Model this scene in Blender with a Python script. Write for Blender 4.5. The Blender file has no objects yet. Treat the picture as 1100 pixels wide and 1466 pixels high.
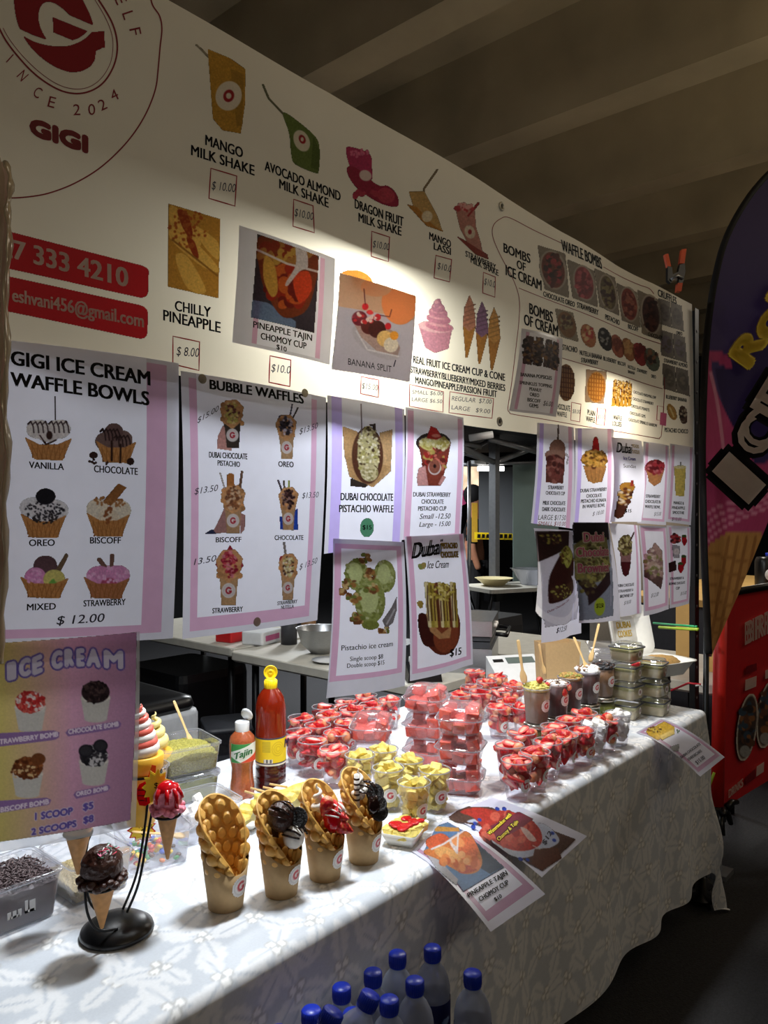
import bpy, math, random
import numpy as np
from mathutils import Vector, Matrix

# ------------------------------------------------------------ camera, world, lights, exposure
CS, SN, F, CZ = 0.7536, 0.6574, 1100.0, 1.48
SC = bpy.context.scene
cam_d = bpy.data.cameras.new('camera')
cam_d.sensor_fit = 'HORIZONTAL'; cam_d.sensor_width = 36.0; cam_d.lens = 36.0
cam_d.clip_start = 0.02; cam_d.clip_end = 100
CAM = bpy.data.objects.new('camera', cam_d)
SC.collection.objects.link(CAM)
CAM.location = (0, 0, CZ); CAM.rotation_euler = (math.pi / 2, 0, -math.asin(CS))
SC.camera = CAM
SC.view_settings.view_transform = 'Standard'; SC.view_settings.look = 'None'
SC.view_settings.gamma = 1.0; SC.view_settings.use_curve_mapping = False
SC.view_settings.exposure = 0.0
wd = bpy.data.worlds.new('night'); SC.world = wd; wd.use_nodes = True
wd.node_tree.nodes['Background'].inputs[0].default_value = (0.75, 0.70, 0.66, 1)
wd.node_tree.nodes['Background'].inputs[1].default_value = 0.03
SC.cycles.max_bounces = 10; SC.cycles.transparent_max_bounces = 32
SC.cycles.transmission_bounces = 8; SC.cycles.diffuse_bounces = 4
SC.cycles.use_denoising = True

def area(name, loc, target, sx, sy, power, col, spread=180):
    d = bpy.data.lights.new(name, 'AREA'); d.shape = 'RECTANGLE'; d.size = sx; d.size_y = sy
    d.energy = power; d.color = col; d.spread = math.radians(spread)
    o = bpy.data.objects.new(name, d); SC.collection.objects.link(o); o.location = loc
    o.rotation_euler = (Vector(target) - Vector(loc)).to_track_quat('-Z', 'Y').to_euler()
    return o
# the stall's own LED floods, hung behind the banner and facing down
area('stall_flood_lamp', (1.20, 1.27, 2.03), (1.20, 1.27, 0), 0.20, 0.10, 21, (0.90, 0.96, 1.0))
area('stall_flood_lamp', (2.36, 1.25, 1.93), (2.36, 1.25, 0), 0.18, 0.10, 11, (1.0, 0.97, 0.90))
area('stall_batten_lamp', (1.7, 2.6, 2.75), (1.7, 2.4, 0), 1.2, 0.08, 18, (0.93, 0.97, 1.0))
# warm fittings of the car park, along the walkway behind the viewer and over the right hand stalls
area('walkway_lamp', (0.6, -2.6, 3.3), (1.6, 1.2, 1.9), 2.4, 0.3, 12, (1.0, 0.86, 0.68))
area('walkway_lamp', (6.2, -0.8, 3.3), (4.6, 1.0, 1.0), 1.8, 0.2, 13, (1.0, 0.90, 0.76))
area('far_stall_lamp', (5.6, 5.2, 2.9), (5.0, 5.6, 0.8), 1.2, 0.3, 40, (0.95, 0.97, 1.0))
area('ceiling_bounce_fill', (3.0, -1.4, 2.35), (3.0, -1.3, 3.8), 3.0, 1.2, 62, (1.0, 0.88, 0.62))  # added upward fill to lighten slab and beams; no real fitting
area('neighbour_stall_lamp', (5.3, 1.75, 2.75), (5.3, 1.7, 0), 1.2, 0.2, 30, (1.0, 0.93, 0.82))  # unseen lamp of the lit stall, added to light the flag from behind
area('marquee_lamp', (5.1, 4.6, 2.15), (5.1, 4.5, 0), 0.8, 0.2, 95, (0.92, 0.97, 1.0))

# ------------------------------------------------------------ pixel <-> place
def ray(u, v):
    r = (np.asarray(u, float) - 550) / F; k = (733 - np.asarray(v, float)) / F
    return CS + r * SN, SN - r * CS, k
def PY(u, v, Y=1.07):
    dx, dy, k = ray(u, v); t = Y / dy
    return np.stack([dx * t, dy * t, CZ + k * t], -1)
def PZ(u, v, z=0.75):
    dx, dy, k = ray(u, v); t = (z - CZ) / k
    return np.stack([dx * t, dy * t, CZ + k * t], -1)
def PD(u, v, d):
    dx, dy, k = ray(u, v)
    return np.stack([dx * d, dy * d, CZ + k * d], -1)
def PX(p):
    p = np.asarray(p, float); X, Y, Z = p[..., 0], p[..., 1], p[..., 2]
    d = X * CS + Y * SN; r = X * SN - Y * CS
    return 550 + F * r / d, 733 - F * (Z - CZ) / d

# ------------------------------------------------------------ object helpers
RN = random.Random(11)
NR = np.random.RandomState(5)
COL = SC.collection
def setp(o, label=None, cat=None, group=None, kind=None):
    if label: o['label'] = label
    if cat: o['category'] = cat
    if group: o['group'] = group
    if kind: o['kind'] = kind
    return o
def thing(name, label, cat, loc=(0, 0, 0), rz=0.0, group=None):
    o = bpy.data.objects.new(name, None); COL.objects.link(o)
    o.empty_display_size = 0.05
    o.location = [float(q) for q in loc]; o.rotation_euler = (0, 0, rz)
    return setp(o, label, cat, group)
def copytree(o, loc=None, rz=None, label=None, group=None, parent=None):
    c = o.copy(); COL.objects.link(c)
    if parent: c.parent = parent
    if loc is not None: c.location = [float(q) for q in loc]
    if rz is not None: c.rotation_euler = (0, 0, rz)
    if label: c['label'] = label
    if group: c['group'] = group
    for ch in list(o.children): copytree(ch, parent=c)
    return c

class MB:
    def __init__(s): s.v = []; s.f = []; s.m = []; s.sm = []
    def add(s, vs, fs, mi=0, smooth=True):
        n = len(s.v); s.v += [tuple(float(q) for q in p) for p in vs]
        for f in fs: s.f.append([n + i for i in f]); s.m.append(mi); s.sm.append(smooth)
    def box(s, x0, x1, y0, y1, z0, z1, mi=0, M=None):
        vs = [Vector((x, y, z)) for z in (z0, z1) for y in (y0, y1) for x in (x0, x1)]
        if M is not None: vs = [M @ p for p in vs]
        s.add(vs, [(0, 2, 3, 1), (4, 5, 7, 6), (0, 1, 5, 4), (1, 3, 7, 5), (3, 2, 6, 7), (2, 0, 4, 6)], mi, False)
    def lathe(s, prof, n=24, c=(0, 0, 0), mi=0, M=None, cap0=False, cap1=False):
        vs = []
        for r, z in prof:
            for i in range(n):
                a = 2 * math.pi * i / n
                p = Vector((r * math.cos(a), r * math.sin(a), z))
                if M is not None: p = M @ p
                vs.append(p + Vector(c))
        fs = []
        for j in range(len(prof) - 1):
            for i in range(n):
                k = (i + 1) % n
                fs.append((j * n + i, j * n + k, (j + 1) * n + k, (j + 1) * n + i))
        if cap0: fs.append(tuple(reversed(range(n))))
        if cap1: fs.append(tuple(range((len(prof) - 1) * n, len(prof) * n)))
        s.add(vs, fs, mi)
    def rings(s, rs, mi=0, cap0=False, cap1=False, smooth=True):
        n = len(rs[0]); vs = [p for r in rs for p in r]; fs = []
        for j in range(len(rs) - 1):
            for i in range(n):
                k = (i + 1) % n
                fs.append((j * n + i, j * n + k, (j + 1) * n + k, (j + 1) * n + i))
        if cap0: fs.append(tuple(reversed(range(n))))
        if cap1: fs.append(tuple(range((len(rs) - 1) * n, len(rs) * n)))
        s.add(vs, fs, mi, smooth)
    def tube(s, pts, r, n=8, mi=0, closed=False, cap=True, flat=1.0):
        P = [Vector([float(q) for q in p]) for p in pts]; N = len(P); rs = []
        up = Vector((0, 0, 1)); prev = None
        for i in range(N):
            if closed: t = P[(i + 1) % N] - P[i - 1]
            else: t = P[min(i + 1, N - 1)] - P[max(i - 1, 0)]
            t.normalize()
            if prev is None:
                a = t.cross(up if abs(t.z) < 0.95 else Vector((1, 0, 0))); a.normalize()
            else:
                a = prev - t * prev.dot(t); a.normalize()
            prev = a; b = t.cross(a)
            rr = r[i] if isinstance(r, (list, tuple)) else r
            rs.append([P[i] + a * rr * math.cos(2 * math.pi * k / n) + b * rr * flat * math.sin(2 * math.pi * k / n) for k in range(n)])
        if closed: rs.append(rs[0])
        s.rings(rs, mi, cap and not closed, cap and not closed)
    def ell(s, c, r, nu=14, nv=9, mi=0, M=None, fn=None):
        if not isinstance(r, (tuple, list)): r = (r, r, r)
        rs = []
        for j in range(nv + 1):
            ph = -math.pi / 2 + math.pi * j / nv
            ring = []
            for i in range(nu):
                a = 2 * math.pi * i / nu
                d = Vector((math.cos(ph) * math.cos(a), math.cos(ph) * math.sin(a), math.sin(ph)))
                q = 1.0 if fn is None else fn(d)
                p = Vector((d.x * r[0] * q, d.y * r[1] * q, d.z * r[2] * q))
                if M is not None: p = M @ p
                ring.append(p + Vector([float(x) for x in c]))
            rs.append(ring)
        s.rings(rs, mi)
    def grid(s, P, mi=0, smooth=True, mask=None):
        ny, nx = P.shape[:2]
        fs = [(j * nx + i, j * nx + i + 1, (j + 1) * nx + i + 1, (j + 1) * nx + i) for j in range(ny - 1) for i in range(nx - 1)
              if mask is None or mask[j, i]]
        s.add(P.reshape(-1, 3), fs, mi, smooth)
    def build(s, name, mats, parent=None, label=None, col=None):
        me = bpy.data.meshes.new(name)
        me.from_pydata(s.v, [], s.f)
        for m in (mats if isinstance(mats, (list, tuple)) else [mats]): me.materials.append(m)
        me.polygons.foreach_set('material_index', s.m); me.polygons.foreach_set('use_smooth', s.sm)
        if col is not None:
            at = me.color_attributes.new('Col', 'FLOAT_COLOR', 'POINT')
            at.data.foreach_set('color', np.hstack([np.asarray(col, np.float32), np.ones((len(s.v), 1), np.float32)]).ravel())
        me.update()
        o = bpy.data.objects.new(name, me); COL.objects.link(o)
        if parent: o.parent = parent
        if label: o['label'] = label
        return o
def lin(c):
    c = np.asarray(c, float) / 255.0
    return np.where(c <= 0.04045, c / 12.92, ((c + 0.055) / 1.055) ** 2.4)
def rrect(w, d, r, z, n=5, cx=0, cy=0):
    out = []
    for qx, qy, a0 in ((1, 1, 0), (-1, 1, 90), (-1, -1, 180), (1, -1, 270)):
        for k in range(n):
            a = math.radians(a0 + 90 * k / (n - 1))
            out.append(Vector((cx + qx * (w / 2 - r) + r * math.cos(a), cy + qy * (d / 2 - r) + r * math.sin(a), z)))
    return out
def RZ(a): return Matrix.Rotation(a, 4, 'Z')
def RX(a): return Matrix.Rotation(a, 4, 'X')
def RYm(a): return Matrix.Rotation(a, 4, 'Y')
def rand_rot(): return Matrix.Rotation(RN.uniform(0, 6.28), 4, 'Z') @ Matrix.Rotation(RN.uniform(0, 6.28), 4, 'X')

# ------------------------------------------------------------ materials
def mat(name, col, rough=0.5, metal=0.0, var=0.08, scale=40.0, bump=0.0, bscale=80.0, transl=0.0, spec=0.5, coat=0.0, vcol=False, emit=0.0, stretch=None):
    m = bpy.data.materials.new(name); m.use_nodes = True; nt = m.node_tree; N = nt.nodes; L = nt.links
    b = N['Principled BSDF']; out = N['Material Output']
    b.inputs['Roughness'].default_value = rough; b.inputs['Metallic'].default_value = metal
    b.inputs['Specular IOR Level'].default_value = spec; b.inputs['Coat Weight'].default_value = coat
    tc = N.new('ShaderNodeTexCoord'); nz = N.new('ShaderNodeTexNoise')
    nz.inputs['Scale'].default_value = scale; nz.inputs['Detail'].default_value = 4
    if stretch:
        mp = N.new('ShaderNodeMapping'); mp.inputs['Scale'].default_value = stretch
        L.new(tc.outputs['Object'], mp.inputs[0]); L.new(mp.outputs[0], nz.inputs['Vector'])
    else: L.new(tc.outputs['Object'], nz.inputs['Vector'])
    hs = N.new('ShaderNodeMix'); hs.data_type = 'RGBA'; hs.blend_type = 'MULTIPLY'; hs.inputs[0].default_value = 1.0
    mr = N.new('ShaderNodeMapRange'); mr.inputs[1].default_value = 0.25; mr.inputs[2].default_value = 0.75
    mr.inputs[3].default_value = 1 - var; mr.inputs[4].default_value = 1 + var
    L.new(nz.outputs[0], mr.inputs[0]); L.new(mr.outputs[0], hs.inputs[7])
    if vcol:
        at = N.new('ShaderNodeVertexColor'); at.layer_name = 'Col'; L.new(at.outputs[0], hs.inputs[6])
    else: hs.inputs[6].default_value = (*lin(col), 1)
    c = hs.outputs[2]; L.new(c, b.inputs['Base Color'])
    if bump:
        bn = N.new('ShaderNodeTexNoise'); bn.inputs['Scale'].default_value = bscale; bn.inputs['Detail'].default_value = 5
        L.new(tc.outputs['Object'], bn.inputs['Vector'])
        bp = N.new('ShaderNodeBump'); bp.inputs['Strength'].default_value = bump; bp.inputs['Distance'].default_value = 0.01
        L.new(bn.outputs[0], bp.inputs['Height']); L.new(bp.outputs[0], b.inputs['Normal'])
    if emit:
        L.new(c, b.inputs['Emission Color']); b.inputs['Emission Strength'].default_value = emit
    if transl:
        t = N.new('ShaderNodeBsdfTranslucent'); L.new(c, t.inputs[0])
        mx = N.new('ShaderNodeMixShader'); mx.inputs[0].default_value = transl
        L.new(b.outputs[0], mx.inputs[1]); L.new(t.outputs[0], mx.inputs[2]); L.new(mx.outputs[0], out.inputs[0])
    return m
def clear(name, tint=(250, 250, 255), body=0.06, gloss=0.10, edge=0.35, bcol=(235, 238, 245), rough=0.06):
    m = bpy.data.materials.new(name); m.use_nodes = True; nt = m.node_tree; N = nt.nodes; L = nt.links
    N.remove(N['Principled BSDF']); out = N['Material Output']
    tr = N.new('ShaderNodeBsdfTransparent'); tr.inputs[0].default_value = (*lin(tint), 1)
    df = N.new('ShaderNodeBsdfDiffuse'); df.inputs[0].default_value = (*lin(bcol), 1)
    tl = N.new('ShaderNodeBsdfTranslucent'); tl.inputs[0].default_value = (*lin(bcol), 1)
    gl = N.new('ShaderNodeBsdfGlossy'); gl.inputs['Roughness'].default_value = rough
    dm = N.new('ShaderNodeMixShader'); dm.inputs[0].default_value = 0.5; L.new(df.outputs[0], dm.inputs[1]); L.new(tl.outputs[0], dm.inputs[2])
    lw = N.new('ShaderNodeLayerWeight'); lw.inputs[0].default_value = 0.25
    m1 = N.new('ShaderNodeMixShader'); m2 = N.new('ShaderNodeMixShader')
    a = N.new('ShaderNodeMath'); a.operation = 'MULTIPLY_ADD'; a.inputs[1].default_value = edge * 0.5; a.inputs[2].default_value = body
    L.new(lw.outputs['Facing'], a.inputs[0]); L.new(a.outputs[0], m1.inputs[0])
    g = N.new('ShaderNodeMath'); g.operation = 'MULTIPLY_ADD'; g.inputs[1].default_value = edge; g.inputs[2].default_value = gloss * 0.4
    L.new(lw.outputs['Fresnel'], g.inputs[0]); L.new(g.outputs[0], m2.inputs[0])
    L.new(tr.outputs[0], m1.inputs[1]); L.new(dm.outputs[0], m1.inputs[2])
    L.new(m1.outputs[0], m2.inputs[1]); L.new(gl.outputs[0], m2.inputs[2]); L.new(m2.outputs[0], out.inputs[0])
    return m
M = {}
M['vcol'] = mat('painted_surface', (255, 255, 255), 0.55, vcol=True, var=0.04)
M['print'] = mat('printed_picture', (255, 255, 255), 0.45, vcol=True, var=0.03, scale=300, transl=0.62)
M['food'] = mat('food_surface', (255, 255, 255), 0.32, vcol=True, var=0.10, scale=150, bump=0.25, bscale=220)
M['cloth'] = mat('damask_cloth', (255, 255, 255), 0.62, vcol=True, var=0.04, scale=200, bump=0.15, bscale=14)
M['paper'] = mat('white_paper', (228, 228, 242), 0.35, transl=0.38, var=0.02)
M['lam'] = mat('laminate_margin', (208, 207, 220), 0.22, transl=0.38, var=0.03)
M['mauve'] = mat('mauve_print', (198, 158, 186), 0.35, transl=0.42, var=0.04)
M['lilac'] = mat('lilac_print', (180, 164, 222), 0.35, transl=0.42, var=0.04)
M['banner'] = mat('banner_vinyl', (224, 212, 186), 0.5, transl=0.34, var=0.04, scale=5, bump=0.05, bscale=30)
M['ink'] = mat('black_ink', (16, 14, 18), 0.6, var=0.1, spec=0.12)
M['pen'] = mat('marker_ink', (38, 36, 60), 0.5, var=0.15)
M['red'] = mat('red_print', (165, 28, 38), 0.45, transl=0.35, var=0.05)
M['maroon'] = mat('maroon_print', (140, 22, 36), 0.45, transl=0.35, var=0.05)
M['pale'] = mat('pale_print', (238, 228, 220), 0.45, transl=0.45, var=0.03)
M['violet'] = mat('violet_print', (98, 84, 168), 0.45, transl=0.4, var=0.05)
M['yellowprint'] = mat('yellow_print', (250, 225, 60), 0.45, transl=0.2, var=0.05)
M['pinkprint'] = mat('pink_print', (226, 120, 170), 0.45, transl=0.3, var=0.05)
M['gold'] = mat('gold_print', (150, 120, 30), 0.45, transl=0.2, var=0.1)
M['concrete'] = mat('concrete', (146, 132, 106), 0.9, var=0.3, scale=1.6, bump=0.5, bscale=9)
M['asphalt'] = mat('asphalt', (40, 40, 43), 0.85, var=0.45, scale=90, bump=0.8, bscale=160)
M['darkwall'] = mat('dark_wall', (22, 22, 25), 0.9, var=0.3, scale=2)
M['black'] = mat('black_plastic', (14, 14, 16), 0.32, var=0.2)
M['blackm'] = mat('black_metal', (20, 20, 23), 0.4, metal=0.4, var=0.2)
M['blackcloth'] = mat('black_fabric', (13, 12, 15), 0.8, var=0.2)
M['steel'] = mat('brushed_steel', (170, 172, 175), 0.32, metal=0.9, var=0.12, scale=60, stretch=(1, 1, 14))
M['alu'] = mat('aluminium_tube', (150, 152, 156), 0.4, metal=0.7, var=0.1)
M['whitep'] = mat('white_plastic', (226, 228, 230), 0.4, var=0.04)
M['greyp'] = mat('grey_plastic', (118, 121, 126), 0.45, var=0.1)
M['dgreyp'] = mat('dark_grey_plastic', (58, 60, 66), 0.5, var=0.15)
M['foam'] = mat('white_foam', (240, 240, 234), 0.6, var=0.03, bump=0.1)
M['kraft'] = mat('kraft_card', (196, 164, 118), 0.7, var=0.06, scale=120)
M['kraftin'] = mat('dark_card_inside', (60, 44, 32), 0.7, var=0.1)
M['board'] = mat('cardboard', (200, 162, 96), 0.75, var=0.08, scale=12)
M['waffle'] = mat('bubble_waffle', (218, 166, 82), 0.45, var=0.18, scale=60, bump=0.12, bscale=150)
M['cone'] = mat('wafer_cone', (205, 150, 92), 0.6, var=0.15, scale=90)
M['wood'] = mat('birch_wood', (226, 190, 130), 0.6, var=0.1, scale=60, stretch=(1, 1, 0.1))
M['choc'] = mat('chocolate', (62, 34, 26), 0.28, var=0.2, bump=0.5, bscale=120)
M['darkchoc'] = mat('chocolate_syrup', (36, 18, 14), 0.15, var=0.1)
M['cookie'] = mat('black_cookie', (30, 28, 30), 0.6, var=0.25, bump=0.6, bscale=250)
M['cream'] = mat('white_cream', (246, 240, 232), 0.4, var=0.03)
M['pinkice'] = mat('pink_ice_cream', (240, 140, 160), 0.45, var=0.12, bump=0.4, bscale=120)
M['redsauce'] = mat('red_sauce', (200, 14, 24), 0.12, var=0.1)
M['coral'] = mat('coral_swirl', (244, 112, 96), 0.35, var=0.1)
M['coralcream'] = mat('coral_cream_swirl', (255, 255, 255), 0.35, vcol=True, var=0.03)
M['yswirl'] = mat('yellow_swirl', (244, 226, 150), 0.35, var=0.05)
M['ycone'] = mat('yellow_cone', (232, 178, 44), 0.5, var=0.1)
M['pine'] = mat('pineapple_flesh', (250, 230, 126), 0.3, var=0.16, scale=70, bump=0.35, bscale=160, transl=0.15)
M['melon'] = mat('watermelon_flesh', (244, 112, 98), 0.25, var=0.16, scale=70, bump=0.3, bscale=150, transl=0.15)
M['mellow'] = mat('marshmallow', (250, 248, 246), 0.7, var=0.02)
M['pistacrumb'] = mat('pistachio_crumb', (198, 190, 92), 0.8, var=0.35, scale=260, bump=1.0, bscale=330)
M['bcrumb'] = mat('biscuit_crumb', (214, 168, 98), 0.8, var=0.3, scale=260, bump=1.0, bscale=330)
M['tancrumb'] = mat('tan_crumb', (196, 176, 128), 0.8, var=0.25, scale=220, bump=0.8, bscale=330)
M['sprinkle'] = mat('chocolate_sprinkle', (98, 82, 84), 0.5, var=0.25)
M['clear'] = clear('clear_plastic')
M['clearrim'] = clear('clear_plastic_rim', body=0.3, gloss=0.3, edge=0.7)
M['tub'] = clear('frosted_tub', body=0.22, gloss=0.15, edge=0.4)
M['clam'] = clear('clamshell_plastic', body=0.09, gloss=0.22, edge=0.55)
M['water'] = clear('water_bottle_plastic', tint=(222, 230, 246), body=0.38, gloss=0.35, edge=0.4, bcol=(222, 228, 244))
M['film'] = clear('clear_film_margin', body=0.45, gloss=0.12, edge=0.3, bcol=(214, 210, 205))
M['glass'] = clear('jar_glass', tint=(235, 240, 235), body=0.05, gloss=0.2, edge=0.6)
M['wrap'] = clear('plastic_wrap', tint=(255, 250, 235), body=0.55, gloss=0.3, edge=0.7, bcol=(232, 214, 180), rough=0.15)
M['bluecap'] = mat('blue_cap', (22, 52, 190), 0.35, var=0.06)
M['navy'] = mat('navy_label', (20, 28, 84), 0.35, var=0.08)
M['silver'] = mat('jar_lid_metal', (186, 182, 172), 0.22, metal=0.85, var=0.05)
M['olive'] = mat('green_spread', (138, 142, 52), 0.4, var=0.15)
M['mousse'] = mat('cream_mousse', (222, 208, 160), 0.5, var=0.06)
M['cakelayer'] = mat('pistachio_mousse', (176, 172, 96), 0.5, var=0.12)
M['brownie'] = mat('brown_mousse', (132, 98, 66), 0.45, var=0.16, scale=80)
M['dbrownie'] = mat('brownie_layers', (72, 34, 28), 0.45, var=0.35, scale=60)
M['chamoy'] = mat('chamoy_sauce', (150, 40, 16), 0.12, var=0.08, coat=0.5, transl=0.3)
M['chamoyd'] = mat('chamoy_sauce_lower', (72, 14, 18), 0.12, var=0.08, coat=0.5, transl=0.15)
M['tajin'] = mat('chilli_powder', (176, 92, 56), 0.2, var=0.2, scale=200, coat=0.5)
M['ycap'] = mat('yellow_cap', (250, 216, 24), 0.35, var=0.04)
M['redtube'] = mat('red_tube', (226, 36, 26), 0.5, var=0.05)
M['redsign'] = mat('red_sign_vinyl', (196, 24, 30), 0.5, var=0.06)
M['orange'] = mat('orange_rubber', (226, 84, 30), 0.5, var=0.08)
M['zipy'] = mat('yellow_green_tie', (176, 206, 60), 0.4)
M['zipg'] = mat('green_tie', (48, 170, 110), 0.4)
M['zipr'] = mat('red_tie', (214, 40, 60), 0.4)
M['tape'] = mat('clear_tape', (160, 150, 128), 0.3, transl=0.5, var=0.1)
M['grommet'] = mat('grommet_metal', (200, 196, 184), 0.3, metal=0.6)
M['tent'] = mat('grey_green_tent_wall', (104, 120, 116), 0.8, var=0.1, scale=4)
M['tentd'] = mat('dark_grey_tent_wall', (78, 80, 84), 0.8, var=0.1, scale=4)
M['canopy'] = mat('dark_canopy', (34, 36, 44), 0.8, var=0.15)
M['trestle'] = mat('trestle_top', (196, 192, 180), 0.5, var=0.08, scale=20)
M['yellowboard'] = mat('yellow_board', (206, 160, 44), 0.6)
M['skin'] = mat('skin', (176, 120, 92), 0.5)
M['tube_light'] = mat('lit_tube', (255, 250, 240), 0.5, emit=4.0)
M['shopglow'] = mat('glowing_stall_front', (255, 226, 190), 0.5, emit=0.9, var=0.5, scale=9)  # far stall front given its own warm glow
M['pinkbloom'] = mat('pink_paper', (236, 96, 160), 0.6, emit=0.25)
# ------------------------------------------------------------ printed surfaces
class Plane:                                    # a vertical sheet facing the walkway, gently bulged
    def __init__(s, Y, bulge=None): s.Y = Y; s.bulge = bulge
    def at(s, u, v, off=0.0):
        p = PY(u, v, s.Y - off)
        if s.bulge is not None: p[..., 1] -= s.bulge(p[..., 0], p[..., 2])
        return p
class Quad:                                     # smooth strip of rows of (left point, right point)
    def __init__(s, rows):
        s.L = np.array([r[0] for r in rows], float); s.R = np.array([r[1] for r in rows], float)
        d = np.linalg.norm(np.diff((s.L + s.R) / 2, axis=0), axis=1); s.b = np.concatenate([[0], np.cumsum(d)]); s.b /= s.b[-1]
    def S(s, a, b):
        a = np.asarray(a, float); b = np.asarray(b, float); bb = np.clip(b, 0, 1); x = b - bb
        out = []
        for i in range(3):
            l = np.interp(bb, s.b, s.L[:, i]); r = np.interp(bb, s.b, s.R[:, i])
            out.append(l + (r - l) * a)
        P = np.stack(out, -1)
        return P
    def at(s, u, v, off=0.0):
        u = np.asarray(u, float); v = np.asarray(v, float)
        a = np.full(u.shape, .5); b = np.full(u.shape, .5); e = 1e-3
        for _ in range(14):
            pu, pv = PX(s.S(a, b)); au, av = PX(s.S(a + e, b)); bu, bv = PX(s.S(a, np.where(b > .5, b - e, b + e)))
            sg = np.where(b > .5, -e, e)
            J11 = (au - pu) / e; J21 = (av - pv) / e; J12 = (bu - pu) / sg; J22 = (bv - pv) / sg
            D = J11 * J22 - J12 * J21; D = np.where(np.abs(D) < 1e-6, 1e-6, D)
            du = u - pu; dv = v - pv
            a = np.clip(a + np.clip((du * J22 - dv * J12) / D, -.3, .3), -.05, 1.05); b = np.clip(b + np.clip((J11 * dv - J21 * du) / D, -.3, .3), 0, 1)
        P = s.S(a, b)
        if off:
            eye = np.array([0, 0, CZ]); d = eye - P; d /= np.linalg.norm(d, axis=-1, keepdims=True)
            P = P + d * off * 2
        return P
K1 = (0, 0, 2.75); K2 = (230, 60, 2.245); K3 = (560, 230, 2.391); K4 = (0, 480, 2.2917); K5 = (440, 560, 3.235)
K6 = (720, 580, 3.4375); KB = (240, 500, 3.49); KI = (0, 880, 2.818); KL = (0, 0, 4.4); KW = (700, 330, 3.667)
KT = (580, 1040, 3.929); KC = (860, 880, 6.111); KF = (980, 240, 2.036); KS = (980, 700, 2.617); P1 = (0, 0, 1.0)
def kp(K, x, y): return K[0] + np.asarray(x, float) / K[2], K[1] + np.asarray(y, float) / K[2]

_G = {}
def glyph(s, bold):
    k = (s, bold)
    if k not in _G:
        c = bpy.data.curves.new('t', 'FONT'); c.body = s; c.size = 1.0; c.offset = bold; c.resolution_u = 3
        o = bpy.data.objects.new('t', c); me = bpy.data.meshes.new_from_object(o)
        _G[k] = ([(p.co.x, p.co.y) for p in me.vertices], [tuple(p.vertices) for p in me.polygons])
        bpy.data.objects.remove(o); bpy.data.curves.remove(c); bpy.data.meshes.remove(me)
    return _G[k]
def capH():
    v, f = glyph('H', 0.0); return max(p[1] for p in v)
def T(mb, sf, K, s, x0, y0, x1, y1, cap, mi=0, bold=0.022, shear=0.0, off=0.0008, updir=None):
    vs, fs = glyph(s, 0.0)
    if not vs: return
    H = capH(); a = min(p[0] for p in vs); w = max(p[0] for p in vs) - a or 1
    g = np.array(vs); ux, uy = updir if updir else (0, -1); sx = (x1 - x0) / w
    b = bold * cap * 1.5 / max(abs(x1 - x0) / w, 1e-6)         # heavier strokes: the glyph struck several times
    hits = [(0, 0)] if bold < .008 else [(-b, 0), (b, 0)] if bold < .02 else [(-b, -bold * .5), (b, -bold * .5), (-b, bold * .5), (b, bold * .5)] if bold < .06 else [(b * math.cos(q * .785), bold * 1.5 * math.sin(q * .785)) for q in range(8)] + [(0, 0)]
    for hx, hy in hits:
        tx = (g[:, 0] - a + hx) / w; ty = g[:, 1] / H + hy
        X = x0 + (x1 - x0) * tx + ty * cap * (ux + shear); Y = y0 + (y1 - y0) * tx + ty * cap * uy
        u, v = kp(K, X, Y)
        mb.add(sf.at(u, v, off), fs, mi, False)
def line(mb, sf, K, pts, w, mi=0, closed=False, off=0.0006):
    q_ = list(pts) + ([pts[0]] if closed else []); P = []
    for (ax, ay), (bx, by) in zip(q_[:-1], q_[1:]):
        k_ = max(1, int(math.hypot(bx - ax, by - ay) / (K[2] * 12))); P += [Vector((ax + (bx - ax) * i / k_, ay + (by - ay) * i / k_)) for i in range(k_)]
    if not closed: P.append(Vector(q_[-1]))
    n = len(P); Ls = []
    for i in range(n):
        a = P[i - 1] if (i or closed) else P[i]; b = P[(i + 1) % n] if (i < n - 1 or closed) else P[i]
        d = (b - a); d.normalize(); q = Vector((-d.y, d.x)) * w / 2
        Ls.append((P[i] + q, P[i] - q))
    vs = [p for pr in Ls for p in pr]
    X = np.array([p.x for p in vs]); Y = np.array([p.y for p in vs]); u, v = kp(K, X, Y)
    fs = [(2 * i, 2 * i + 1, 2 * ((i + 1) % n) + 1, 2 * ((i + 1) % n)) for i in range(n if closed else n - 1)]
    mb.add(sf.at(u, v, off), fs, mi, False)
def poly(mb, sf, K, pts, mi=0, off=0.0005):
    u, v = kp(K, np.array([p[0] for p in pts]), np.array([p[1] for p in pts]))
    mb.add(sf.at(u, v, off), [tuple(range(len(pts)))], mi, False)
def bez(*p, n=14):
    out = []
    for i in range(n + 1):
        t = i / n; q = [Vector(x) for x in p]
        while len(q) > 1: q = [q[j] * (1 - t) + q[j + 1] * t for j in range(len(q) - 1)]
        out.append((q[0].x, q[0].y))
    return out
def smooth(pts, n=6):
    P = [np.array(p, float) for p in pts]; out = []
    for i in range(len(P) - 1):
        p0 = P[max(i - 1, 0)]; p1 = P[i]; p2 = P[i + 1]; p3 = P[min(i + 2, len(P) - 1)]
        for k in range(n):
            t = k / n
            out.append(tuple(0.5 * (2 * p1 + (p2 - p0) * t + (2 * p0 - 5 * p1 + 4 * p2 - p3) * t * t + (3 * p1 - p0 - 3 * p2 + p3) * t ** 3)))
    out.append(tuple(P[-1])); return out

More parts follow.
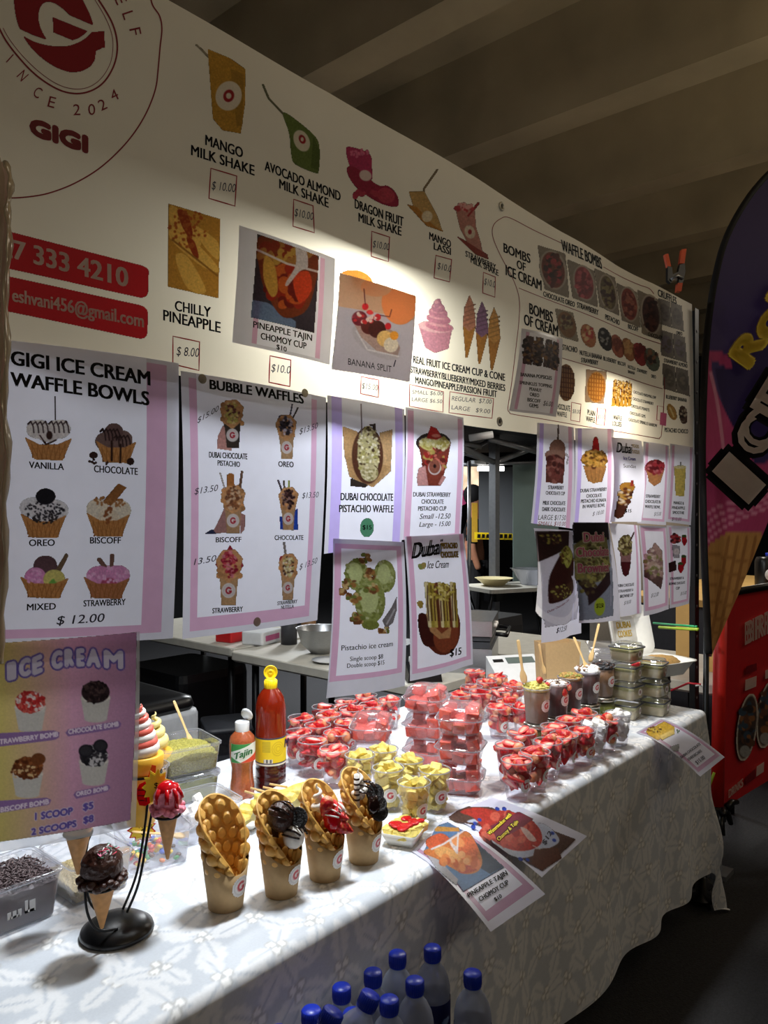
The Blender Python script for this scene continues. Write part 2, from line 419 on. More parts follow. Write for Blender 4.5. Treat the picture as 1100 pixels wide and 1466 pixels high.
class CV:                                       # pigment laid on a grid of points; X, Y are the brush coordinates
    def __init__(s, X, Y, soft, base=None):
        s.X = X; s.Y = Y; s.soft = soft; s.C = np.zeros(X.shape + (3,)); s.A = np.zeros(X.shape)
        n = NR.normal(0, 1, X.shape); s.n = n
        q = (n + np.roll(n, 1, 0) + np.roll(n, 1, 1) + np.roll(n, -1, 0) + np.roll(n, -1, 1)) / 2.2; s.q = q
        if base is not None: s.C[:] = base; s.A[:] = 1
    def put(s, m, col, n=0.0):
        c = np.broadcast_to(np.asarray(col, float), s.C.shape)
        if n: c = np.clip(c * (1 + .3 * n * s.q[..., None]), 0, 255)
        s.C = s.C * (1 - m[..., None]) + c * m[..., None]; s.A = s.A + m - s.A * m
    def E(s, cx, cy, rx, ry, col, rot=0, n=.12):
        dx = s.X - cx; dy = s.Y - cy
        if rot:
            c, q = math.cos(math.radians(rot)), math.sin(math.radians(rot)); dx, dy = dx * c + dy * q, -dx * q + dy * c
        d = np.hypot(dx / rx, dy / ry); s.put(np.clip((1 - d) * min(rx, ry) / s.soft + .5, 0, 1), col, n)
    def P(s, pts, col, n=.12):
        xs_ = [p[0] for p in pts]; ys_ = [p[1] for p in pts]
        near = (s.X > min(xs_) - s.soft) & (s.X < max(xs_) + s.soft) & (s.Y > min(ys_) - s.soft) & (s.Y < max(ys_) + s.soft)
        jj, ii = np.nonzero(near)
        if not len(jj): return
        X = s.X[jj, ii]; Y = s.Y[jj, ii]; m = np.zeros(X.shape)
        for ox, oy in ((-.25, -.25), (.25, -.25), (-.25, .25), (.25, .25)):
            ins = np.zeros(X.shape, bool); x = X + ox * s.soft; y = Y + oy * s.soft; k = len(pts)
            for i in range(k):
                x1, y1 = pts[i]; x2, y2 = pts[(i + 1) % k]
                if y1 == y2: continue
                ins ^= ((y1 > y) != (y2 > y)) & (x < (x2 - x1) * (y - y1) / (y2 - y1) + x1)
            m += ins * .25
        c = np.broadcast_to(np.asarray(col, float), (len(jj), 3))
        if n: c = np.clip(c * (1 + .3 * n * s.q[jj, ii][:, None]), 0, 255)
        s.C[jj, ii] = s.C[jj, ii] * (1 - m[:, None]) + c * m[:, None]; s.A[jj, ii] = s.A[jj, ii] + m - s.A[jj, ii] * m
    def clip(s, pts):                            # keep the print inside its own photograph
        k = CV(s.X, s.Y, s.soft); k.P(pts, (0, 0, 0), 0); s.C *= k.A[..., None]; s.A *= k.A
    def O(s, pts, col, n=.12):                  # an organic closed outline through the points
        q = [np.array(p, float) for p in pts]; k = len(q); out = []
        for i in range(k):
            p0, p1, p2, p3 = q[i - 1], q[i], q[(i + 1) % k], q[(i + 2) % k]
            for j in range(5):
                t = j / 5; out.append(tuple(0.5 * (2 * p1 + (p2 - p0) * t + (2 * p0 - 5 * p1 + 4 * p2 - p3) * t * t + (3 * p1 - p0 - 3 * p2 + p3) * t ** 3)))
        s.P(out, col, n)
    def T(s, txt, x0, y0, x1, y1, cap, col, b=0.0, hits=8):
        """printed lettering: glyph outlines laid down as pigment"""
        vs, fs = glyph(txt, 0.0); H = capH(); a = min(p[0] for p in vs); w = max(p[0] for p in vs) - a
        for k in range(hits if b else 1):
            ox, oy = (b * math.cos(6.283 * k / hits), b * math.sin(6.283 * k / hits)) if b else (0, 0)
            q = [(x0 + (x1 - x0) * (p[0] - a) / w + ox, y0 + (y1 - y0) * (p[0] - a) / w - cap * p[1] / H + oy) for p in vs]
            for f in fs: s.P([q[i] for i in f], col, 0)
    def L(s, pts, w, col, n=.08):
        d = np.full(s.X.shape, 1e9)
        for (x1, y1), (x2, y2) in zip(pts[:-1], pts[1:]):
            ex, ey = x2 - x1, y2 - y1; q = ex * ex + ey * ey or 1e-9
            t = np.clip(((s.X - x1) * ex + (s.Y - y1) * ey) / q, 0, 1)
            d = np.minimum(d, np.hypot(s.X - x1 - t * ex, s.Y - y1 - t * ey))
        s.put(np.clip((w / 2 - d) / s.soft + .5, 0, 1), col, n)
    def SP(s, cx, cy, rx, ry, col, k, r, n=.1):
        cols = col if isinstance(col, list) else [col]
        for i in range(k):
            a = RN.uniform(0, 6.283); q = math.sqrt(RN.random())
            s.E(cx + rx * q * math.cos(a), cy + ry * q * math.sin(a), r * RN.uniform(.6, 1.3), r * RN.uniform(.5, 1.1), cols[i % len(cols)], RN.uniform(0, 180), n)
    # ready-made pieces of the printed photographs
    def bowl(s, x, y, w, h, col=(196, 140, 80)):
        y -= 13; h *= 1.35
        s.P([(x - w / 2, y - h * .3), (x - w * .3, y + h * .55), (x + w * .3, y + h * .6), (x + w / 2, y - h * .25), (x + w * .2, y - h * .02), (x - w * .2, y - h * .02)], col)
        for k in range(-3, 4):
            s.L([(x + k * w * .12, y - h * .02), (x + k * w * .09 - w * .06, y + h * .55)], s.soft * .7, (150, 96, 48))
            s.L([(x + k * w * .12, y - h * .02), (x + k * w * .09 + w * .06, y + h * .55)], s.soft * .7, (160, 104, 54))
    def cup(s, x, y, wt, wb, h, col=(214, 212, 206)):
        s.P([(x - wt / 2, y - h / 2), (x - wb / 2, y + h / 2), (x + wb / 2, y + h / 2), (x + wt / 2, y - h / 2)], col, .04)
        s.E(x, y + h / 2, wb / 2, wb * .14, col, 0, .04)
    def logo(s, x, y, r):
        s.E(x, y, r, r * 1.12, (222, 214, 204), 0, .03); s.E(x, y, r * .8, r * .9, (205, 196, 186), 0, .05); s.E(x, y, r * .7, r * .8, (222, 214, 204), 0, .03)
        s.E(x, y, r * .46, r * .54, (176, 30, 44)); s.E(x, y, r * .24, r * .3, (222, 214, 204)); s.P([(x, y), (x + r * .5, y - r * .3), (x + r * .5, y - .02 * r)], (222, 214, 204)); s.P([(x, y - r * .02), (x + r * .46, y - r * .02), (x + r * .4, y + r * .3), (x + r * .05, y + r * .2)], (176, 30, 44))
    def bubbles(s, x0, x1, y0, y1, r, col=(206, 148, 84), k=9):
        for i in range(k): s.E(RN.uniform(x0, x1), RN.uniform(y0, y1), r, r, tuple(np.array(col) * RN.uniform(.8, 1.12)))
def pic(sf, parent, name, K, box, fn, label=None, step=0.9, off=0.0005, m='print', keep=0.03):
    x0, y0, x1, y1 = box; u0, v0 = kp(K, x0, y0); u1, v1 = kp(K, x1, y1)
    nx = max(4, int((u1 - u0) / step)); ny = max(4, int((v1 - v0) / step))
    U, V = np.meshgrid(np.linspace(u0, u1, nx), np.linspace(v0, v1, ny))
    cv = CV((U - K[0]) * K[2], (V - K[1]) * K[2], K[2] * step * 1.1); fn(cv)
    P = sf.at(U, V, off); A = cv.A
    fm = np.maximum(np.maximum(A[:-1, :-1], A[1:, :-1]), np.maximum(A[:-1, 1:], A[1:, 1:])) > .5
    C = cv.C / np.maximum(A, .02)[..., None]
    use = np.zeros(A.shape, bool); use[:-1, :-1] |= fm; use[1:, :-1] |= fm; use[:-1, 1:] |= fm; use[1:, 1:] |= fm
    idx = -np.ones(A.shape, int); idx[use] = np.arange(use.sum())
    mb = MB(); js, is_ = np.nonzero(fm)
    fs = [(idx[j, i], idx[j + 1, i], idx[j + 1, i + 1], idx[j, i + 1]) for j, i in zip(js, is_)]
    mb.add(P[use], fs, 0, True)
    return mb.build(name, M[m], parent, label, col=lin(np.clip(C[use], 0, 255)))

def sheet(name, label, corners, Y, bands=(), bulge=0.006, paper='paper', group=None, nx=13, ny=17, margin=None, cat='sign'):
    """a laminated sheet hanging at Y; corners are TL TR BR BL; bands are (a0,b0,a1,b1,material)"""
    W = [PY(c[0], c[1], Y) for c in corners]
    cx = (W[0][0] + W[1][0]) / 2; hw = abs(W[1][0] - W[0][0]) / 2; ph = RN.uniform(-.6, .6)
    zt = (W[0][2] + W[1][2]) / 2; hh = abs(zt - (W[2][2] + W[3][2]) / 2)
    bl = lambda X, Z: bulge * (np.cos(np.clip((X - cx) / hw, -1, 1) * 1.57 + ph * .5) + .5 * np.sin((zt - Z) / hh * 3.5 + ph))
    sf = Plane(Y, bl)
    As = sorted(set([round(q, 4) for q in np.linspace(0, 1, nx)] + [b[0] for b in bands] + [b[2] for b in bands]))
    Bs = sorted(set([round(q, 4) for q in np.linspace(0, 1, ny)] + [b[1] for b in bands] + [b[3] for b in bands]))
    A, B = np.meshgrid(As, Bs)
    C = [np.array(c, float) for c in corners]
    px = (1 - A)[..., None] * ((1 - B)[..., None] * C[0] + B[..., None] * C[3]) + A[..., None] * ((1 - B)[..., None] * C[1] + B[..., None] * C[2])
    P = sf.at(px[..., 0], px[..., 1])
    mats = [paper]; mb = MB(); n = len(As); vs = P.reshape(-1, 3); fs = []; ms = []
    for j in range(len(Bs) - 1):
        for i in range(n - 1):
            ca = (As[i] + As[i + 1]) / 2; cb = (Bs[j] + Bs[j + 1]) / 2; mm = paper
            for a0, b0, a1, b1, m_ in bands:
                if a0 <= ca <= a1 and b0 <= cb <= b1: mm = m_
            if mm not in mats: mats.append(mm)
            fs.append((j * n + i, (j + 1) * n + i, (j + 1) * n + i + 1, j * n + i + 1)); ms.append(mats.index(mm))
    mb.add(vs, fs); mb.m = ms
    o = mb.build(name, [M[q] for q in mats]); setp(o, label, cat, group)
    return o, sf
def frame(t=.04, s=.045, w=.05, m='mauve', top=True, r=None):
    """laminate edge, then a printed band, then paper"""
    out = [(0, 0, 1, 1, 'lam'), (t, s, 1 - t, 1 - s, m), (t + w, s + (w * .75 if top else 0), 1 - t - w, 1 - s - w * .75, 'paper')]
    return out
INKS = [M['ink'], M['pen'], M['red'], M['maroon'], M['pale'], M['violet'], M['yellowprint'], M['pinkprint'], M['gold']]
# ------------------------------------------------------------ the car park
def struct(name, mb, m): return setp(mb.build(name, m), kind='structure')
mb = MB(); mb.box(-4, 13, -5, 11, -0.1, 0); struct('floor', mb, M['asphalt'])
BH = CZ + 2.2
mb = MB(); mb.box(-4, 13, -5, 11, BH + 0.5, BH + 0.7); struct('ceiling', mb, M['concrete'])
for k in range(-1, 8):
    xb = (1.30 + 0.535 * k) * 2.2
    mb = MB()
    prof = [(xb - 0.20, BH), (xb, BH), (xb + 0.10, BH + 0.5), (xb - 0.30, BH + 0.5)]
    mb.add([(x, -5, z) for x, z in prof] + [(x, 11, z) for x, z in prof],
           [(0, 1, 2, 3), (4, 7, 6, 5), (0, 4, 5, 1), (1, 5, 6, 2), (3, 2, 6, 7), (0, 3, 7, 4)], 0, False)
    struct('ceiling_beam', mb, M['concrete'])
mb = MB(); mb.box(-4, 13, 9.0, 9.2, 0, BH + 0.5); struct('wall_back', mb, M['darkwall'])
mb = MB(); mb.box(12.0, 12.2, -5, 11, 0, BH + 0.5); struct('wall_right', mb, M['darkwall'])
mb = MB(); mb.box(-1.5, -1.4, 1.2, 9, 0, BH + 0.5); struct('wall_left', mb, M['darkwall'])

# ------------------------------------------------------------ the long menu banner
bulge_b = lambda X, Z: 0.006 * np.sin(X * 4.1) + 0.004 * np.sin(X * 9 + Z * 6)
SB = Plane(1.075, bulge_b)
xs = np.linspace(-0.35, 3.085, 90)
top = np.interp(xs, [-.35, .7, 1.08, 1.596, 1.988, 2.4, 2.706, 2.95, 3.085], [2.295, 2.30, 2.312, 2.303, 2.286, 2.288, 2.296, 2.296, 2.300])
bot = np.interp(xs, [-.35, .45, 1.0, 1.6, 2.2, 3.02, 3.085], [1.712, 1.710, 1.696, 1.690, 1.694, 1.722, 1.73])
B_ = np.linspace(0, 1, 16)[:, None]
Zb = top[None] * (1 - B_) + bot[None] * B_; Xb = np.repeat(xs[None], 16, 0)
mb = MB(); mb.grid(np.stack([Xb, 1.075 - bulge_b(Xb, Zb), Zb], -1))
BAN = mb.build('menu_banner', M['banner'])
setp(BAN, 'long cream vinyl menu banner hung along the top of the stall', 'banner')
L_ = MB()
def tb(K, s, x0, y0, x1, y1, cap, mi=0, **k): T(L_, SB, K, s, x0, y0, x1, y1, cap, mi, **k)
tb(KL, 'GIGI', 190, 846, 545, 956, 92, 3, bold=.085)
for ch, x, y, a in (('I', 12, 372, 42), ('N', 88, 480, 48), ('C', 200, 585, 30), ('E', 308, 645, 14), ('2', 485, 692, -2), ('0', 582, 690, -4), ('2', 672, 660, -24), ('4', 748, 600, -26), ('E', 690, 8, 66), ('L', 735, 103, 72), ('F', 778, 205, 78)):
    c, s_ = math.cos(math.radians(a)), math.sin(math.radians(a)); w = 22 if ch != 'I' else 4; h = 34
    ox, oy = -c * w - s_ * -h, -s_ * w + c * h
    tb(KL, ch, x + ox, y + oy, x + ox + 2 * w * c, y + oy + 2 * w * s_, 2 * h, 3, bold=.0, updir=(s_, -c))
tb(K1, '27 333 4210', -8, 1010, 503, 1130, 72, 4, bold=.03, off=.0014)
tb(K1, 'eshvani456@gmail.com', 38, 1190, 566, 1288, 50, 4, bold=.025, off=.0014)
for a in (('MANGO', 142, 332, 262, 374, 32), ('MILK SHAKE', 97, 364, 300, 430, 32), ('AVOCADO ALMOND', 335, 412, 588, 508, 30), ('MILK SHAKE', 383, 470, 547, 530, 30),
          ('DRAGON FRUIT', 636, 530, 789, 590, 29), ('MILK SHAKE', 648, 573, 783, 620, 28), ('MANGO', 868, 633, 932, 662, 23), ('LASSI', 882, 666, 932, 685, 22),
          ('STRAWBERRY', 977, 690, 1072, 735, 18), ('MILK SHAKE', 993, 710, 1080, 754, 19), ('CHILLY', 50, 862, 165, 884, 32), ('PINEAPPLE', 12, 894, 197, 934, 34)):
    tb(K2, *a)
for a in (('REAL FRUIT ICE CREAM CUP & CONE', 86, 690, 382, 755, 24), ('STRAWBERRY/BLUEBERRY/MIXED BERRIES', 76, 724, 383, 790, 22), ('MANGO/PINEAPPLE/PASSION FRUIT', 92, 760, 357, 811, 22),
          ('BOMBS', 382, 314, 475, 352, 31), ('OF', 428, 368, 458, 380, 28), ('ICE CREAM', 388, 392, 513, 445, 34), ('BOMBS', 470, 524, 552, 555, 36), ('OF CREAM', 450, 562, 570, 602, 36),
          ('CHOCOLATE OREO', 520, 464, 625, 502, 17), ('STRAWBERRY', 633, 503, 705, 530, 18), ('PISTACHIO', 730, 543, 785, 563, 17), ('BISCOFF', 818, 573, 856, 584, 15), ('CHOCOLATE', 890, 598, 935, 613, 13)):
    tb(K3, *a)
tb(K3, 'WAFFLE BOMBS', 580, 310, 720, 372, 38, shear=-.1)
tb(K3, 'CRUFFLES', 918, 462, 978, 492, 23)
for a in (('STACHIO', 385, 626, 462, 642, 28), ('NUTELLA BANANA', 476, 652, 590, 680, 24), ('STRAWBERRY', 483, 691, 570, 707, 23), ('BLUEBERRY', 597, 682, 668, 700, 21), ('BISCOFF', 675, 703, 722, 714, 19),
          ('NUTELLA', 735, 722, 780, 734, 18), ('BANANA', 735, 748, 775, 756, 16), ('STRAWBERRY', 788, 738, 846, 754, 18), ('OREO', 868, 770, 892, 776, 17),
          ('CHOCOLATE', 343, 936, 425, 950, 29), ('WAFFLE', 350, 974, 406, 982, 26), ('PLAIN', 520, 966, 560, 976, 27), ('WAFFLE', 513, 1000, 560, 1010, 27), ('WAFFLE', 653, 992, 698, 999, 24), ('LOLLIES', 650, 1024, 696, 1030, 24),
          ('CHOCOLATE MARSHMALLOW', 765, 854, 893, 884, 15), ('CHOCOLATE STRAWBERRY', 760, 890, 880, 916, 15), ('CHOCOLATE PEANUTS', 750, 928, 855, 950, 16), ('CHOCOLATE GEMS', 743, 965, 832, 984, 16), ('CHOCOLATE SPRINKLES RAINBOW', 735, 1000, 897, 1032, 16),
          ('STRAWBERRY ALMOND', 930, 690, 1040, 722, 20), ('BLUEBERRY BANANA', 943, 880, 1038, 902, 19), ('PISTACHIO CHOCO', 937, 1056, 1046, 1066, 22), ('OREO', 985, 545, 1015, 552, 18)):
    tb(KW, *a)
# handwritten prices and their boxes
def pbox(K, q, txts, w):
    line(L_, SB, K, q, w * 1.5, 2, True)
    for t in txts: tb(K, *t, 1, bold=.004, shear=.15)
pbox(K2, [(160, 407), (243, 432), (238, 528), (155, 503)], [('$ 10.00', 163, 474, 238, 484, 26)], 2.6)
pbox(K2, [(430, 505), (495, 525), (498, 612), (427, 592)], [('$10.00', 432, 558, 494, 572, 24)], 2.6)
pbox(K2, [(690, 605), (747, 624), (743, 703), (688, 686)], [('$10.00', 693, 656, 745, 667, 22)], 2.4)
pbox(K2, [(888, 685), (935, 700), (930, 771), (884, 757)], [('$10.0', 893, 728, 933, 740, 20)], 2.4)
pbox(K2, [(1032, 742), (1070, 757), (1068, 822), (1030, 808)], [('$10.0', 1034, 780, 1068, 792, 20)], 2.2)
pbox(K2, [(43, 945), (130, 963), (128, 1055), (42, 1035)], [('$ 8.00', 54, 1006, 127, 1012, 28)], 2.6)
pbox(K2, [(356, 1008), (422, 1022), (420, 1107), (354, 1093)], [('$10.0', 360, 1058, 420, 1066, 24)], 2.6)
pbox(K2, [(648, 1075), (706, 1086), (704, 1142), (646, 1130)], [('$15.00', 650, 1113, 702, 1120, 18)], 2.2)
pbox(K3, [(72, 765), (187, 790), (185, 860), (70, 840)], [('SMALL $6.00', 80, 797, 184, 803, 13), ('LARGE $6.50', 78, 822, 182, 830, 13)], 2)
pbox(K3, [(208, 790), (347, 815), (343, 882), (205, 862)], [('REGULAR  $7.00', 214, 820, 340, 833, 15), ('LARGE   $9.00', 213, 850, 336, 866, 14)], 2)
pbox(KW, [(434, 902), (485, 912), (478, 1005), (428, 996)], [('$8.00', 438, 958, 480, 962, 20)], 3)
pbox(KW, [(572, 930), (614, 938), (608, 1024), (566, 1016)], [('$5.00', 574, 985, 610, 989, 18)], 3)
pbox(KW, [(900, 918), (932, 925), (928, 1000), (896, 993)], [], 3)
# red rules round the waffle section
line(L_, SB, K3, smooth([(578, 284), (490, 240), (405, 196), (372, 200), (346, 225), (345, 265), (372, 330), (412, 405), (433, 470), (432, 540), (418, 650), (403, 770), (393, 845), (398, 862), (415, 870), (540, 890), (700, 915), (905, 948), (928, 948), (936, 925), (944, 800), (943, 740)], 5), 2.4, 3)
line(L_, SB, K3, smooth([(725, 364), (790, 394), (860, 424), (890, 436), (905, 455)], 5), 2.4, 3)
line(L_, SB, K3, [(433, 437), (590, 497), (760, 565), (932, 627)], 2.4, 3)
line(L_, SB, K3, [(585, 676), (760, 727), (938, 780)], 2.4, 3)
L_.build('lettering', INKS, BAN, 'black menu lettering and red price boxes')
# round shop emblem
E_ = MB()
line(E_, SB, KL, smooth([(930, -40), (950, 40), (995, 110), (1010, 190), (1000, 300), (990, 430), (975, 560), (925, 700), (850, 830), (750, 950), (620, 1065), (470, 1155), (320, 1215), (200, 1242), (60, 1255), (-80, 1250)], 6), 9, 3)
line(E_, SB, KL, smooth([(590, -30), (650, 60), (700, 150), (728, 240), (733, 330), (712, 420), (660, 510), (590, 565), (500, 590), (400, 578), (300, 530), (200, 455), (110, 360), (40, 270), (0, 200), (-40, 110)], 6), 11, 3)
line(E_, SB, KL, smooth([(575, -20), (632, 70), (678, 160), (704, 245), (705, 330), (688, 410), (640, 490), (575, 542), (495, 562), (400, 548), (310, 503), (215, 430), (125, 340), (55, 250), (15, 180)], 6), 4, 3)
outer = bez((85, -60), (80, 60), (110, 170), (125, 185)) + [(205, 222), (290, 250)] + bez((290, 250), (225, 160), (225, 60), (270, 22)) + bez((270, 22), (330, -10), (400, 60), (440, 100)) + [(520, 135), (582, 162)] + bez((582, 162), (560, 80), (520, 20), (480, -60))
belly = bez((145, 230), (220, 290), (390, 310), (455, 285)) + bez((455, 285), (520, 265), (560, 230), (575, 205)) + [(650, 202), (657, 305), (640, 300), (630, 310), (600, 322), (596, 370)] + bez((596, 370), (570, 440), (500, 460), (440, 455)) + bez((440, 455), (320, 430), (200, 330), (145, 230))
tongue = [(330, 112), (545, 200)] + bez((545, 200), (520, 225), (490, 245), (455, 255)) + [(335, 205)]
RD = (166, 26, 42)
pic(SB, BAN, 'emblem_letter', KL, (60, -64, 665, 465), lambda c: (c.P(outer, RD, .02), c.P(belly, RD, .02), c.P(tongue, RD, .02)), 'dark red G shaped emblem')
E_.build('emblem', INKS, BAN, 'dark red round G emblem')
for q in ([(-60, 895), (20, 916)] + bez((540, 1040), (588, 1050), (588, 1070)) + bez((586, 1140), (584, 1176), (548, 1170)) + [(-60, 1045)], [(-60, 1077)] + bez((545, 1200), (585, 1208), (584, 1240)) + bez((582, 1300), (580, 1338), (545, 1332)) + [(-60, 1215)]):
    pic(SB, BAN, 'contact_bar', K1, (-62, min(p[1] for p in q) - 4, 592, max(p[1] for p in q) + 4), lambda c, q=q: c.P(q, (200, 40, 52), .02), 'red rounded bar behind pale lettering', off=.0003)
# photographs printed on the banner
def f_shake(x, y, w, h, col, lean=0):
    def fn(c):
        c.P([(x - w / 2 - lean, y - h / 2 - h * .12), (x + w * .1, y - h * .5), (x + w / 2, y - h * .36), (x + w * .48 + lean, y + h * .1), (x + w * .36 + lean, y + h / 2), (x - w * .1 + lean, y + h * .46), (x - w * .36 + lean * .6, y + h * .3)], col)
        c.P([(x + w * .1, y - h * .36), (x + w * .46, y - h * .3), (x + w * .4 + lean, y + h * .4), (x + w * .25, y + h * .4)], tuple(np.array(col) * .88))
        c.E(x + w * .05 + lean * .5, y, w * .34, h * .2, (236, 228, 216), 20, .03); c.E(x + w * .05 + lean * .5, y, w * .14, h * .085, (170, 30, 46), 20); c.E(x + w * .05 + lean * .5, y, w * .07, h * .04, (236, 228, 216))
    return fn
pic(SB, BAN, 'drink_picture', K2, (95, 10, 285, 310), lambda c: (c.L([(110, 12), (150, 50)], 4, (170, 160, 140)), f_shake(210, 175, 125, 240, (206, 160, 62))(c)), 'printed mango milk shake')
pic(SB, BAN, 'drink_picture', K2, (320, 120, 540, 430), lambda c: (c.L([(332, 138), (350, 180), (398, 228)], 5, (120, 120, 96)), c.O([(398, 228), (430, 240), (505, 300), (520, 345), (516, 410), (505, 418), (440, 392), (425, 365), (418, 290)], (112, 132, 66)), c.P([(500, 300), (520, 345), (516, 410), (490, 400)], (92, 112, 52)), c.E(460, 315, 26, 36, (230, 224, 210), -25, .03), c.E(462, 310, 11, 15, (168, 30, 44), -25), c.E(462, 310, 5, 7, (230, 224, 210))), 'printed avocado almond milk shake')
def f_dragon(c):
    c.O([(608, 340), (632, 335), (683, 358), (690, 400), (690, 435), (660, 440), (625, 405)], (190, 60, 110))
    c.O([(612, 400), (640, 400), (705, 455), (740, 460), (768, 490), (770, 525), (720, 515), (650, 470), (618, 430)], (168, 40, 78)); c.E(735, 490, 28, 24, (196, 70, 96), 30); c.E(670, 425, 20, 17, (232, 214, 214), 30, .03)
    c.SP(648, 350, 30, 14, (224, 120, 160), 30, 4); c.SP(680, 490, 50, 12, (190, 60, 90), 8, 9)
pic(SB, BAN, 'drink_picture', K2, (600, 325, 780, 535), f_dragon, 'printed dragon fruit milk shake')
pic(SB, BAN, 'drink_picture', K2, (790, 405, 925, 620), lambda c: (c.L([(888, 412), (850, 470), (845, 530)], 4, (150, 130, 100)), c.P([(805, 480), (850, 480), (890, 560), (905, 605), (860, 580), (820, 530)], (205, 170, 110)), c.P([(800, 520), (830, 530), (880, 590), (915, 612), (860, 590)], (196, 140, 66)), c.E(860, 560, 16, 18, (236, 224, 200))), 'printed mango lassi')
pic(SB, BAN, 'drink_picture', K2, (935, 512, 1055, 702), lambda c: (c.P([(945, 535), (1005, 535), (1010, 600), (1025, 650), (1030, 690), (985, 650), (960, 600)], (196, 140, 130)), c.L([(985, 560), (1018, 520)], 6, (170, 50, 60)), c.SP(975, 535, 28, 14, [(230, 180, 180), (190, 70, 80)], 20, 7), c.E(990, 612, 16, 22, (226, 214, 200), -20), c.E(990, 612, 6, 8, (160, 40, 50)), c.P([(948, 625), (975, 640), (1045, 685), (1048, 700), (1010, 685)], (150, 60, 50))), 'printed strawberry milk shake')
def f_chilly(c):
    c.P([(27, 520), (192, 570), (189, 822), (27, 785)], (190, 140, 58))
    for p in (((35, 600), (110, 640), (185, 720), (180, 740), (120, 710), (40, 640)), ((50, 690), (90, 690), (150, 800), (90, 790)), ((110, 590), (160, 620), (188, 650), (185, 700), (130, 640)), ((30, 530), (60, 540), (130, 640), (110, 650), (40, 600))): c.O(p, (222, 180, 92), .1)
    c.O([(55, 540), (85, 550), (105, 610), (95, 630), (70, 590)], (150, 62, 30)); c.O([(85, 630), (110, 640), (125, 690), (110, 690)], (150, 60, 28)); c.SP(90, 600, 60, 60, (170, 90, 40), 60, 5); c.L([(40, 635), (110, 690), (185, 750)], 6, (150, 104, 44))
pic(SB, BAN, 'fruit_picture', K2, (24, 515, 196, 828), f_chilly, 'printed chilly pineapple photograph')
def f_soft(c):
    c.P([(838, 905), (940, 920), (930, 985), (890, 998), (860, 980)], (206, 150, 178)); c.E(890, 915, 52, 18, (228, 190, 206), 8)
    for k, (w, y) in enumerate(((42, 895), (36, 872), (28, 852), (19, 836), (9, 822))): c.E(900 - k, y + 18, w, 15, (206 - 3 * k, 142, 172), 12); c.E(896 - k, y + 13, w * .7, 5, (228, 178, 198), 12)
pic(SB, BAN, 'dessert_picture', K2, (830, 818, 955, 1002), f_soft, 'printed pink soft serve cup')
def f_cones(c):
    for x, y, col in ((990, 815, (196, 140, 120)), (1028, 835, (146, 112, 150)), (1065, 855, (204, 156, 90))):
        c.P([(x - 17, y + 100), (x + 18, y + 105), (x - 3, y + 200), (x - 8, y + 200)], (186, 134, 70)); c.P([(x, y), (x + 12, y + 30), (x + 20, y + 100), (x, y + 116), (x - 18, y + 96), (x - 14, y + 40)], col, .15)
        for k in range(5): c.L([(x - 14, y + 40 + 14 * k), (x + 16, y + 30 + 14 * k)], 3, tuple(np.array(col) * .8))
pic(SB, BAN, 'dessert_picture', K2, (968, 810, 1092, 1062), f_cones, 'printed trio of soft serve cones')
pic(SB, BAN, 'fruit_picture', K2, (575, 730, 830, 930), lambda c: (c.E(635, 765, 55, 32, (214, 150, 70), 10), c.E(812, 895, 10, 22, (220, 150, 60))), None)
def tile(K, q, plate, fn):
    return lambda c: (c.P(q, (150, 140, 128), .06), fn(c))
def waffle_tile(x, y, rx, ry, rot, cols):
    def fn(c):
        c.E(x, y, rx * 1.2, ry * 1.1, (186, 176, 166), rot, .04); c.E(x, y, rx, ry, cols[0], rot, .2); c.SP(x, y, rx * .8, ry * .85, cols[1:], 40, rx * .28, .2)
    return fn
for q, e, cols, nm in (([(500, 290), (590, 320), (606, 470), (525, 440)], (552, 375, 36, 62, -14), [(120, 60, 44), (60, 30, 28), (170, 60, 66), (90, 40, 34)], 'chocolate cookie waffle'),
                   ([(597, 340), (690, 380), (703, 502), (618, 470)], (655, 420, 30, 56, -14), [(150, 50, 60), (190, 90, 100), (120, 30, 44)], 'strawberry waffle'),
                   ([(690, 370), (770, 400), (785, 530), (710, 500)], (742, 452, 28, 58, -12), [(110, 96, 66), (140, 128, 84), (70, 40, 34)], 'pistachio waffle'),
                   ([(775, 418), (850, 450), (865, 570), (795, 545)], (823, 490, 28, 55, -10), [(140, 60, 50), (170, 100, 80), (110, 40, 36)], 'biscuit spread waffle'),
                   ([(852, 440), (925, 480), (935, 615), (870, 590)], (897, 525, 26, 62, -8), [(66, 36, 34), (50, 24, 24), (90, 50, 44)], 'chocolate waffle')):
    pic(SB, BAN, 'dessert_picture', K3, (q[0][0] - 4, q[0][1] - 4, q[2][0] + 4, q[2][1] + 4), tile(K3, q, 0, waffle_tile(*e, cols)), 'printed ' + nm)
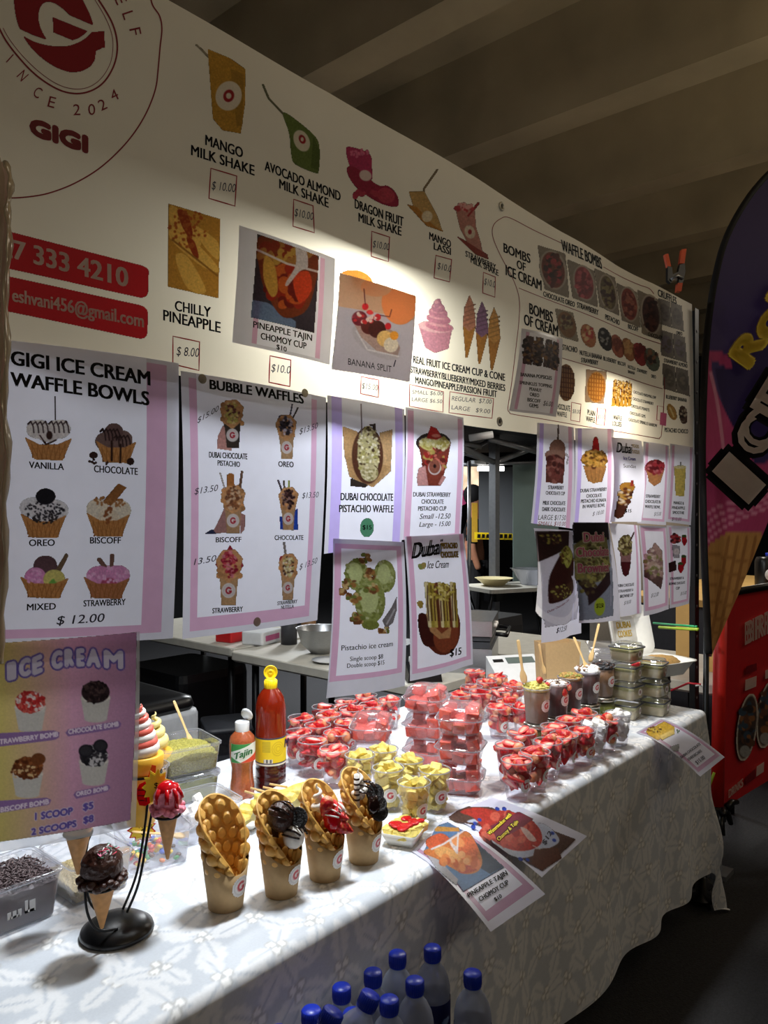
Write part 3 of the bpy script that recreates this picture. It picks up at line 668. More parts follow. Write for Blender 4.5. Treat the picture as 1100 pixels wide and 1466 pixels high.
for x, y, cols, nm in ((600, 562, [(140, 104, 70), (160, 150, 110), (90, 60, 44)], 'pistachio'), (672, 600, [(190, 130, 90), (190, 70, 66), (230, 200, 160)], 'nutella banana strawberry'), (730, 612, [(40, 36, 38), (150, 150, 150), (28, 26, 30)], 'blueberry'), (775, 635, [(176, 104, 80), (130, 66, 50)], 'biscuit spread'), (817, 646, [(170, 120, 80), (200, 160, 110)], 'nutella banana'), (860, 662, [(160, 60, 60), (120, 40, 44)], 'strawberry'), (902, 680, [(110, 120, 110), (70, 60, 60), (150, 110, 90)], 'cookie')):
    rx = 22 if x > 620 else 28
    pic(SB, BAN, 'dessert_picture', K3, (x - 44, y - 62, x + 44, y + 62), (lambda x, y, rx, cols: lambda c: (c.P([(x - 40, y - 56), (x + 20, y - 40), (x + 40, y + 58), (x - 20, y + 40)], (160, 150, 132), .05) if x == 600 else None, c.E(x, y, rx, 40 if x > 620 else 46, cols[0], -20), c.SP(x, y - 8, rx * .7, 24, cols[1:], 22, 7)))(x, y, rx, cols), 'printed %s cream bomb' % nm)
def grid_waffle(x, y, rx, ry, col, dark, sq=None):
    def fn(c):
        if sq: c.P(sq, (176, 150, 130), .05)
        c.E(x, y, rx, ry, col, 0, .1)
        for k in range(-3, 4): q = math.sqrt(1 - (k * .28) ** 2) * .92; c.L([(x + k * rx * .28, y - ry * q), (x + k * rx * .28, y + ry * q)], 4, dark); c.L([(x - rx * q, y + k * ry * .27 - 3), (x + rx * q, y + k * ry * .27 + 3)], 4, dark)
    return fn
pic(SB, BAN, 'dessert_picture', K3, (562, 692, 632, 832), grid_waffle(598, 760, 30, 62, (130, 96, 66), (72, 40, 30)), 'printed chocolate waffle round')
pic(SB, BAN, 'dessert_picture', K3, (662, 710, 738, 836), grid_waffle(702, 775, 30, 52, (214, 160, 84), (160, 100, 40), [(668, 715), (736, 722), (728, 832), (664, 825)]), 'printed plain waffle round')
def f_lollies(c):
    for k in range(5): c.P([(762 + 14 * k, 750 + 3 * k), (772 + 14 * k, 752 + 3 * k), (766 + 14 * k, 842), (754 + 14 * k, 840)], (216, 168, 70)); c.SP(765 + 14 * k, 785, 6, 34, [(120, 70, 40), (240, 220, 160)], 16, 3)
pic(SB, BAN, 'dessert_picture', K3, (748, 744, 842, 850), f_lollies, 'printed waffle lollies')
for j, (y0, cols) in enumerate(((470, [(96, 84, 78), (70, 56, 54)]), (578, [(110, 96, 110), (84, 70, 60)]), (692, [(104, 98, 92), (130, 122, 110)]))):
    for i in range(2):
        x0 = 918 + 9 * j + 40 * i; yy = y0 + 14 * i
        pic(SB, BAN, 'dessert_picture', K3, (x0 - 4, yy - 6, x0 + 50, yy + 108), (lambda x0, yy, cols: lambda c: (c.P([(x0, yy), (x0 + 38, yy + 14), (x0 + 44, yy + 100), (x0 + 5, yy + 86)], (128, 120, 114), .06), c.E(x0 + 22, yy + 50, 15, 32, cols[0], -12), c.SP(x0 + 22, yy + 50, 10, 24, cols, 14, 6)))(x0, yy, cols), 'printed cruffle photograph')
pic(SB, BAN, 'dessert_picture', K3, (950, 825, 1016, 905), lambda c: (c.E(968, 860, 11, 28, (190, 150, 84), -20), c.L([(962, 845), (974, 876)], 5, (230, 214, 160)), c.E(1002, 870, 11, 30, (90, 66, 58), -8), c.SP(1002, 870, 9, 24, [(190, 180, 160), (50, 36, 34)], 20, 4)), 'printed pistachio and chocolate buns')
g = MB()
for u, v in ((717, 296), (713, 604)):
    p = SB.at(np.array(float(u)), np.array(float(v)), .002); mm = Matrix.Translation(Vector(p)) @ RX(math.pi / 2)
    g.lathe([(.012, 0), (.012, .003), (.007, .004), (.006, .0)], 20, M=mm)
    g.lathe([(.006, .0005), (.0, .0006)], 12, M=mm, mi=1)
g.build('grommet', [M['grommet'], M['black']], BAN)
st, sfx = sheet('price_sticker', 'small red and dark sticker stuck over a price box at the banner far end', [(946, 590), (955, 592), (954, 610), (945, 608)], 1.062, (), 0, 'pinkprint')
# ------------------------------------------------------------ sheets taped on the banner and hanging below it
def letter(o, sf, items, name='lettering', mi=0):
    L = MB()
    for K, s, x0, y0, x1, y1, cap, *r in items:
        kw = r[1] if len(r) > 1 else {}
        T(L, sf, K, s, x0, y0, x1, y1, cap, r[0] if r else mi, **kw)
    return L.build(name, INKS, o)
HAND = dict(bold=.002, shear=.2)
# pineapple tajin cup, taped on the banner
o, sf = sheet('menu_sheet', 'laminated pineapple tajin chomoy cup sheet taped on the banner', [(342, 323), (480, 370), (473, 522), (333, 490)], 1.060, [(0, 0, 1, 1, 'lam'), (.19, .03, .24, .97, 'mauve'), (.84, .04, .89, .97, 'mauve'), (.24, .03, .84, .97, 'paper')], .004)
def f_ptcup(c):
    c.P([(308, 620), (505, 690), (490, 935), (288, 885)], (70, 60, 66)); c.P([(290, 830), (340, 840), (430, 900), (430, 920), (288, 886)], (120, 140, 168))
    c.O([(303, 650), (330, 622), (400, 640), (480, 672), (505, 700), (502, 740), (472, 850), (430, 884), (380, 880), (330, 800), (312, 730)], (130, 60, 32)); c.SP(400, 680, 85, 34, [(190, 150, 66), (170, 120, 56), (140, 50, 30)], 50, 17); c.SP(402, 785, 66, 66, [(160, 44, 26), (196, 96, 40), (120, 30, 24)], 60, 17); c.O([(330, 690), (360, 720), (370, 800), (350, 820), (325, 760)], (206, 160, 70)); c.O([(420, 760), (470, 740), (480, 800), (440, 840)], (206, 70, 36))
    c.L([(302, 668), (400, 715), (502, 740)], 7, (216, 206, 200)); c.O([(430, 655), (462, 668), (468, 725), (440, 740), (402, 785), (396, 775), (428, 720)], (206, 196, 190))
pic(sf, o, 'cup_picture', K2, (286, 615, 510, 940), lambda c: (f_ptcup(c), c.clip([(308, 620), (505, 690), (490, 935), (288, 885)])), 'printed photo of a pineapple chamoy cup')
letter(o, sf, [(K2, 'PINEAPPLE TAJIN', 296, 918, 484, 962, 20), (K2, 'CHOMOY CUP', 320, 955, 466, 988, 20), (K2, '$10', 370, 987, 402, 997, 15)])
o, sf = sheet('menu_sheet', 'laminated banana split sheet with orange blur taped on the banner', [(487, 391), (596, 424), (586, 547), (475, 528)], 1.060, (), .004)
def f_split(c):
    c.P([(577, 743), (820, 818), (798, 1092), (552, 1052)], (206, 200, 208), .02); c.P([(577, 743), (820, 818), (812, 895), (570, 850)], (206, 170, 140), .03); c.E(765, 840, 60, 70, (226, 140, 84), 0, .02); c.E(690, 790, 50, 30, (216, 160, 120), 0, .02)
    c.E(690, 965, 88, 42, (196, 190, 196), 32, .05); c.P([(612, 895), (640, 880), (740, 930), (765, 985), (755, 1015), (690, 995), (640, 950)], (176, 150, 140))
    for x, y, r, col in ((635, 890, 24, (120, 40, 50)), (665, 915, 26, (90, 40, 34)), (690, 925, 28, (74, 34, 30)), (715, 955, 26, (226, 190, 120)), (735, 975, 24, (230, 220, 200)), (745, 945, 14, (220, 150, 50))): c.E(x, y, r, r, col)
    for x, y in ((653, 852), (692, 886), (725, 915)): c.E(x, y, 10, 11, (190, 34, 40))
    c.L([(653, 845), (650, 795)], 3, (90, 30, 30)); c.L([(700, 880), (730, 885), (737, 862)], 3, (90, 30, 30)); c.L([(625, 930), (660, 990), (760, 1012)], 5, (226, 222, 224)); c.SP(650, 885, 35, 20, [(200, 50, 50), (240, 220, 210)], 16, 7)
pic(sf, o, 'dessert_picture', K2, (548, 738, 826, 1096), lambda c: (f_split(c), c.clip([(577, 743), (820, 818), (798, 1092), (552, 1052)])), 'printed banana split photograph')
letter(o, sf, [(K2, 'BANANA SPLIT', 602, 1037, 738, 1063, 20, 0, dict(bold=0.0)), (K2, '/', 744, 1044, 752, 1046, 22, 1)])
o, sf = sheet('menu_sheet', 'laminated banana popsicle sheet taped over the cream bombs heading', [(747, 470), (806, 485), (795, 597), (730, 588)], 1.060, [(0, 0, 1, 1, 'lam'), (.1, .03, .17, .97, 'mauve'), (.83, .03, .9, .97, 'mauve'), (.17, .03, .83, .97, 'paper')], .008)
pic(sf, o, 'dessert_picture', K3, (440, 595, 570, 730), lambda c: [(c.P([(x, y), (x + 22, y + 5), (x + 12, y + 100), (x - 14, y + 94)], (90, 66, 60)), c.SP(x + 6, y + 50, 16, 46, [(60, 40, 40), (130, 110, 100), (150, 110, 60), (40, 26, 28)], 40, 6)) for x, y in ((460, 600), (490, 605), (522, 612), (548, 620))], 'printed banana popsicles')
letter(o, sf, [(K3, 'BANANA POPSICLES', 440, 738, 538, 752, 12), (K3, 'SPRINKLES TOPPING', 438, 765, 540, 780, 11), (K3, 'PEANUT', 468, 787, 505, 794, 11), (K3, 'OREO', 470, 806, 498, 811, 12), (K3, 'BISCOFF', 464, 824, 503, 831, 12), (K3, 'GEMS', 470, 843, 497, 848, 12), (K3, '$6.00', 512, 838, 545, 843, 16, 1, HAND)])

# the large waffle bowls sheet
o, sf = sheet('menu_sheet', 'large laminated ice cream waffle bowls sheet hanging nearest the left edge', [(8, 487), (256, 520), (249, 914), (1, 926)], 1.052, [(0, 0, 1, 1, 'lam'), (.80, .015, .925, .975, 'mauve'), (0, .945, .925, .975, 'mauve'), (0, .0, .80, .945, 'paper')], .010)
def drizz(c, x, y, w, n=4, col=(52, 30, 30)):
    for k in range(n):
        q = x - w / 2 + w * (k + .5) / n; c.L([(q - 8, y - 12), (q, y - 20), (q + 7, y - 4), (q + 9, y + 16)], 4, col)
def f_b1(c):
    c.L([(169, 205), (169, 280)], 2, (60, 50, 50)); c.E(115, 310, 36, 30, (226, 220, 210)); c.E(180, 310, 36, 30, (230, 224, 214)); c.E(147, 325, 34, 26, (222, 214, 204)); drizz(c, 115, 305, 60); drizz(c, 180, 305, 60); c.bowl(147, 375, 146, 62); c.E(150, 330, 10, 14, (60, 34, 30)); c.L([(120, 330), (140, 360), (170, 345)], 4, (60, 34, 30))
def f_b2(c):
    c.E(335, 350, 38, 30, (120, 96, 88)); c.E(385, 345, 34, 30, (126, 100, 92)); c.E(358, 320, 30, 28, (110, 84, 78)); drizz(c, 345, 330, 60, 5, (44, 26, 26)); drizz(c, 385, 350, 50, 4, (44, 26, 26)); c.bowl(365, 385, 134, 60); c.L([(350, 350), (350, 412)], 7, (50, 28, 24)); c.L([(380, 360), (378, 418)], 6, (50, 28, 24))
    c.E(290, 395, 13, 10, (60, 36, 32)); c.E(412, 415, 12, 11, (56, 34, 30)); c.SP(310, 415, 36, 10, (60, 36, 32), 8, 4)
def f_b3(c):
    c.E(100, 565, 42, 32, (226, 224, 220)); c.E(165, 575, 44, 34, (228, 226, 222)); c.E(135, 580, 40, 30, (224, 220, 216)); c.SP(135, 575, 62, 30, (46, 42, 46), 90, 3.5); c.E(138, 530, 30, 26, (30, 28, 34)); c.bowl(132, 625, 142, 66); c.SP(135, 600, 40, 18, (50, 44, 44), 30, 4)
def f_b4(c):
    c.E(305, 570, 36, 32, (232, 222, 196)); c.E(378, 575, 36, 32, (232, 222, 196)); c.E(340, 595, 34, 24, (228, 214, 184)); c.P([(322, 545), (372, 488), (398, 500), (348, 560)], (156, 104, 56)); c.SP(320, 545, 30, 12, (176, 122, 70), 25, 4); c.SP(375, 550, 24, 12, (176, 122, 70), 25, 4); c.bowl(340, 622, 142, 66); c.SP(340, 590, 14, 30, (150, 90, 50), 20, 5)
def f_b5(c):
    c.P([(172, 770), (204, 715), (212, 722), (182, 785)], (120, 96, 70)); c.E(140, 755, 36, 32, (104, 76, 78)); c.E(110, 795, 34, 34, (222, 150, 190)); c.E(168, 800, 34, 32, (216, 206, 120)); c.SP(165, 815, 24, 16, (120, 180, 80), 16, 7); c.bowl(138, 828, 152, 58); c.SP(110, 790, 30, 26, (236, 180, 210), 14, 6)
def f_b6(c):
    c.L([(312, 735), (338, 768)], 12, (130, 96, 80)); c.L([(354, 722), (352, 768)], 12, (130, 96, 80)); c.E(315, 790, 44, 34, (224, 156, 192)); c.E(372, 788, 42, 34, (224, 158, 194)); c.E(345, 812, 26, 18, (190, 90, 120)); c.bowl(338, 828, 152, 60, (184, 124, 80)); c.SP(345, 785, 70, 24, (238, 190, 214), 22, 6)
for f, b, nm in ((f_b1, (68, 200, 226, 412), 'vanilla'), (f_b2, (268, 285, 436, 432), 'chocolate'), (f_b3, (52, 498, 212, 664), 'cookie'), (f_b4, (262, 484, 416, 660), 'biscuit'), (f_b5, (52, 710, 220, 868), 'mixed'), (f_b6, (256, 716, 418, 868), 'strawberry')):
    pic(sf, o, 'bowl_picture', K4, b, f, 'printed %s waffle bowl' % nm)
letter(o, sf, [(K4, 'GIGI ICE CREAM', 34, 97, 483, 166, 45, 0, dict(bold=.035)), (K4, 'WAFFLE BOWLS', 32, 166, 478, 232, 44, 0, dict(bold=.035)), (K4, 'VANILLA', 86, 436, 195, 443, 21), (K4, 'CHOCOLATE', 292, 450, 437, 459, 22), (K4, 'OREO', 88, 691, 168, 690, 21), (K4, 'BISCOFF', 281, 682, 382, 682, 20),
               (K4, 'MIXED', 85, 902, 175, 898, 21), (K4, 'STRAWBERRY', 264, 888, 402, 883, 20), (K4, '$ 12.00', 178, 948, 330, 938, 28, 1, dict(bold=.008, shear=.2))])
# bubble waffles
o, sf = sheet('menu_sheet', 'large laminated bubble waffles sheet with six printed cones', [(258, 531), (467, 569), (455, 888), (262, 915)], 1.046, [(0, 0, 1, 1, 'lam'), (.05, .02, .93, .975, 'mauve'), (.10, 0, .89, .925, 'paper'), (.93, 0, 1, 1, 'lam')], .010)
def cone(x, y0, y1, w, sleeve, tops, ext=None, hand=None):
    def fn(c):
        ym = y0 + (y1 - y0) * .55
        if hand: hand(c)
        if ext: ext(c)
        c.P([(x - w * .5, y0 + (ym - y0) * .35), (x - w * .28, ym + 20), (x + w * .28, ym + 20), (x + w * .5, y0 + (ym - y0) * .3), (x + w * .2, y0), (x - w * .25, y0 + 4)], (206, 156, 104)); c.bubbles(x - w * .42, x + w * .42, y0 + 22, ym - 10, w * .1, (204, 150, 96), 14)
        c.P([(x - w * .34, ym - 14), (x, ym + 16), (x + w * .34, ym - 18), (x + w * .27, y1), (x - w * .25, y1)], sleeve)
        c.SP(x, y0 + (ym - y0) * .5, w * .3, (ym - y0) * .42, tops, 70, w * .07, .2); c.logo(x, ym + (y1 - ym) * .42, w * .26)
    return fn
hand1 = lambda c: c.P([(258, 385), (268, 400), (300, 470), (296, 508), (228, 498), (232, 440)], (200, 150, 136))
hand2 = lambda c: (c.P([(268, 780), (280, 800), (280, 915), (205, 920), (240, 850)], (170, 126, 118)), c.P([(340, 820), (362, 830), (360, 900), (340, 920)], (176, 130, 120)), c.P([(172, 922), (205, 900), (225, 920)], (50, 56, 84)))
pic(sf, o, 'cone_picture', KB, (222, 248, 366, 512), cone(302, 255, 494, 112, (66, 56, 48), [(206, 196, 110), (188, 178, 92), (220, 200, 140), (110, 60, 60)], hand=hand1), 'printed dubai chocolate pistachio cone')
pic(sf, o, 'cone_picture', KB, (510, 276, 640, 556), cone(572, 330, 550, 108, (186, 152, 110), [(50, 42, 50), (30, 26, 34), (200, 190, 196), (70, 62, 76)], lambda c: (c.L([(590, 350), (606, 278)], 4, (60, 66, 90)), c.L([(600, 360), (636, 294)], 4, (60, 50, 50)), c.E(550, 352, 18, 20, (54, 62, 100)))), 'printed cookie cone')
pic(sf, o, 'cone_picture', KB, (170, 608, 366, 926), cone(304, 680, 918, 116, (180, 144, 104), [(150, 96, 60), (206, 176, 140), (120, 76, 50)], lambda c: (c.P([(274, 630), (292, 620), (308, 630), (310, 720), (276, 720)], (176, 116, 60)), c.L([(335, 700), (346, 614)], 9, (120, 90, 70)), c.L([(264, 700), (242, 622)], 4, (200, 190, 180))), hand2), 'printed biscuit cone')
pic(sf, o, 'cone_picture', KB, (518, 650, 640, 912), cone(580, 690, 902, 104, (186, 150, 108), [(60, 34, 34), (40, 22, 24), (150, 120, 110), (90, 60, 56)], lambda c: (c.L([(550, 720), (526, 656)], 6, (70, 56, 66)), c.L([(560, 720), (556, 660)], 6, (90, 80, 60)), c.L([(580, 720), (582, 660)], 6, (160, 170, 80))), lambda c: (c.P([(535, 835), (560, 840), (570, 900), (540, 900)], (40, 70, 160)), c.P([(600, 830), (628, 796), (632, 902), (600, 902)], (40, 76, 170)))), 'printed chocolate cone in a blue glove')
pic(sf, o, 'cone_picture', KB, (220, 976, 362, 1284), cone(290, 1000, 1276, 128, (192, 154, 108), [(160, 40, 56), (190, 70, 80), (140, 30, 48), (214, 130, 136)], lambda c: [c.P([(x, y), (x + 22, y + 34), (x, y + 60), (x - 20, y + 34)], (164, 44, 60)) for x, y in ((292, 980), (265, 1000), (318, 1005), (245, 1040), (336, 1045))]), 'printed strawberry cone')
pic(sf, o, 'cone_picture', KB, (534, 962, 642, 1258), cone(586, 1020, 1250, 100, (190, 154, 112), [(220, 210, 150), (200, 190, 120), (230, 220, 190), (90, 60, 46)], lambda c: (c.L([(572, 1040), (560, 968)], 9, (140, 130, 120)), c.E(552, 1050, 12, 18, (170, 50, 60)))), 'printed strawberry nutella cone')
letter(o, sf, [(KB, 'BUBBLE WAFFLES', 200, 200, 667, 274, 46, 0, dict(bold=.035)), (KB, 'DUBAI CHOCOLATE', 190, 542, 372, 552, 28), (KB, 'PISTACHIO', 230, 582, 336, 590, 26), (KB, 'OREO', 528, 588, 607, 591, 27), (KB, 'BISCOFF', 224, 964, 345, 962, 25), (KB, 'CHOCOLATE', 511, 952, 662, 952, 23),
               (KB, 'STRAWBERRY', 215, 1318, 360, 1308, 25), (KB, 'STRAWBERRY', 534, 1277, 638, 1267, 18), (KB, 'NUTELLA', 554, 1297, 620, 1291, 17), (KB, '$15.00', 136, 372, 236, 310, 30, 1, HAND), (KB, '$13.50', 640, 428, 740, 395, 30, 1, HAND), (KB, '$13.50', 120, 726, 228, 708, 32, 1, HAND),
               (KB, '$13.50', 652, 745, 740, 740, 28, 1, HAND), (KB, '13.50', 122, 1078, 224, 1058, 32, 1, HAND), (KB, '$ 13.50', 644, 1102, 738, 1068, 30, 1, HAND)])
d = MB()
for x, y in ((433, 1360), (676, 220), (165, 150)):
    p = sf.at(*[np.array(q) for q in kp(KB, x, y)], .001); d.lathe([(.008, 0), (.007, .0015), (0, .002)], 16, M=Matrix.Translation(Vector(p)) @ RX(math.pi / 2))
d.build('tape_dot', M['tape'], o)

# ice cream bombs sheet: pastel print over the whole sheet
o, sf = sheet('menu_sheet', 'pastel yellow and pink ice cream bombs sheet hanging lowest at left', [(-14, 925), (200, 904), (195, 1184), (-14, 1222)], 1.034, (), .006, 'film')
def f_bomb(c):
    a = np.clip(c.X / 560, 0, 1)[..., None]; b = np.clip((c.Y - 100) / 800, 0, 1)[..., None]
    c1 = np.array((232, 214, 130.)); c2 = np.array((236, 180, 206.)); c3 = np.array((186, 140, 172.))
    base = np.where(a < .5, c1 + (c2 - c1) * a * 2, c2 + (c3 - c2) * (a - .5) * 2) * (1 - b * .10)
    m = np.zeros(c.X.shape)
    cv2 = CV(c.X, c.Y, c.soft); cv2.P([(-45, 118), (550, 72), (526, 828), (-45, 922)], (255, 255, 255), 0); c.put(cv2.A, base, .04)
    for x, y, tops, sc in ((113, 375, [(190, 50, 50), (210, 96, 84), (230, 210, 204)], 1), (375, 335, [(54, 40, 42), (84, 64, 62), (36, 26, 28)], 1), (103, 640, [(120, 66, 36), (150, 90, 50), (90, 46, 26)], 1), (368, 590, [(60, 56, 60), (200, 196, 196), (36, 34, 38)], 1)):
        c.cup(x, y + 40, 122, 92, 86, (206, 202, 194)); c.E(x, y - 4, 61, 20, (222, 216, 206)); c.E(x, y - 26, 58, 44, tops[0]); c.SP(x, y - 26, 54, 42, tops, 110, 8, .2)
    c.E(145, 578, 28, 24, (120, 70, 40)); c.SP(90, 630, 60, 30, [(222, 190, 140), (110, 60, 34)], 50, 6)
    for x, y in ((335, 545), (395, 525)): c.E(x, y, 30, 26, (40, 38, 44)); c.E(x, y, 23, 19, (58, 56, 60))
    for q in ([(-45, 478), (205, 462), (228, 470), (226, 490), (210, 500), (-45, 535)], [(262, 458), (470, 425), (482, 436), (478, 448), (468, 456), (262, 486), (252, 472)], [(-45, 752), (180, 733), (198, 742), (190, 762), (-45, 806)], [(296, 708), (430, 682), (440, 694), (428, 710), (298, 738), (286, 722)]): c.P(q, (150, 116, 168), .03)
f_bomb0 = f_bomb
def f_bomb(c):
    f_bomb0(c)
    its = (('I', 22, 262, 60, 255), ('C', 68, 250, 118, 238), ('E', 120, 240, 164, 226), ('C', 196, 218, 244, 208), ('R', 248, 206, 290, 200), ('E', 296, 204, 332, 202), ('A', 336, 202, 398, 208), ('M', 408, 210, 492, 214))
    for s_, x0, y0, x1, y1 in its: c.T(s_, x0 + 8, y0 - 2, x1 - 6, y1 - 2, 62, (112, 96, 176), 13, 12)
    for s_, x0, y0, x1, y1 in its: c.T(s_, x0 + 8, y0 - 2, x1 - 6, y1 - 2, 62, (226, 218, 232), 6, 8)
    for s_, x0, y0, x1, y1, h in (('STRAWBERRY BOMB', -18, 522, 222, 486, 19), ('CHOCOLATE BOMB', 264, 477, 470, 446, 18), ('BISCOFF BOMB', 0, 795, 188, 758, 19), ('OREO BOMB', 298, 728, 428, 704, 17)): c.T(s_, x0, y0, x1, y1, h, (240, 226, 236), 1.3, 4)
    for s_, x0, y0, x1, y1, h in (('1 SCOOP', 136, 824, 284, 800, 27), ('$5', 328, 785, 368, 778, 27), ('2 SCOOPS', 122, 886, 300, 850, 25), ('$8', 330, 838, 370, 830, 26)): c.T(s_, x0, y0, x1, y1, h, (220, 206, 222), 5, 8); c.T(s_, x0, y0, x1, y1, h, (104, 86, 164), 2, 5)
pic(sf, o, 'poster_print', KI, (-46, 66, 556, 928), f_bomb, None, step=1.0)
# middle four sheets
BL = [(0, 0, 1, 1, 'lam'), (.05, 0, .17, 1, 'lilac'), (.86, 0, .97, 1, 'lilac'), (.17, .0, .86, 1, 'paper')]
o, sf = sheet('menu_sheet', 'lilac edged dubai chocolate pistachio waffle sheet with green price disc', [(468, 566), (579, 586), (576, 776), (465, 793)], 1.052, BL, .008)
def f_dw(c):
    c.P([(152, 165), (215, 190), (260, 440), (180, 395), (158, 290)], (202, 164, 110)); c.P([(382, 180), (320, 195), (290, 440), (372, 370)], (206, 170, 118)); c.P([(160, 300), (372, 350), (285, 445), (190, 400)], (190, 152, 100)); c.P([(185, 405), (260, 432), (250, 446), (186, 440)], (60, 50, 44))
    c.E(262, 300, 72, 130, (96, 60, 42)); c.E(265, 290, 50, 125, (190, 180, 128)); c.SP(265, 285, 52, 120, [(214, 206, 160), (170, 162, 96), (232, 226, 196), (90, 70, 44), (200, 190, 130)], 170, 7, .2); c.E(270, 380, 40, 38, (200, 188, 140)); c.SP(270, 380, 36, 34, [(222, 214, 176), (160, 150, 96)], 40, 6); c.SP(285, 170, 20, 14, (70, 50, 40), 10, 5); c.L([(234, 60), (234, 200)], 4, (150, 140, 150))
pic(sf, o, 'waffle_picture', K5, (146, 60, 386, 450), f_dw, 'printed pistachio waffle in a kraft sleeve')
pic(sf, o, 'price_disc', K5, (230, 588, 298, 678), lambda c: c.E(264, 632, 30, 42, (96, 160, 120), 0, .03), 'green price disc')
letter(o, sf, [(K5, 'DUBAI CHOCOLATE', 145, 505, 386, 508, 33), (K5, 'PISTACHIO WAFFLE', 140, 560, 390, 562, 33), (K5, '$15', 244, 640, 285, 640, 20, 0, dict(off=.0014))])
BM = lambda l=.04, w=.07, b=.04: [(0, 0, 1, 1, 'lam'), (l, .02, 1 - l, 1 - b, 'mauve'), (l + w, .0, 1 - l - w, 1 - b - .02, 'paper')]
o, sf = sheet('menu_sheet', 'mauve edged dubai strawberry chocolate pistachio cup sheet with handwritten prices', [(579, 583), (664, 598), (662, 766), (576, 773)], 1.058, BM(.03, .09, 0), .008)
def f_ds(c):
    c.E(570, 240, 78, 46, (60, 50, 46)); c.P([(500, 240), (650, 240), (632, 330), (600, 438), (530, 438), (518, 340)], (140, 66, 50)); c.E(575, 245, 70, 36, (206, 196, 120)); c.SP(575, 245, 68, 34, [(222, 214, 150), (190, 176, 90), (236, 230, 190)], 80, 8); c.P([(535, 220), (555, 165), (580, 175), (606, 215), (580, 226)], (200, 50, 46)); c.E(578, 208, 20, 8, (232, 150, 130))
    c.SP(575, 320, 55, 50, [(190, 170, 90), (170, 50, 44), (110, 44, 34), (206, 120, 100)], 60, 10); c.P([(502, 360), (530, 345), (545, 438), (500, 438), (495, 400)], (214, 160, 150)); c.P([(590, 430), (610, 390), (625, 400), (600, 438)], (206, 150, 140)); c.logo(572, 355, 30); c.E(572, 350, 26, 32, (150, 90, 70)); c.E(572, 348, 7, 9, (40, 20, 20))
pic(sf, o, 'cup_picture', K5, (490, 158, 662, 442), f_ds, 'printed dubai strawberry cup')
letter(o, sf, [(K5, 'DUBAI STRAWBERRY', 482, 488, 654, 490, 20), (K5, 'CHOCOLATE', 518, 521, 620, 522, 20), (K5, 'PISTACHIO CUP', 505, 554, 635, 553, 20), (K5, 'Small -12.50', 512, 592, 656, 590, 24, 0, dict(bold=.01, shear=.2)), (K5, 'Large - 15.00', 512, 628, 658, 624, 22, 0, dict(bold=.01, shear=.2))])
o, sf = sheet('menu_sheet', 'mauve framed pistachio ice cream sheet with single and double scoop prices', [(478.6, 771), (578, 776), (580, 982), (468, 1000)], 1.044, [(0, 0, 1, 1, 'lam'), (.02, .03, .95, .90, 'mauve'), (.10, .06, .87, .865, 'paper')], .010)
def f_pi(c):
    for x, y, rx, ry in ((215, 850, 48, 70), (340, 855, 52, 72), (270, 970, 66, 100)):
        c.E(x, y, rx, ry, (150, 158, 84)); c.SP(x, y, rx * .95, ry * .95, [(170, 176, 110), (126, 134, 62), (196, 200, 150)], 60, 9); c.E(x - 5, y - 10, rx * .6, ry * .65, (196, 204, 140), 0, .08)
    for x, y, k in ((245, 775, 14), (270, 850, 18), (275, 915, 20), (180, 890, 14), (200, 960, 20), (215, 1050, 30), (330, 1105, 10), (165, 940, 8)): c.SP(x, y, 26, 22, [(170, 120, 66), (126, 80, 46), (206, 180, 120), (120, 130, 60)], k, 10)
    c.E(270, 1080, 36, 20, (130, 138, 64)); c.P([(325, 1060), (370, 1000), (398, 950), (396, 1010), (375, 1070), (340, 1092)], (130, 124, 120)); c.L([(345, 1075), (385, 1010)], 8, (190, 186, 182))
pic(sf, o, 'dessert_picture', K5, (140, 745, 400, 1120), f_pi, 'printed pistachio ice cream scoops')
letter(o, sf, [(K5, 'Pistachio ice cream', 150, 1200, 378, 1178, 24, 0, dict(bold=.01)), (K5, 'Single scoop $8', 186, 1248, 330, 1234, 20, 0, dict(bold=.01)), (K5, 'Double scoop $15', 175, 1280, 338, 1262, 20, 0, dict(bold=.01))])
o, sf = sheet('menu_sheet', 'mauve framed dubai pistachio chocolate ice cream sheet in a waffle bowl, $15', [(580.6, 768), (664, 764), (677, 951), (587, 975)], 1.048, [(0, 0, 1, 1, 'lam'), (.03, .0, .97, .955, 'mauve'), (.10, 0, .90, .925, 'paper')], .010)
def f_di(c):
    c.E(610, 1100, 84, 118, (110, 50, 34)); c.O([(500, 1060), (525, 1030), (620, 1140), (560, 1180), (520, 1160)], (74, 32, 26)); c.E(625, 1130, 60, 80, (140, 72, 44), 10); c.P([(530, 1020), (560, 1080), (600, 1120), (640, 1090), (660, 1010), (640, 1140), (590, 1145), (550, 1110)], (186, 140, 90))
    for x in range(535, 665, 14):
        c.L([(x, 905 + RN.randint(-25, 15)), (x + 5, 980), (x + 14, 1085)], 16, [(196, 176, 84), (120, 66, 40), (226, 214, 160), (170, 150, 60)][(x // 14) % 4])
        c.L([(x + 5, 900), (x + 3, 980), (x + 8, 1060)], 5, (80, 44, 30))
    c.SP(600, 930, 60, 40, [(196, 180, 80), (150, 130, 44), (220, 206, 130)], 60, 7); c.SP(508, 985, 8, 14, (176, 150, 70), 6, 6); c.E(525, 808, 9, 14, (180, 160, 90), 20); c.E(513, 812, 7, 12, (150, 160, 90), -20)
pic(sf, o, 'dessert_picture', K5, (495, 790, 700, 1222), f_di, 'printed pistachio waffle bowl')
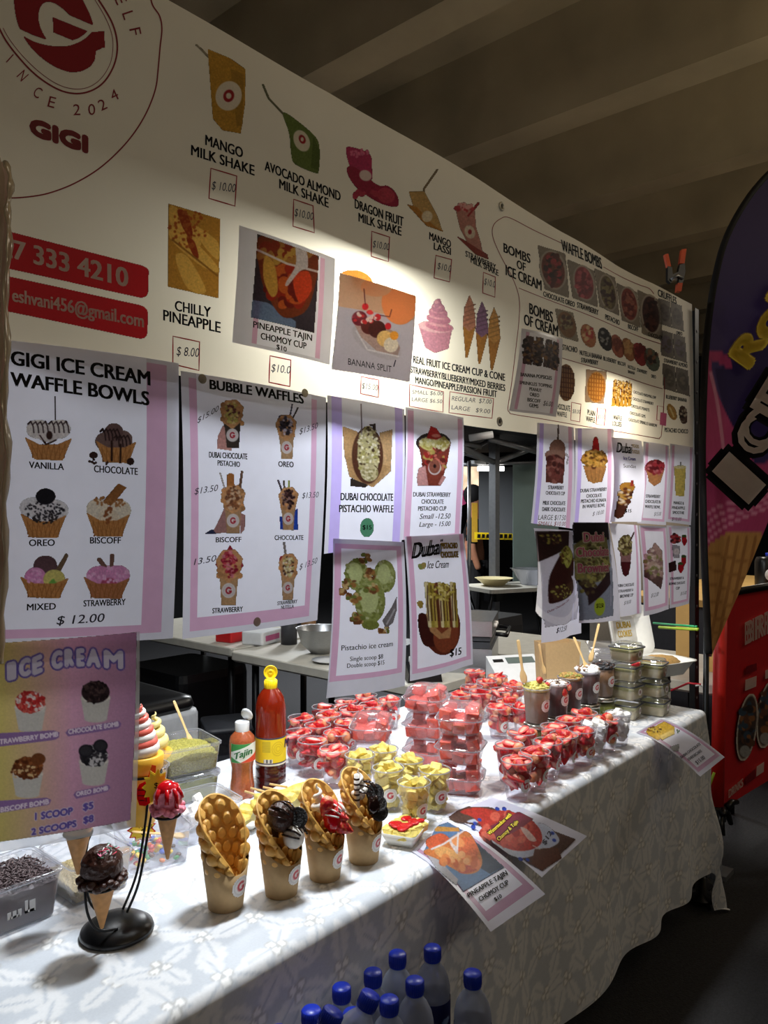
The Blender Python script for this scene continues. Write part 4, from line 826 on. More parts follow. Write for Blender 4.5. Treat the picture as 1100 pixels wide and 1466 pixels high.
letter(o, sf, [(K5, 'Dubai', 482, 775, 600, 752, 72, 0, dict(bold=.03, shear=.18)), (K5, 'PISTACHIO', 606, 728, 686, 726, 24, 8, dict(bold=.06)), (K5, 'CHOCOLATE', 602, 770, 688, 768, 26, 8, dict(bold=.06)), (K5, 'Ice Cream', 540, 820, 634, 816, 34, 0, dict(bold=.01, shear=.2)), (K5, '$15', 644, 1226, 705, 1218, 33)])

# right hand sheets, upper row then lower row
LW = [(0, 0, 1, 1, 'lam'), (.06, 0, .15, 1, 'lilac'), (.80, 0, .92, 1, 'mauve'), (.15, .0, .80, 1, 'paper')]
MWd = [(0, 0, 1, 1, 'lam'), (.08, .02, .92, .96, 'mauve'), (.17, .0, .83, .93, 'paper')]
o, sf = sheet('menu_sheet', 'strawberry chocolate cup sheet with milk and dark chocolate prices', [(769.5, 605), (822, 612), (820, 757), (761, 749)], 1.052, LW, .008)
def f_sc(c):
    c.L([(262, 100), (256, 180)], 5, (110, 90, 90)); c.P([(205, 230), (290, 240), (278, 385), (200, 380)], (116, 66, 54)); c.E(255, 215, 36, 44, (150, 110, 90)); c.E(245, 245, 46, 26, (160, 124, 104)); c.SP(240, 310, 36, 66, [(136, 76, 66), (90, 46, 40), (166, 110, 96)], 50, 12); c.L([(295, 240), (308, 255), (300, 290)], 5, (200, 196, 196))
pic(sf, o, 'cup_picture', K6, (194, 96, 316, 390), f_sc, 'printed chocolate strawberry cup')
letter(o, sf, [(K6, 'STRAWBERRY', 211, 414, 283, 416, 18), (K6, 'CHOCOLATE CUP', 202, 440, 290, 444, 17), (K6, 'MILK CHOCOLATE', 192, 490, 295, 493, 19), (K6, 'DARK CHOCOLATE', 190, 521, 296, 524, 19), (K6, 'LARGE $17.50', 174, 564, 300, 566, 24, 0, dict(bold=.005, shear=.1)), (K6, 'SMALL $10.00', 174, 592, 300, 594, 20, 3, HAND)])
o, sf = sheet('menu_sheet', 'dubai strawberry kunafa waffle bowl sheet, second in the far upper row', [(825, 613), (879, 614), (874, 749), (820, 752)], 1.056, LW, .008)
def f_ku(c):
    c.P([(390, 300), (495, 300), (470, 375), (430, 385), (405, 365)], (206, 150, 84)); c.P([(430, 222), (436, 170), (448, 156), (458, 170), (462, 222)], (196, 30, 34)); c.E(442, 265, 58, 42, (206, 150, 60)); c.SP(442, 268, 56, 44, [(222, 172, 76), (150, 110, 40), (110, 60, 30), (236, 190, 100)], 90, 8)
    for k in range(5): c.L([(400 + 20 * k, 320), (412 + 14 * k, 375)], 3, (170, 116, 60))
pic(sf, o, 'bowl_picture', K6, (378, 150, 504, 392), f_ku, 'printed kunafa waffle bowl')
letter(o, sf, [(K6, 'DUBAI STRAWBERRY', 377, 430, 496, 422, 17), (K6, 'CHOCOLATE', 402, 456, 470, 452, 17), (K6, 'PISTACHIO KUNAFA', 380, 482, 494, 475, 17), (K6, 'IN WAFFLE BOWL', 388, 508, 488, 500, 17), (K6, '$ 18.00', 430, 545, 482, 535, 20, 1, HAND)])
o, sf = sheet('menu_sheet', 'narrow pale blue dubai ice cream sundae sheet curling in the upper row', [(878.5, 626), (919, 632), (914, 747), (875.5, 747)], 1.040, (), .02)
pic(sf, o, 'dessert_picture', K6, (545, 352, 610, 562), lambda c: (c.P([(560, 420), (604, 420), (576, 545), (562, 558), (548, 545)], (90, 50, 36)), c.E(583, 405, 24, 24, (206, 150, 60)), c.P([(590, 400), (600, 358), (603, 400)], (190, 60, 50)), c.SP(575, 450, 18, 50, [(216, 170, 80), (120, 66, 40), (236, 220, 190)], 40, 7)), 'printed tall sundae')
letter(o, sf, [(K6, 'Dubai', 556, 232, 604, 240, 48, 0, dict(bold=.02, shear=.15)), (K6, 'PISTACHIO', 612, 210, 645, 214, 16, 8), (K6, 'CHOCOLATE', 608, 238, 645, 243, 17, 8), (K6, 'Ice Cream', 575, 270, 618, 275, 17, 5), (K6, 'Sundae', 572, 308, 616, 312, 18, 0, dict(bold=0)), (K6, '$15', 580, 528, 602, 528, 16)])
o, sf = sheet('menu_sheet', 'mauve framed strawberry chocolate waffle bowl sheet, fourth in the far upper row', [(921, 632), (958.5, 638), (954, 752), (913, 749)], 1.050, MWd, .006)
pic(sf, o, 'bowl_picture', K6, (690, 262, 790, 402), lambda c: (c.P([(698, 310), (786, 316), (765, 378), (735, 398), (712, 375)], (206, 146, 90)), c.E(742, 305, 44, 34, (150, 50, 50)), c.SP(742, 305, 42, 34, [(176, 60, 66), (110, 34, 38), (206, 120, 120)], 40, 10)), 'printed strawberry waffle bowl')
letter(o, sf, [(K6, 'STRAWBERRY', 700, 455, 766, 458, 15), (K6, 'CHOCOLATE IN', 698, 481, 768, 484, 15), (K6, 'WAFFLE BOWL', 698, 506, 768, 510, 15), (K6, '$15.00', 738, 545, 772, 543, 18, 1, HAND)])
o, sf = sheet('menu_sheet', 'mango and pineapple smoothie sheet beside the steel post', [(960, 635), (993, 641), (989, 752), (954, 747)], 1.056, MWd, .005)
pic(sf, o, 'drink_picture', K6, (836, 280, 898, 455), lambda c: (c.P([(840, 305), (892, 308), (884, 448), (846, 445)], (226, 206, 110)), c.E(866, 306, 26, 8, (236, 226, 170)), c.L([(868, 300), (870, 284)], 4, (150, 150, 140))), 'printed yellow smoothie')
letter(o, sf, [(K6, 'MANGO &', 838, 487, 884, 490, 14), (K6, 'PINEAPPLE', 832, 511, 890, 514, 14), (K6, 'SMOOTHIE', 835, 535, 886, 537, 14), (K6, '$10.00', 832, 568, 872, 569, 16, 0, HAND)])
o, sf = sheet('menu_sheet', 'chocolate cake sheet hanging lowest, with a dark slice on a white plate', [(762, 756), (821, 760), (837, 907), (772, 920)], 1.044, (), .022, 'paper')
def f_ck(c):
    c.P([(150, 620), (338, 622), (362, 820), (372, 1050), (188, 1090), (150, 900)], (206, 204, 208), .02); c.E(255, 960, 118, 118, (226, 224, 224), 0, .02); c.E(250, 930, 110, 110, (204, 202, 206), 0, .02); c.P([(152, 622), (300, 620), (285, 690), (152, 770)], (46, 26, 24)); c.SP(205, 655, 45, 26, [(150, 140, 60), (80, 50, 36)], 30, 6)
    c.O([(190, 835), (240, 720), (275, 690), (318, 740), (320, 830), (300, 840), (320, 870), (320, 920), (210, 972), (188, 950)], (56, 28, 24)); c.O([(238, 720), (275, 690), (312, 740), (270, 800), (245, 760)], (150, 150, 66)); c.SP(265, 740, 34, 40, [(180, 176, 90), (130, 128, 50), (90, 60, 30)], 60, 7); c.P([(195, 900), (320, 860), (320, 915), (210, 960)], (70, 44, 30)); c.SP(255, 915, 60, 34, [(140, 136, 66), (56, 30, 24)], 50, 6)
pic(sf, o, 'cake_picture', K6, (148, 616, 378, 1092), f_ck, 'printed chocolate cake slice')
letter(o, sf, [(K6, 'Dubai Chocolate Cake', 190, 1020, 292, 958, 12, 3, dict(bold=.01)), (K6, '$12.50', 234, 1118, 296, 1106, 26, 1, dict(bold=.01, shear=.15))])
o, sf = sheet('menu_sheet', 'dubai chocolate brownies sheet with pink title and green price oval', [(823, 748), (871, 748), (887, 888), (828, 892)], 1.026, (), .012, 'lam')
def f_br(c):
    c.P([(358, 580), (516, 578), (520, 700), (536, 1035), (375, 1058), (346, 730)], (150, 158, 168), .05); c.P([(358, 580), (516, 578), (518, 660), (352, 680)], (40, 34, 36)); c.P([(352, 690), (400, 650), (500, 650), (514, 780), (470, 860), (400, 880), (352, 850)], (130, 126, 76)); c.SP(435, 760, 78, 100, [(160, 154, 84), (106, 104, 56), (196, 188, 130), (80, 60, 40)], 130, 10)
    c.P([(352, 850), (400, 940), (405, 985), (515, 880), (510, 800), (430, 900)], (56, 40, 40)); c.SP(400, 850, 40, 80, [(90, 76, 50), (150, 144, 76)], 40, 9); c.E(455, 990, 27, 44, (176, 196, 60), 0, .03)
pic(sf, o, 'brownie_picture', K6, (344, 574, 540, 1062), f_br, 'printed pistachio brownies')
its = [('Dubai', 394, 672, 480, 668), ('Chocolate', 362, 746, 506, 738), ('Brownies', 366, 824, 502, 816)]
letter(o, sf, [(K6, s_, a - 2, b + 2, c_ + 2, d_ + 2, 46, 4, dict(bold=.07, off=.001)) for s_, a, b, c_, d_ in its], 'title_outline')
letter(o, sf, [(K6, s_, a, b, c_, d_, 44, 7 if i else 7, dict(bold=.015, off=.0016)) for i, (s_, a, b, c_, d_) in enumerate(its)] + [(K6, '$12.50', 438, 995, 472, 993, 20, 0, dict(off=.0014))])
o, sf = sheet('menu_sheet', 'brownie cup sheet with a drooping cream and shiny lower edge', [(871, 749), (913, 752), (921, 878), (886, 883)], 1.044, [(0, 0, 1, 1, 'paper'), (.82, 0, .92, 1, 'mauve')], .010)
pic(sf, o, 'cup_picture', K6, (548, 620, 645, 845), lambda c: (c.P([(556, 700), (616, 705), (606, 800), (585, 840), (566, 800)], (150, 110, 106)), c.E(586, 690, 32, 50, (120, 110, 60)), c.SP(586, 690, 30, 48, [(150, 140, 80), (90, 70, 44), (200, 190, 140)], 60, 8), c.L([(600, 680), (636, 626)], 5, (90, 60, 50)), c.P([(562, 770), (612, 770), (600, 832), (585, 840), (572, 830)], (86, 30, 34))), 'printed brownie cup')
letter(o, sf, [(K6, 'DUBAI CHOCOLATE', 548, 895, 638, 888, 14), (K6, 'STRAWBERRY &', 556, 922, 634, 914, 13), (K6, 'BROWNIE CUP', 564, 948, 636, 940, 15), (K6, '$18.00', 584, 982, 622, 974, 18, 0, HAND)])
o, sf = sheet('menu_sheet', 'mauve framed cake wedge sheet in the far lower row', [(915, 752), (954, 754), (958, 872), (921, 882)], 1.046, [(0, 0, 1, 1, 'lam'), (.05, .02, .95, .95, 'mauve'), (.16, .06, .84, .91, 'paper')], .008)
pic(sf, o, 'cake_picture', K6, (684, 668, 780, 910), lambda c: (c.P([(690, 770), (735, 676), (772, 720), (778, 830), (765, 900), (690, 840)], (190, 160, 146)), c.P([(690, 810), (775, 850), (765, 902), (690, 842)], (110, 84, 76)), c.SP(730, 780, 40, 70, [(206, 180, 160), (160, 126, 120), (222, 206, 190), (150, 150, 90)], 70, 9)), 'printed cake wedge')
letter(o, sf, [(K6, '$12.00', 718, 946, 752, 938, 20, 0, HAND)])
o, sf = sheet('menu_sheet', 'strawberry and brownie chocolate cup sheet, last in the lower row', [(954, 752), (989, 754), (987.6, 864), (958.5, 871)], 1.050, MWd, .006)
def f_sb(c):
    c.P([(826, 690), (862, 692), (856, 752), (832, 752)], (180, 176, 180)); c.SP(845, 655, 20, 22, [(176, 40, 50), (206, 90, 90), (70, 40, 40)], 24, 8); c.E(845, 720, 14, 16, (220, 210, 206))
    for x, y in ((885, 665), (880, 765), (866, 800)): c.P([(x - 12, y - 16), (x + 12, y - 16), (x + 14, y + 6), (x, y + 28), (x - 12, y + 8)], (186, 34, 44)); c.E(x, y - 20, 12, 6, (70, 100, 50))
    c.P([(810, 780), (840, 765), (846, 810), (814, 822)], (60, 34, 34))
pic(sf, o, 'cup_picture', K6, (806, 625, 904, 832), f_sb, 'printed strawberry cup and loose strawberries')
letter(o, sf, [(K6, 'STRAWBERRY &', 818, 860, 882, 855, 12), (K6, 'BROWNIE CHOCOLATE', 812, 886, 890, 878, 12), (K6, 'CUP', 845, 908, 862, 906, 13), (K6, '$15.00', 868, 935, 900, 930, 16, 0, HAND)])
# ------------------------------------------------------------ the long table and its cloth
TZ = 0.75; TX0, TX1, TY0, TY1 = -0.9, 2.90, 0.985, 1.84
t = thing('trestle_table', 'long folding trestle table under the white holly cloth', 'table', (1.0, 1.4, 0))
mb = MB(); mb.box(TX0 + .02 - 1, TX1 - .02 - 1, -.4, .42, TZ - .04, TZ - .006); mb.build('table_top', M['trestle'], t)
for x in (-.6, 2.7):
    for y in (1.08, 1.74):
        mb = MB(); mb.tube([(x - 1, y - 1.4, 0), (x - 1, y - 1.4, TZ - .04)], .014); mb.build('leg', M['alu'], t)
def drape(xf, yf):
    dx = np.maximum(0, xf - TX1); dy = np.maximum(0, TY0 - yf); d = np.hypot(dx, dy); s = np.maximum(d, 1e-9)
    r = .022; th = np.clip(d / r, 0, math.pi / 2); ext = np.maximum(0, d - r * math.pi / 2)
    out = r * np.sin(th); z = TZ - r * (1 - np.cos(th)) - ext
    rip = np.clip(ext / .5, 0, 1) * (.016 * np.sin(xf * 17 + 1.3 * np.sin(xf * 5)) + .02 * (dx > 0) * np.sin(yf * 15) + .05 * np.minimum(dx, dy) / s)
    out = out + rip + np.clip(ext, 0, 1) * .03
    X = np.minimum(xf, TX1) + out * dx / s; Y = np.maximum(yf, TY0) - out * dy / s
    lift = np.minimum(0, z - .012)
    return np.stack([X + .3 * -lift * dx / s, Y - .3 * -lift * dy / s, np.maximum(z, .012 + .004 * np.sin(xf * 30))], -1)
nx, ny = 860, 330
XF, YF = np.meshgrid(np.linspace(-.55, TX1 + .60, nx), np.linspace(TY0 - .60, TY1, ny))
cv = CV(XF, YF, .006, (206, 212, 221)); cv.n *= 0; cv.q *= 0
def holly(c, x, y, L, W, a):
    ca, sa = math.cos(a), math.sin(a); dx = c.X - x; dy = c.Y - y
    near = np.nonzero((np.abs(dx) < L) & (np.abs(dy) < L))
    if not len(near[0]): return
    j0, j1, i0, i1 = near[0].min(), near[0].max() + 1, near[1].min(), near[1].max() + 1
    p = dx[j0:j1, i0:i1] * ca + dy[j0:j1, i0:i1] * sa; q = -dx[j0:j1, i0:i1] * sa + dy[j0:j1, i0:i1] * ca
    tt = np.clip(p / L + .5, 0, 1); prof = W * np.sin(math.pi * tt) ** .7 * (.72 + .28 * np.abs(np.cos(tt * math.pi * 4)))
    m = np.clip((prof / 2 - np.abs(q)) / c.soft + .5, 0, 1) * ((p > -L / 2) & (p < L / 2))
    v = np.clip((.0022 - np.abs(q)) / .003 + .5, 0, 1) * ((p > -L * .62) & (p < L * .3))
    C = c.C[j0:j1, i0:i1]; C[:] = C * (1 - m[..., None]) + np.array((234, 236, 240.)) * m[..., None]; C[:] = C * (1 - .8 * v[..., None]) + np.array((190, 198, 210.)) * .8 * v[..., None]
rg = random.Random(3)
for gy in range(15):
    for gx in range(45):
        x = -.55 + gx * .093 + (gy % 2) * .046 + rg.uniform(-.016, .016); y = TY0 - .58 + gy * .098 + rg.uniform(-.016, .016); a0 = rg.uniform(0, 6.28)
        for k in range(3):
            a = a0 + k * 2.09 + rg.uniform(-.3, .3); L = rg.uniform(.062, .082); holly(cv, x + math.cos(a) * L * .62, y + math.sin(a) * L * .62, L, L * .62, a)
        for k in range(3):
            a = a0 + 1.0 + k * 2.09; bx, by = x + .011 * math.cos(a), y + .011 * math.sin(a)
            m = np.abs(cv.X - bx) + np.abs(cv.Y - by) < .03
            jj, ii = np.nonzero(m)
            d = np.hypot(cv.X[jj, ii] - bx, cv.Y[jj, ii] - by); q = np.clip((.010 - d) / .005 + .5, 0, 1)[:, None]
            cv.C[jj, ii] = cv.C[jj, ii] * (1 - q) + np.where(d[:, None] < .007, 250, 196) * q
mb = MB(); mb.grid(drape(XF, YF))
setp(mb.build('tablecloth', M['cloth'], col=lin(cv.C.reshape(-1, 3))), 'white damask tablecloth with holly leaves draped over the long table', 'tablecloth')

# ------------------------------------------------------------ clear cups and what they hold
RT, RB, CH = .039, .026, .10
def sticker_mesh(parent, rt, rb, h, zc, rad, ang, name='logo_sticker', off=.0012, dark=False):
    n = 20; A, Z = np.meshgrid(np.linspace(-1, 1, n), np.linspace(-1, 1, n)); c = CV(A, Z, .12, None)
    c.E(0, 0, .98, .98, (240, 238, 236), 0, 0); c.E(0, 0, .78, .78, (205, 200, 200), 0, 0); c.E(0, 0, .66, .66, (240, 238, 236), 0, 0); c.E(0, .02, .44, .44, (190, 26, 44), 0, 0); c.E(0, .02, .24, .24, (240, 238, 236), 0, 0); c.P([(0, .12), (.6, .3), (.6, .02), (0, .0)], (240, 238, 236), 0); c.P([(.04, .06), (.44, .06), (.4, -.24), (.04, -.1)], (190, 26, 44), 0)
    zz = zc + Z * rad; R_ = rb + (rt - rb) * zz / h + off; th = ang + A * rad / R_
    P = np.stack([R_ * np.cos(th), R_ * np.sin(th), zz], -1)
    f = c.A > .5; m = f[:-1, :-1] & f[1:, :-1] & f[:-1, 1:] & f[1:, 1:]
    mb = MB(); mb.grid(P, mask=m)
    return mb.build(name, M['vcol'], parent, 'white round sticker with red G', col=lin(np.clip(c.C / np.maximum(c.A, .02)[..., None], 0, 255).reshape(-1, 3)))
def make_cup(name, label, cat, group, rt=RT, rb=RB, h=CH, stick=True, ang=-1.75, zc=None, rad=.019):
    t = thing(name, label, cat, (0, 0, 0), 0, group)
    mb = MB(); mb.lathe([(0, .002), (rb, .002), (rb * 1.02, .004), (rt, h)], 24); mb.build('cup_wall', M['clear'], t)
    mb = MB(); mb.tube([(rt * math.cos(a), rt * math.sin(a), h) for a in np.linspace(0, 6.283, 25)[:-1]], .0017, 6, closed=True); mb.build('rim', M['clearrim'], t)
    if stick: sticker_mesh(t, rt, rb, h, zc or h * .42, rad, ang)
    return t
def strawberry_mesh(half):
    n, m = 14, 10; rows = []; cols = []
    for j in range(m + 1):
        tq = j / m; r = .0150 * math.sin(math.pi * min(1, .06 + tq * .94)) ** .62 * (1.12 - .62 * tq); z = .018 - .040 * tq
        for i in range(n):
            a = 2 * math.pi * i / n; x = r * math.cos(a); y = r * math.sin(a); red = (192 + 20 * math.sin(i * 5 + j * 3), 22 + 14 * math.cos(i * 3), 36)
            if tq < .14: red = (232, 160, 120)
            if half and y > .001: y = .001 + .02 * r; red = (240, 176, 150) if r and abs(x) < .5 * .0150 * (1 - tq) and .1 < tq < .75 else (222, 62, 60)
            if (i * 3 + j * 5) % 7 == 0 and not half: red = (232, 120, 70)
            rows.append((x, y, z)); cols.append(red)
    fs = [(j * n + i, j * n + (i + 1) % n, (j + 1) * n + (i + 1) % n, (j + 1) * n + i) for j in range(m) for i in range(n)]
    fs += [tuple(range(n))[::-1], tuple(range(m * n, m * n + n))]
    mb = MB(); mb.add(rows, [f[::-1] for f in fs]); o = mb.build('strawberry', M['food'], col=lin(np.array(cols)))
    me = o.data; bpy.data.objects.remove(o); return me
SBM = [strawberry_mesh(False), strawberry_mesh(True), strawberry_mesh(True)]
def blob_mesh(m, w, d, h, seed, rnd=.09):
    rr = random.Random(seed); mb = MB()
    rs = [rrect(w * k, d * k, min(w, d) * rnd * k, z, 2 if rnd < .1 else 3, rr.uniform(-1, 1) * w * .05, rr.uniform(-1, 1) * d * .05) for k, z in ((.92, -h / 2), (1, -h * .42), (1.0, h * .40), (.9, h / 2))]
    tap = rr.uniform(.75, 1.05)
    rs[3] = [Vector((p.x * tap, p.y * tap, p.z + rr.uniform(-.1, .1) * h)) for p in rs[3]]
    mb.rings(rs, 0, True, True, smooth=False)
    o = mb.build('chunk', m); me = o.data; bpy.data.objects.remove(o); return me
PIN = [blob_mesh(M['pine'], .027, .021, .017, s, .18) for s in (1, 2, 3)]
WAT = [blob_mesh(M['melon'], .038, .034, .030, s) for s in (4, 5, 6)]
MAR = [blob_mesh(M['mellow'], .021, .021, .019, s, .25) for s in (7, 8)]
def put(me, name, label, cat, group, loc, rot=None, sc=1.0, parent=None):
    o = bpy.data.objects.new(name, me); COL.objects.link(o); o.location = [float(q) for q in loc]
    o.rotation_euler = rot or (RN.uniform(0, 6.28), RN.uniform(0, 6.28), RN.uniform(0, 6.28)); o.scale = (sc, sc, sc)
    return setp(o, label, cat, group)
REST = {}
def fill(meshes, name, label, cat, group, x, y, z0, rt, rb, h, n, size, total=14, sc=1.3):
    """pieces packed from the rim down; the n that show best are things, the ones underneath go to the common rest"""
    k = 0; l = 0; zz = h - size * .30
    while k < total and zz > size * .55:
        R_ = rb + (rt - rb) * zz / h - (size * .47 if name == 'strawberry' else size * .62); q = 4 if R_ > size * .45 else 3
        a0 = RN.uniform(0, 6.28); spots = [(R_, a0 + 6.283 * i / q + RN.uniform(-.2, .2)) for i in range(q)]
        if l == 0: spots.append((.004, 0))
        for r, a in spots:
            if k >= total: break
            loc = (x + r * math.cos(a), y + r * math.sin(a), z0 + zz + RN.uniform(-.003, .004) + (.009 if l == 0 and r < .01 else 0)); me = RN.choice(meshes); s_ = sc * RN.uniform(.92, 1.06)
            tl = RN.uniform(1.1, 2.0) if name == 'strawberry' and l == 0 else RN.uniform(0, 6.28); rot = (tl, RN.uniform(-.4, .4), RN.uniform(0, 6.28))
            if k < n: put(me, name, label, cat, group, loc, rot, s_)
            else: REST.setdefault(name, []).append((me, loc, rot, s_))
            k += 1
        zz -= size * .80; l += 1
def flush(name, objname, label, cat, m, col):
    mb = MB(); cols = []
    for me, loc, rot, s_ in REST.get(name, []):
        Mx = Matrix.Translation(Vector([float(q) for q in loc])) @ Matrix.Rotation(rot[2], 4, 'Z') @ Matrix.Rotation(rot[1], 4, 'Y') @ Matrix.Rotation(rot[0], 4, 'X') @ Matrix.Scale(s_, 4)
        mb.add([Mx @ v.co for v in me.vertices], [tuple(p.vertices) for p in me.polygons], 0, True)
        if col: cols += [tuple(d.color)[:3] for d in me.color_attributes['Col'].data]
    if mb.v: setp(mb.build(objname, m, col=np.array(cols) if col else None), label, cat, kind='stuff')
ORD = ['first', 'second', 'third', 'fourth', 'fifth', 'sixth', 'seventh']
CUPS = []
def cups(pts, lab, short, n, meshes, item, cat, group, size, stick=True, capt='clear cup of strawberries', lift=.85):
    proto = None
    for i, (u, v) in enumerate(pts):
        p = PZ(float(u), float(v), lift); lb = lab(i)
        CUPS.append([p[0], p[1], lb, short(i), n[i] if isinstance(n, list) else n, meshes, item, cat, group, size, stick, capt])
rowname = lambda a, b: (lambda i: '%s strawberry cup %s' % (a, b) if False else None)
cups([(747, 1090), (767, 1076), (789, 1060), (810, 1051), (838, 1043), (861, 1032)], lambda i: 'clear cup of cut strawberries, %s from the near end of the front edge row' % ORD[i], lambda i: 'strawberry piece in the %s cup of the front edge row' % ORD[i], 13, SBM, 'strawberry', 'strawberry', 'front edge strawberries', .031)
cups([(730, 1066), (748, 1048), (797, 1041), (820, 1031), (842, 1022)], lambda i: 'clear strawberry cup, %s in the row behind the front edge row' % ORD[i], lambda i: 'strawberry piece in the %s cup behind the front edge row' % ORD[i], 7, SBM, 'strawberry', 'strawberry', 'second row strawberries', .031)
cups([(479, 1072), (447, 1060), (483, 1049), (427, 1048)], lambda i: ['clear strawberry cup closest to the pineapple cups, in front of its cluster', 'clear strawberry cup beside the label of the tall red sauce bottle', 'clear strawberry cup behind the foremost cup of the bottle side cluster', 'clear strawberry cup touching the tall red sauce bottle'][i], lambda i: 'strawberry piece in the ' + ['foremost cup by the pineapple cups', 'cup beside the red sauce bottle label', 'cup behind the foremost bottle side cup', 'cup touching the red sauce bottle'][i], [9, 9, 7, 7], SBM, 'strawberry', 'strawberry', 'bottle side strawberries', .031)
cups([(455, 1038), (497, 1034), (431, 1027), (471, 1023), (504, 1015), (531, 1009), (464, 1012), (496, 1004), (524, 995), (558, 1001)], lambda i: 'clear strawberry cup in the back of the bottle side cluster, ' + ['left of its middle row', 'right of its middle row', 'leftmost of its fourth row', 'second of its fourth row', 'third of its fourth row', 'last of its fourth row', 'leftmost of its rear row', 'second of its rear row', 'third of its rear row', 'last of its rear row'][i],
     lambda i: 'strawberry piece in the bottle side cluster, cup ' + ['left in the middle row', 'right in the middle row', 'leftmost in the fourth row', 'second in the fourth row', 'third in the fourth row', 'last in the fourth row', 'leftmost in the rear row', 'second in the rear row', 'third in the rear row', 'last in the rear row'][i], 5, SBM, 'strawberry', 'strawberry', 'bottle side strawberries', .031)
mid = ['behind the watermelon stack lid', 'left of the wooden spoon cup', 'closest to the wooden spoon cup', 'at the left end of the rear cluster', 'second along the rear cluster', 'third along the rear cluster', 'fourth along the rear cluster', 'in the middle of the rear cluster', 'right of the rear cluster middle', 'beside the wooden spoon at the rear', 'standing alone at the back by the till']
cups([(718, 1012), (728, 1004), (747, 1012), (659, 994), (676, 983), (697, 975), (712, 968), (690, 990), (716, 988), (735, 980), (680, 960)], lambda i: 'clear strawberry cup ' + mid[i], lambda i: 'strawberry piece in the cup ' + mid[i], [7, 7, 6, 5, 5, 5, 5, 5, 5, 5, 7], SBM, 'strawberry', 'strawberry', 'rear cluster strawberries', .031)
cups([(593, 1120), (623, 1102), (557, 1099), (584, 1088), (516, 1081), (549, 1072)], lambda i: 'clear cup of pineapple chunks, ' + ['foremost beside the white paper tray', 'right of the foremost, by the watermelon stack', 'left in the middle row', 'right in the middle row', 'left at the back', 'right at the back'][i], lambda i: 'yellow pineapple chunk in the ' + ['foremost pineapple cup', 'pineapple cup by the watermelon stack', 'left cup of the middle pineapple row', 'right cup of the middle pineapple row', 'left cup of the back pineapple row', 'right cup of the back pineapple row'][i], [16, 16, 12, 12, 9, 9], PIN, 'pineapple_chunk', 'pineapple', 'cut pineapple', .024, True, 'clear cup of pineapple')
cups([(857, 1040), (895, 1030)], lambda i: ['clear cup of white marshmallows ending the front edge row', 'clear cup of white marshmallows beside the cheesecake boxes'][i], lambda i: ['white marshmallow in the nearer marshmallow cup', 'white marshmallow in the farther marshmallow cup'][i], 22, MAR, 'marshmallow', 'marshmallow', 'marshmallows in cups', .021, False, 'clear cup of marshmallows')
for c in CUPS[-2:]: c[0] += .035
for it in range(60):                                   # let neighbouring cups stand side by side
    for a in range(len(CUPS)):
        for b in range(a + 1, len(CUPS)):
            dx, dy = CUPS[b][0] - CUPS[a][0], CUPS[b][1] - CUPS[a][1]; d = math.hypot(dx, dy)
            if d < .082:
                q = (.082 - d) / 2 / max(d, 1e-6) * .6; CUPS[a][0] -= dx * q; CUPS[a][1] -= dy * q; CUPS[b][0] += dx * q; CUPS[b][1] += dy * q
    for c in CUPS: c[1] = max(c[1], TY0 + .043)
pc = {}
for x, y, lb, sh, n, meshes, item, cat, group, size, stick, capt in CUPS:
    key = item; nm = {'strawberry': 'strawberry_cup', 'pineapple_chunk': 'pineapple_cup', 'marshmallow': 'marshmallow_cup'}[item]
    if key not in pc:
        pc[key] = make_cup(nm, lb, 'cup', capt.replace('clear cup', 'clear cups'), stick=stick); pc[key].location = (x, y, TZ + .001)
    else: copytree(pc[key], (x, y, TZ + .001), RN.uniform(-.5, .4), lb)
    fill(meshes, item, sh, cat, group, x, y, TZ + .002, RT, RB, CH, n, size, 14 if item == 'strawberry' else 26, 1.22 if item == 'strawberry' else 1.0)

flush('strawberry', 'strawberries', 'cut strawberries packed low in the clear cups, under the top pieces', 'strawberries', M['food'], True)
flush('pineapple_chunk', 'pineapple_chunks', 'pineapple chunks packed low in the clear cups, under the top pieces', 'pineapple', M['pine'], False)
flush('marshmallow', 'marshmallows', 'marshmallows packed low in the two clear cups', 'marshmallows', M['mellow'], False)
# ------------------------------------------------------------ watermelon clamshells
def make_clam(label):
    t = thing('watermelon_box', label, 'container', (0, 0, 0), 0, 'watermelon boxes')
    def sect(w, z, ribs=True, k=5):
        pts = rrect(w, w, w * .28, z, 9)
        return [Vector((p.x * (1 + (.012 if (i % 2) else -.012) * ribs), p.y * (1 + (.012 if (i % 2) else -.012) * ribs), p.z)) for i, p in enumerate(pts)]
    mb = MB(); mb.rings([sect(.088, .002), sect(.098, .006), sect(.112, .034), sect(.116, .040, 0), sect(.126, .041, 0), sect(.126, .043, 0)], 0, True); mb.build('tray', M['clam'], t)
    mb = MB(); mb.rings([sect(.126, .044, 0), sect(.116, .045, 0), sect(.112, .050), sect(.098, .070), sect(.086, .074, 0)], 0, False, True); mb.build('lid', M['clam'], t)
    mb = MB(); mb.tube([(p.x, p.y, .0435) for p in rrect(.126, .126, .03, 0, 6)], .0013, 5, closed=True); mb.build('rim', M['clearrim'], t)
    return t
cl = None
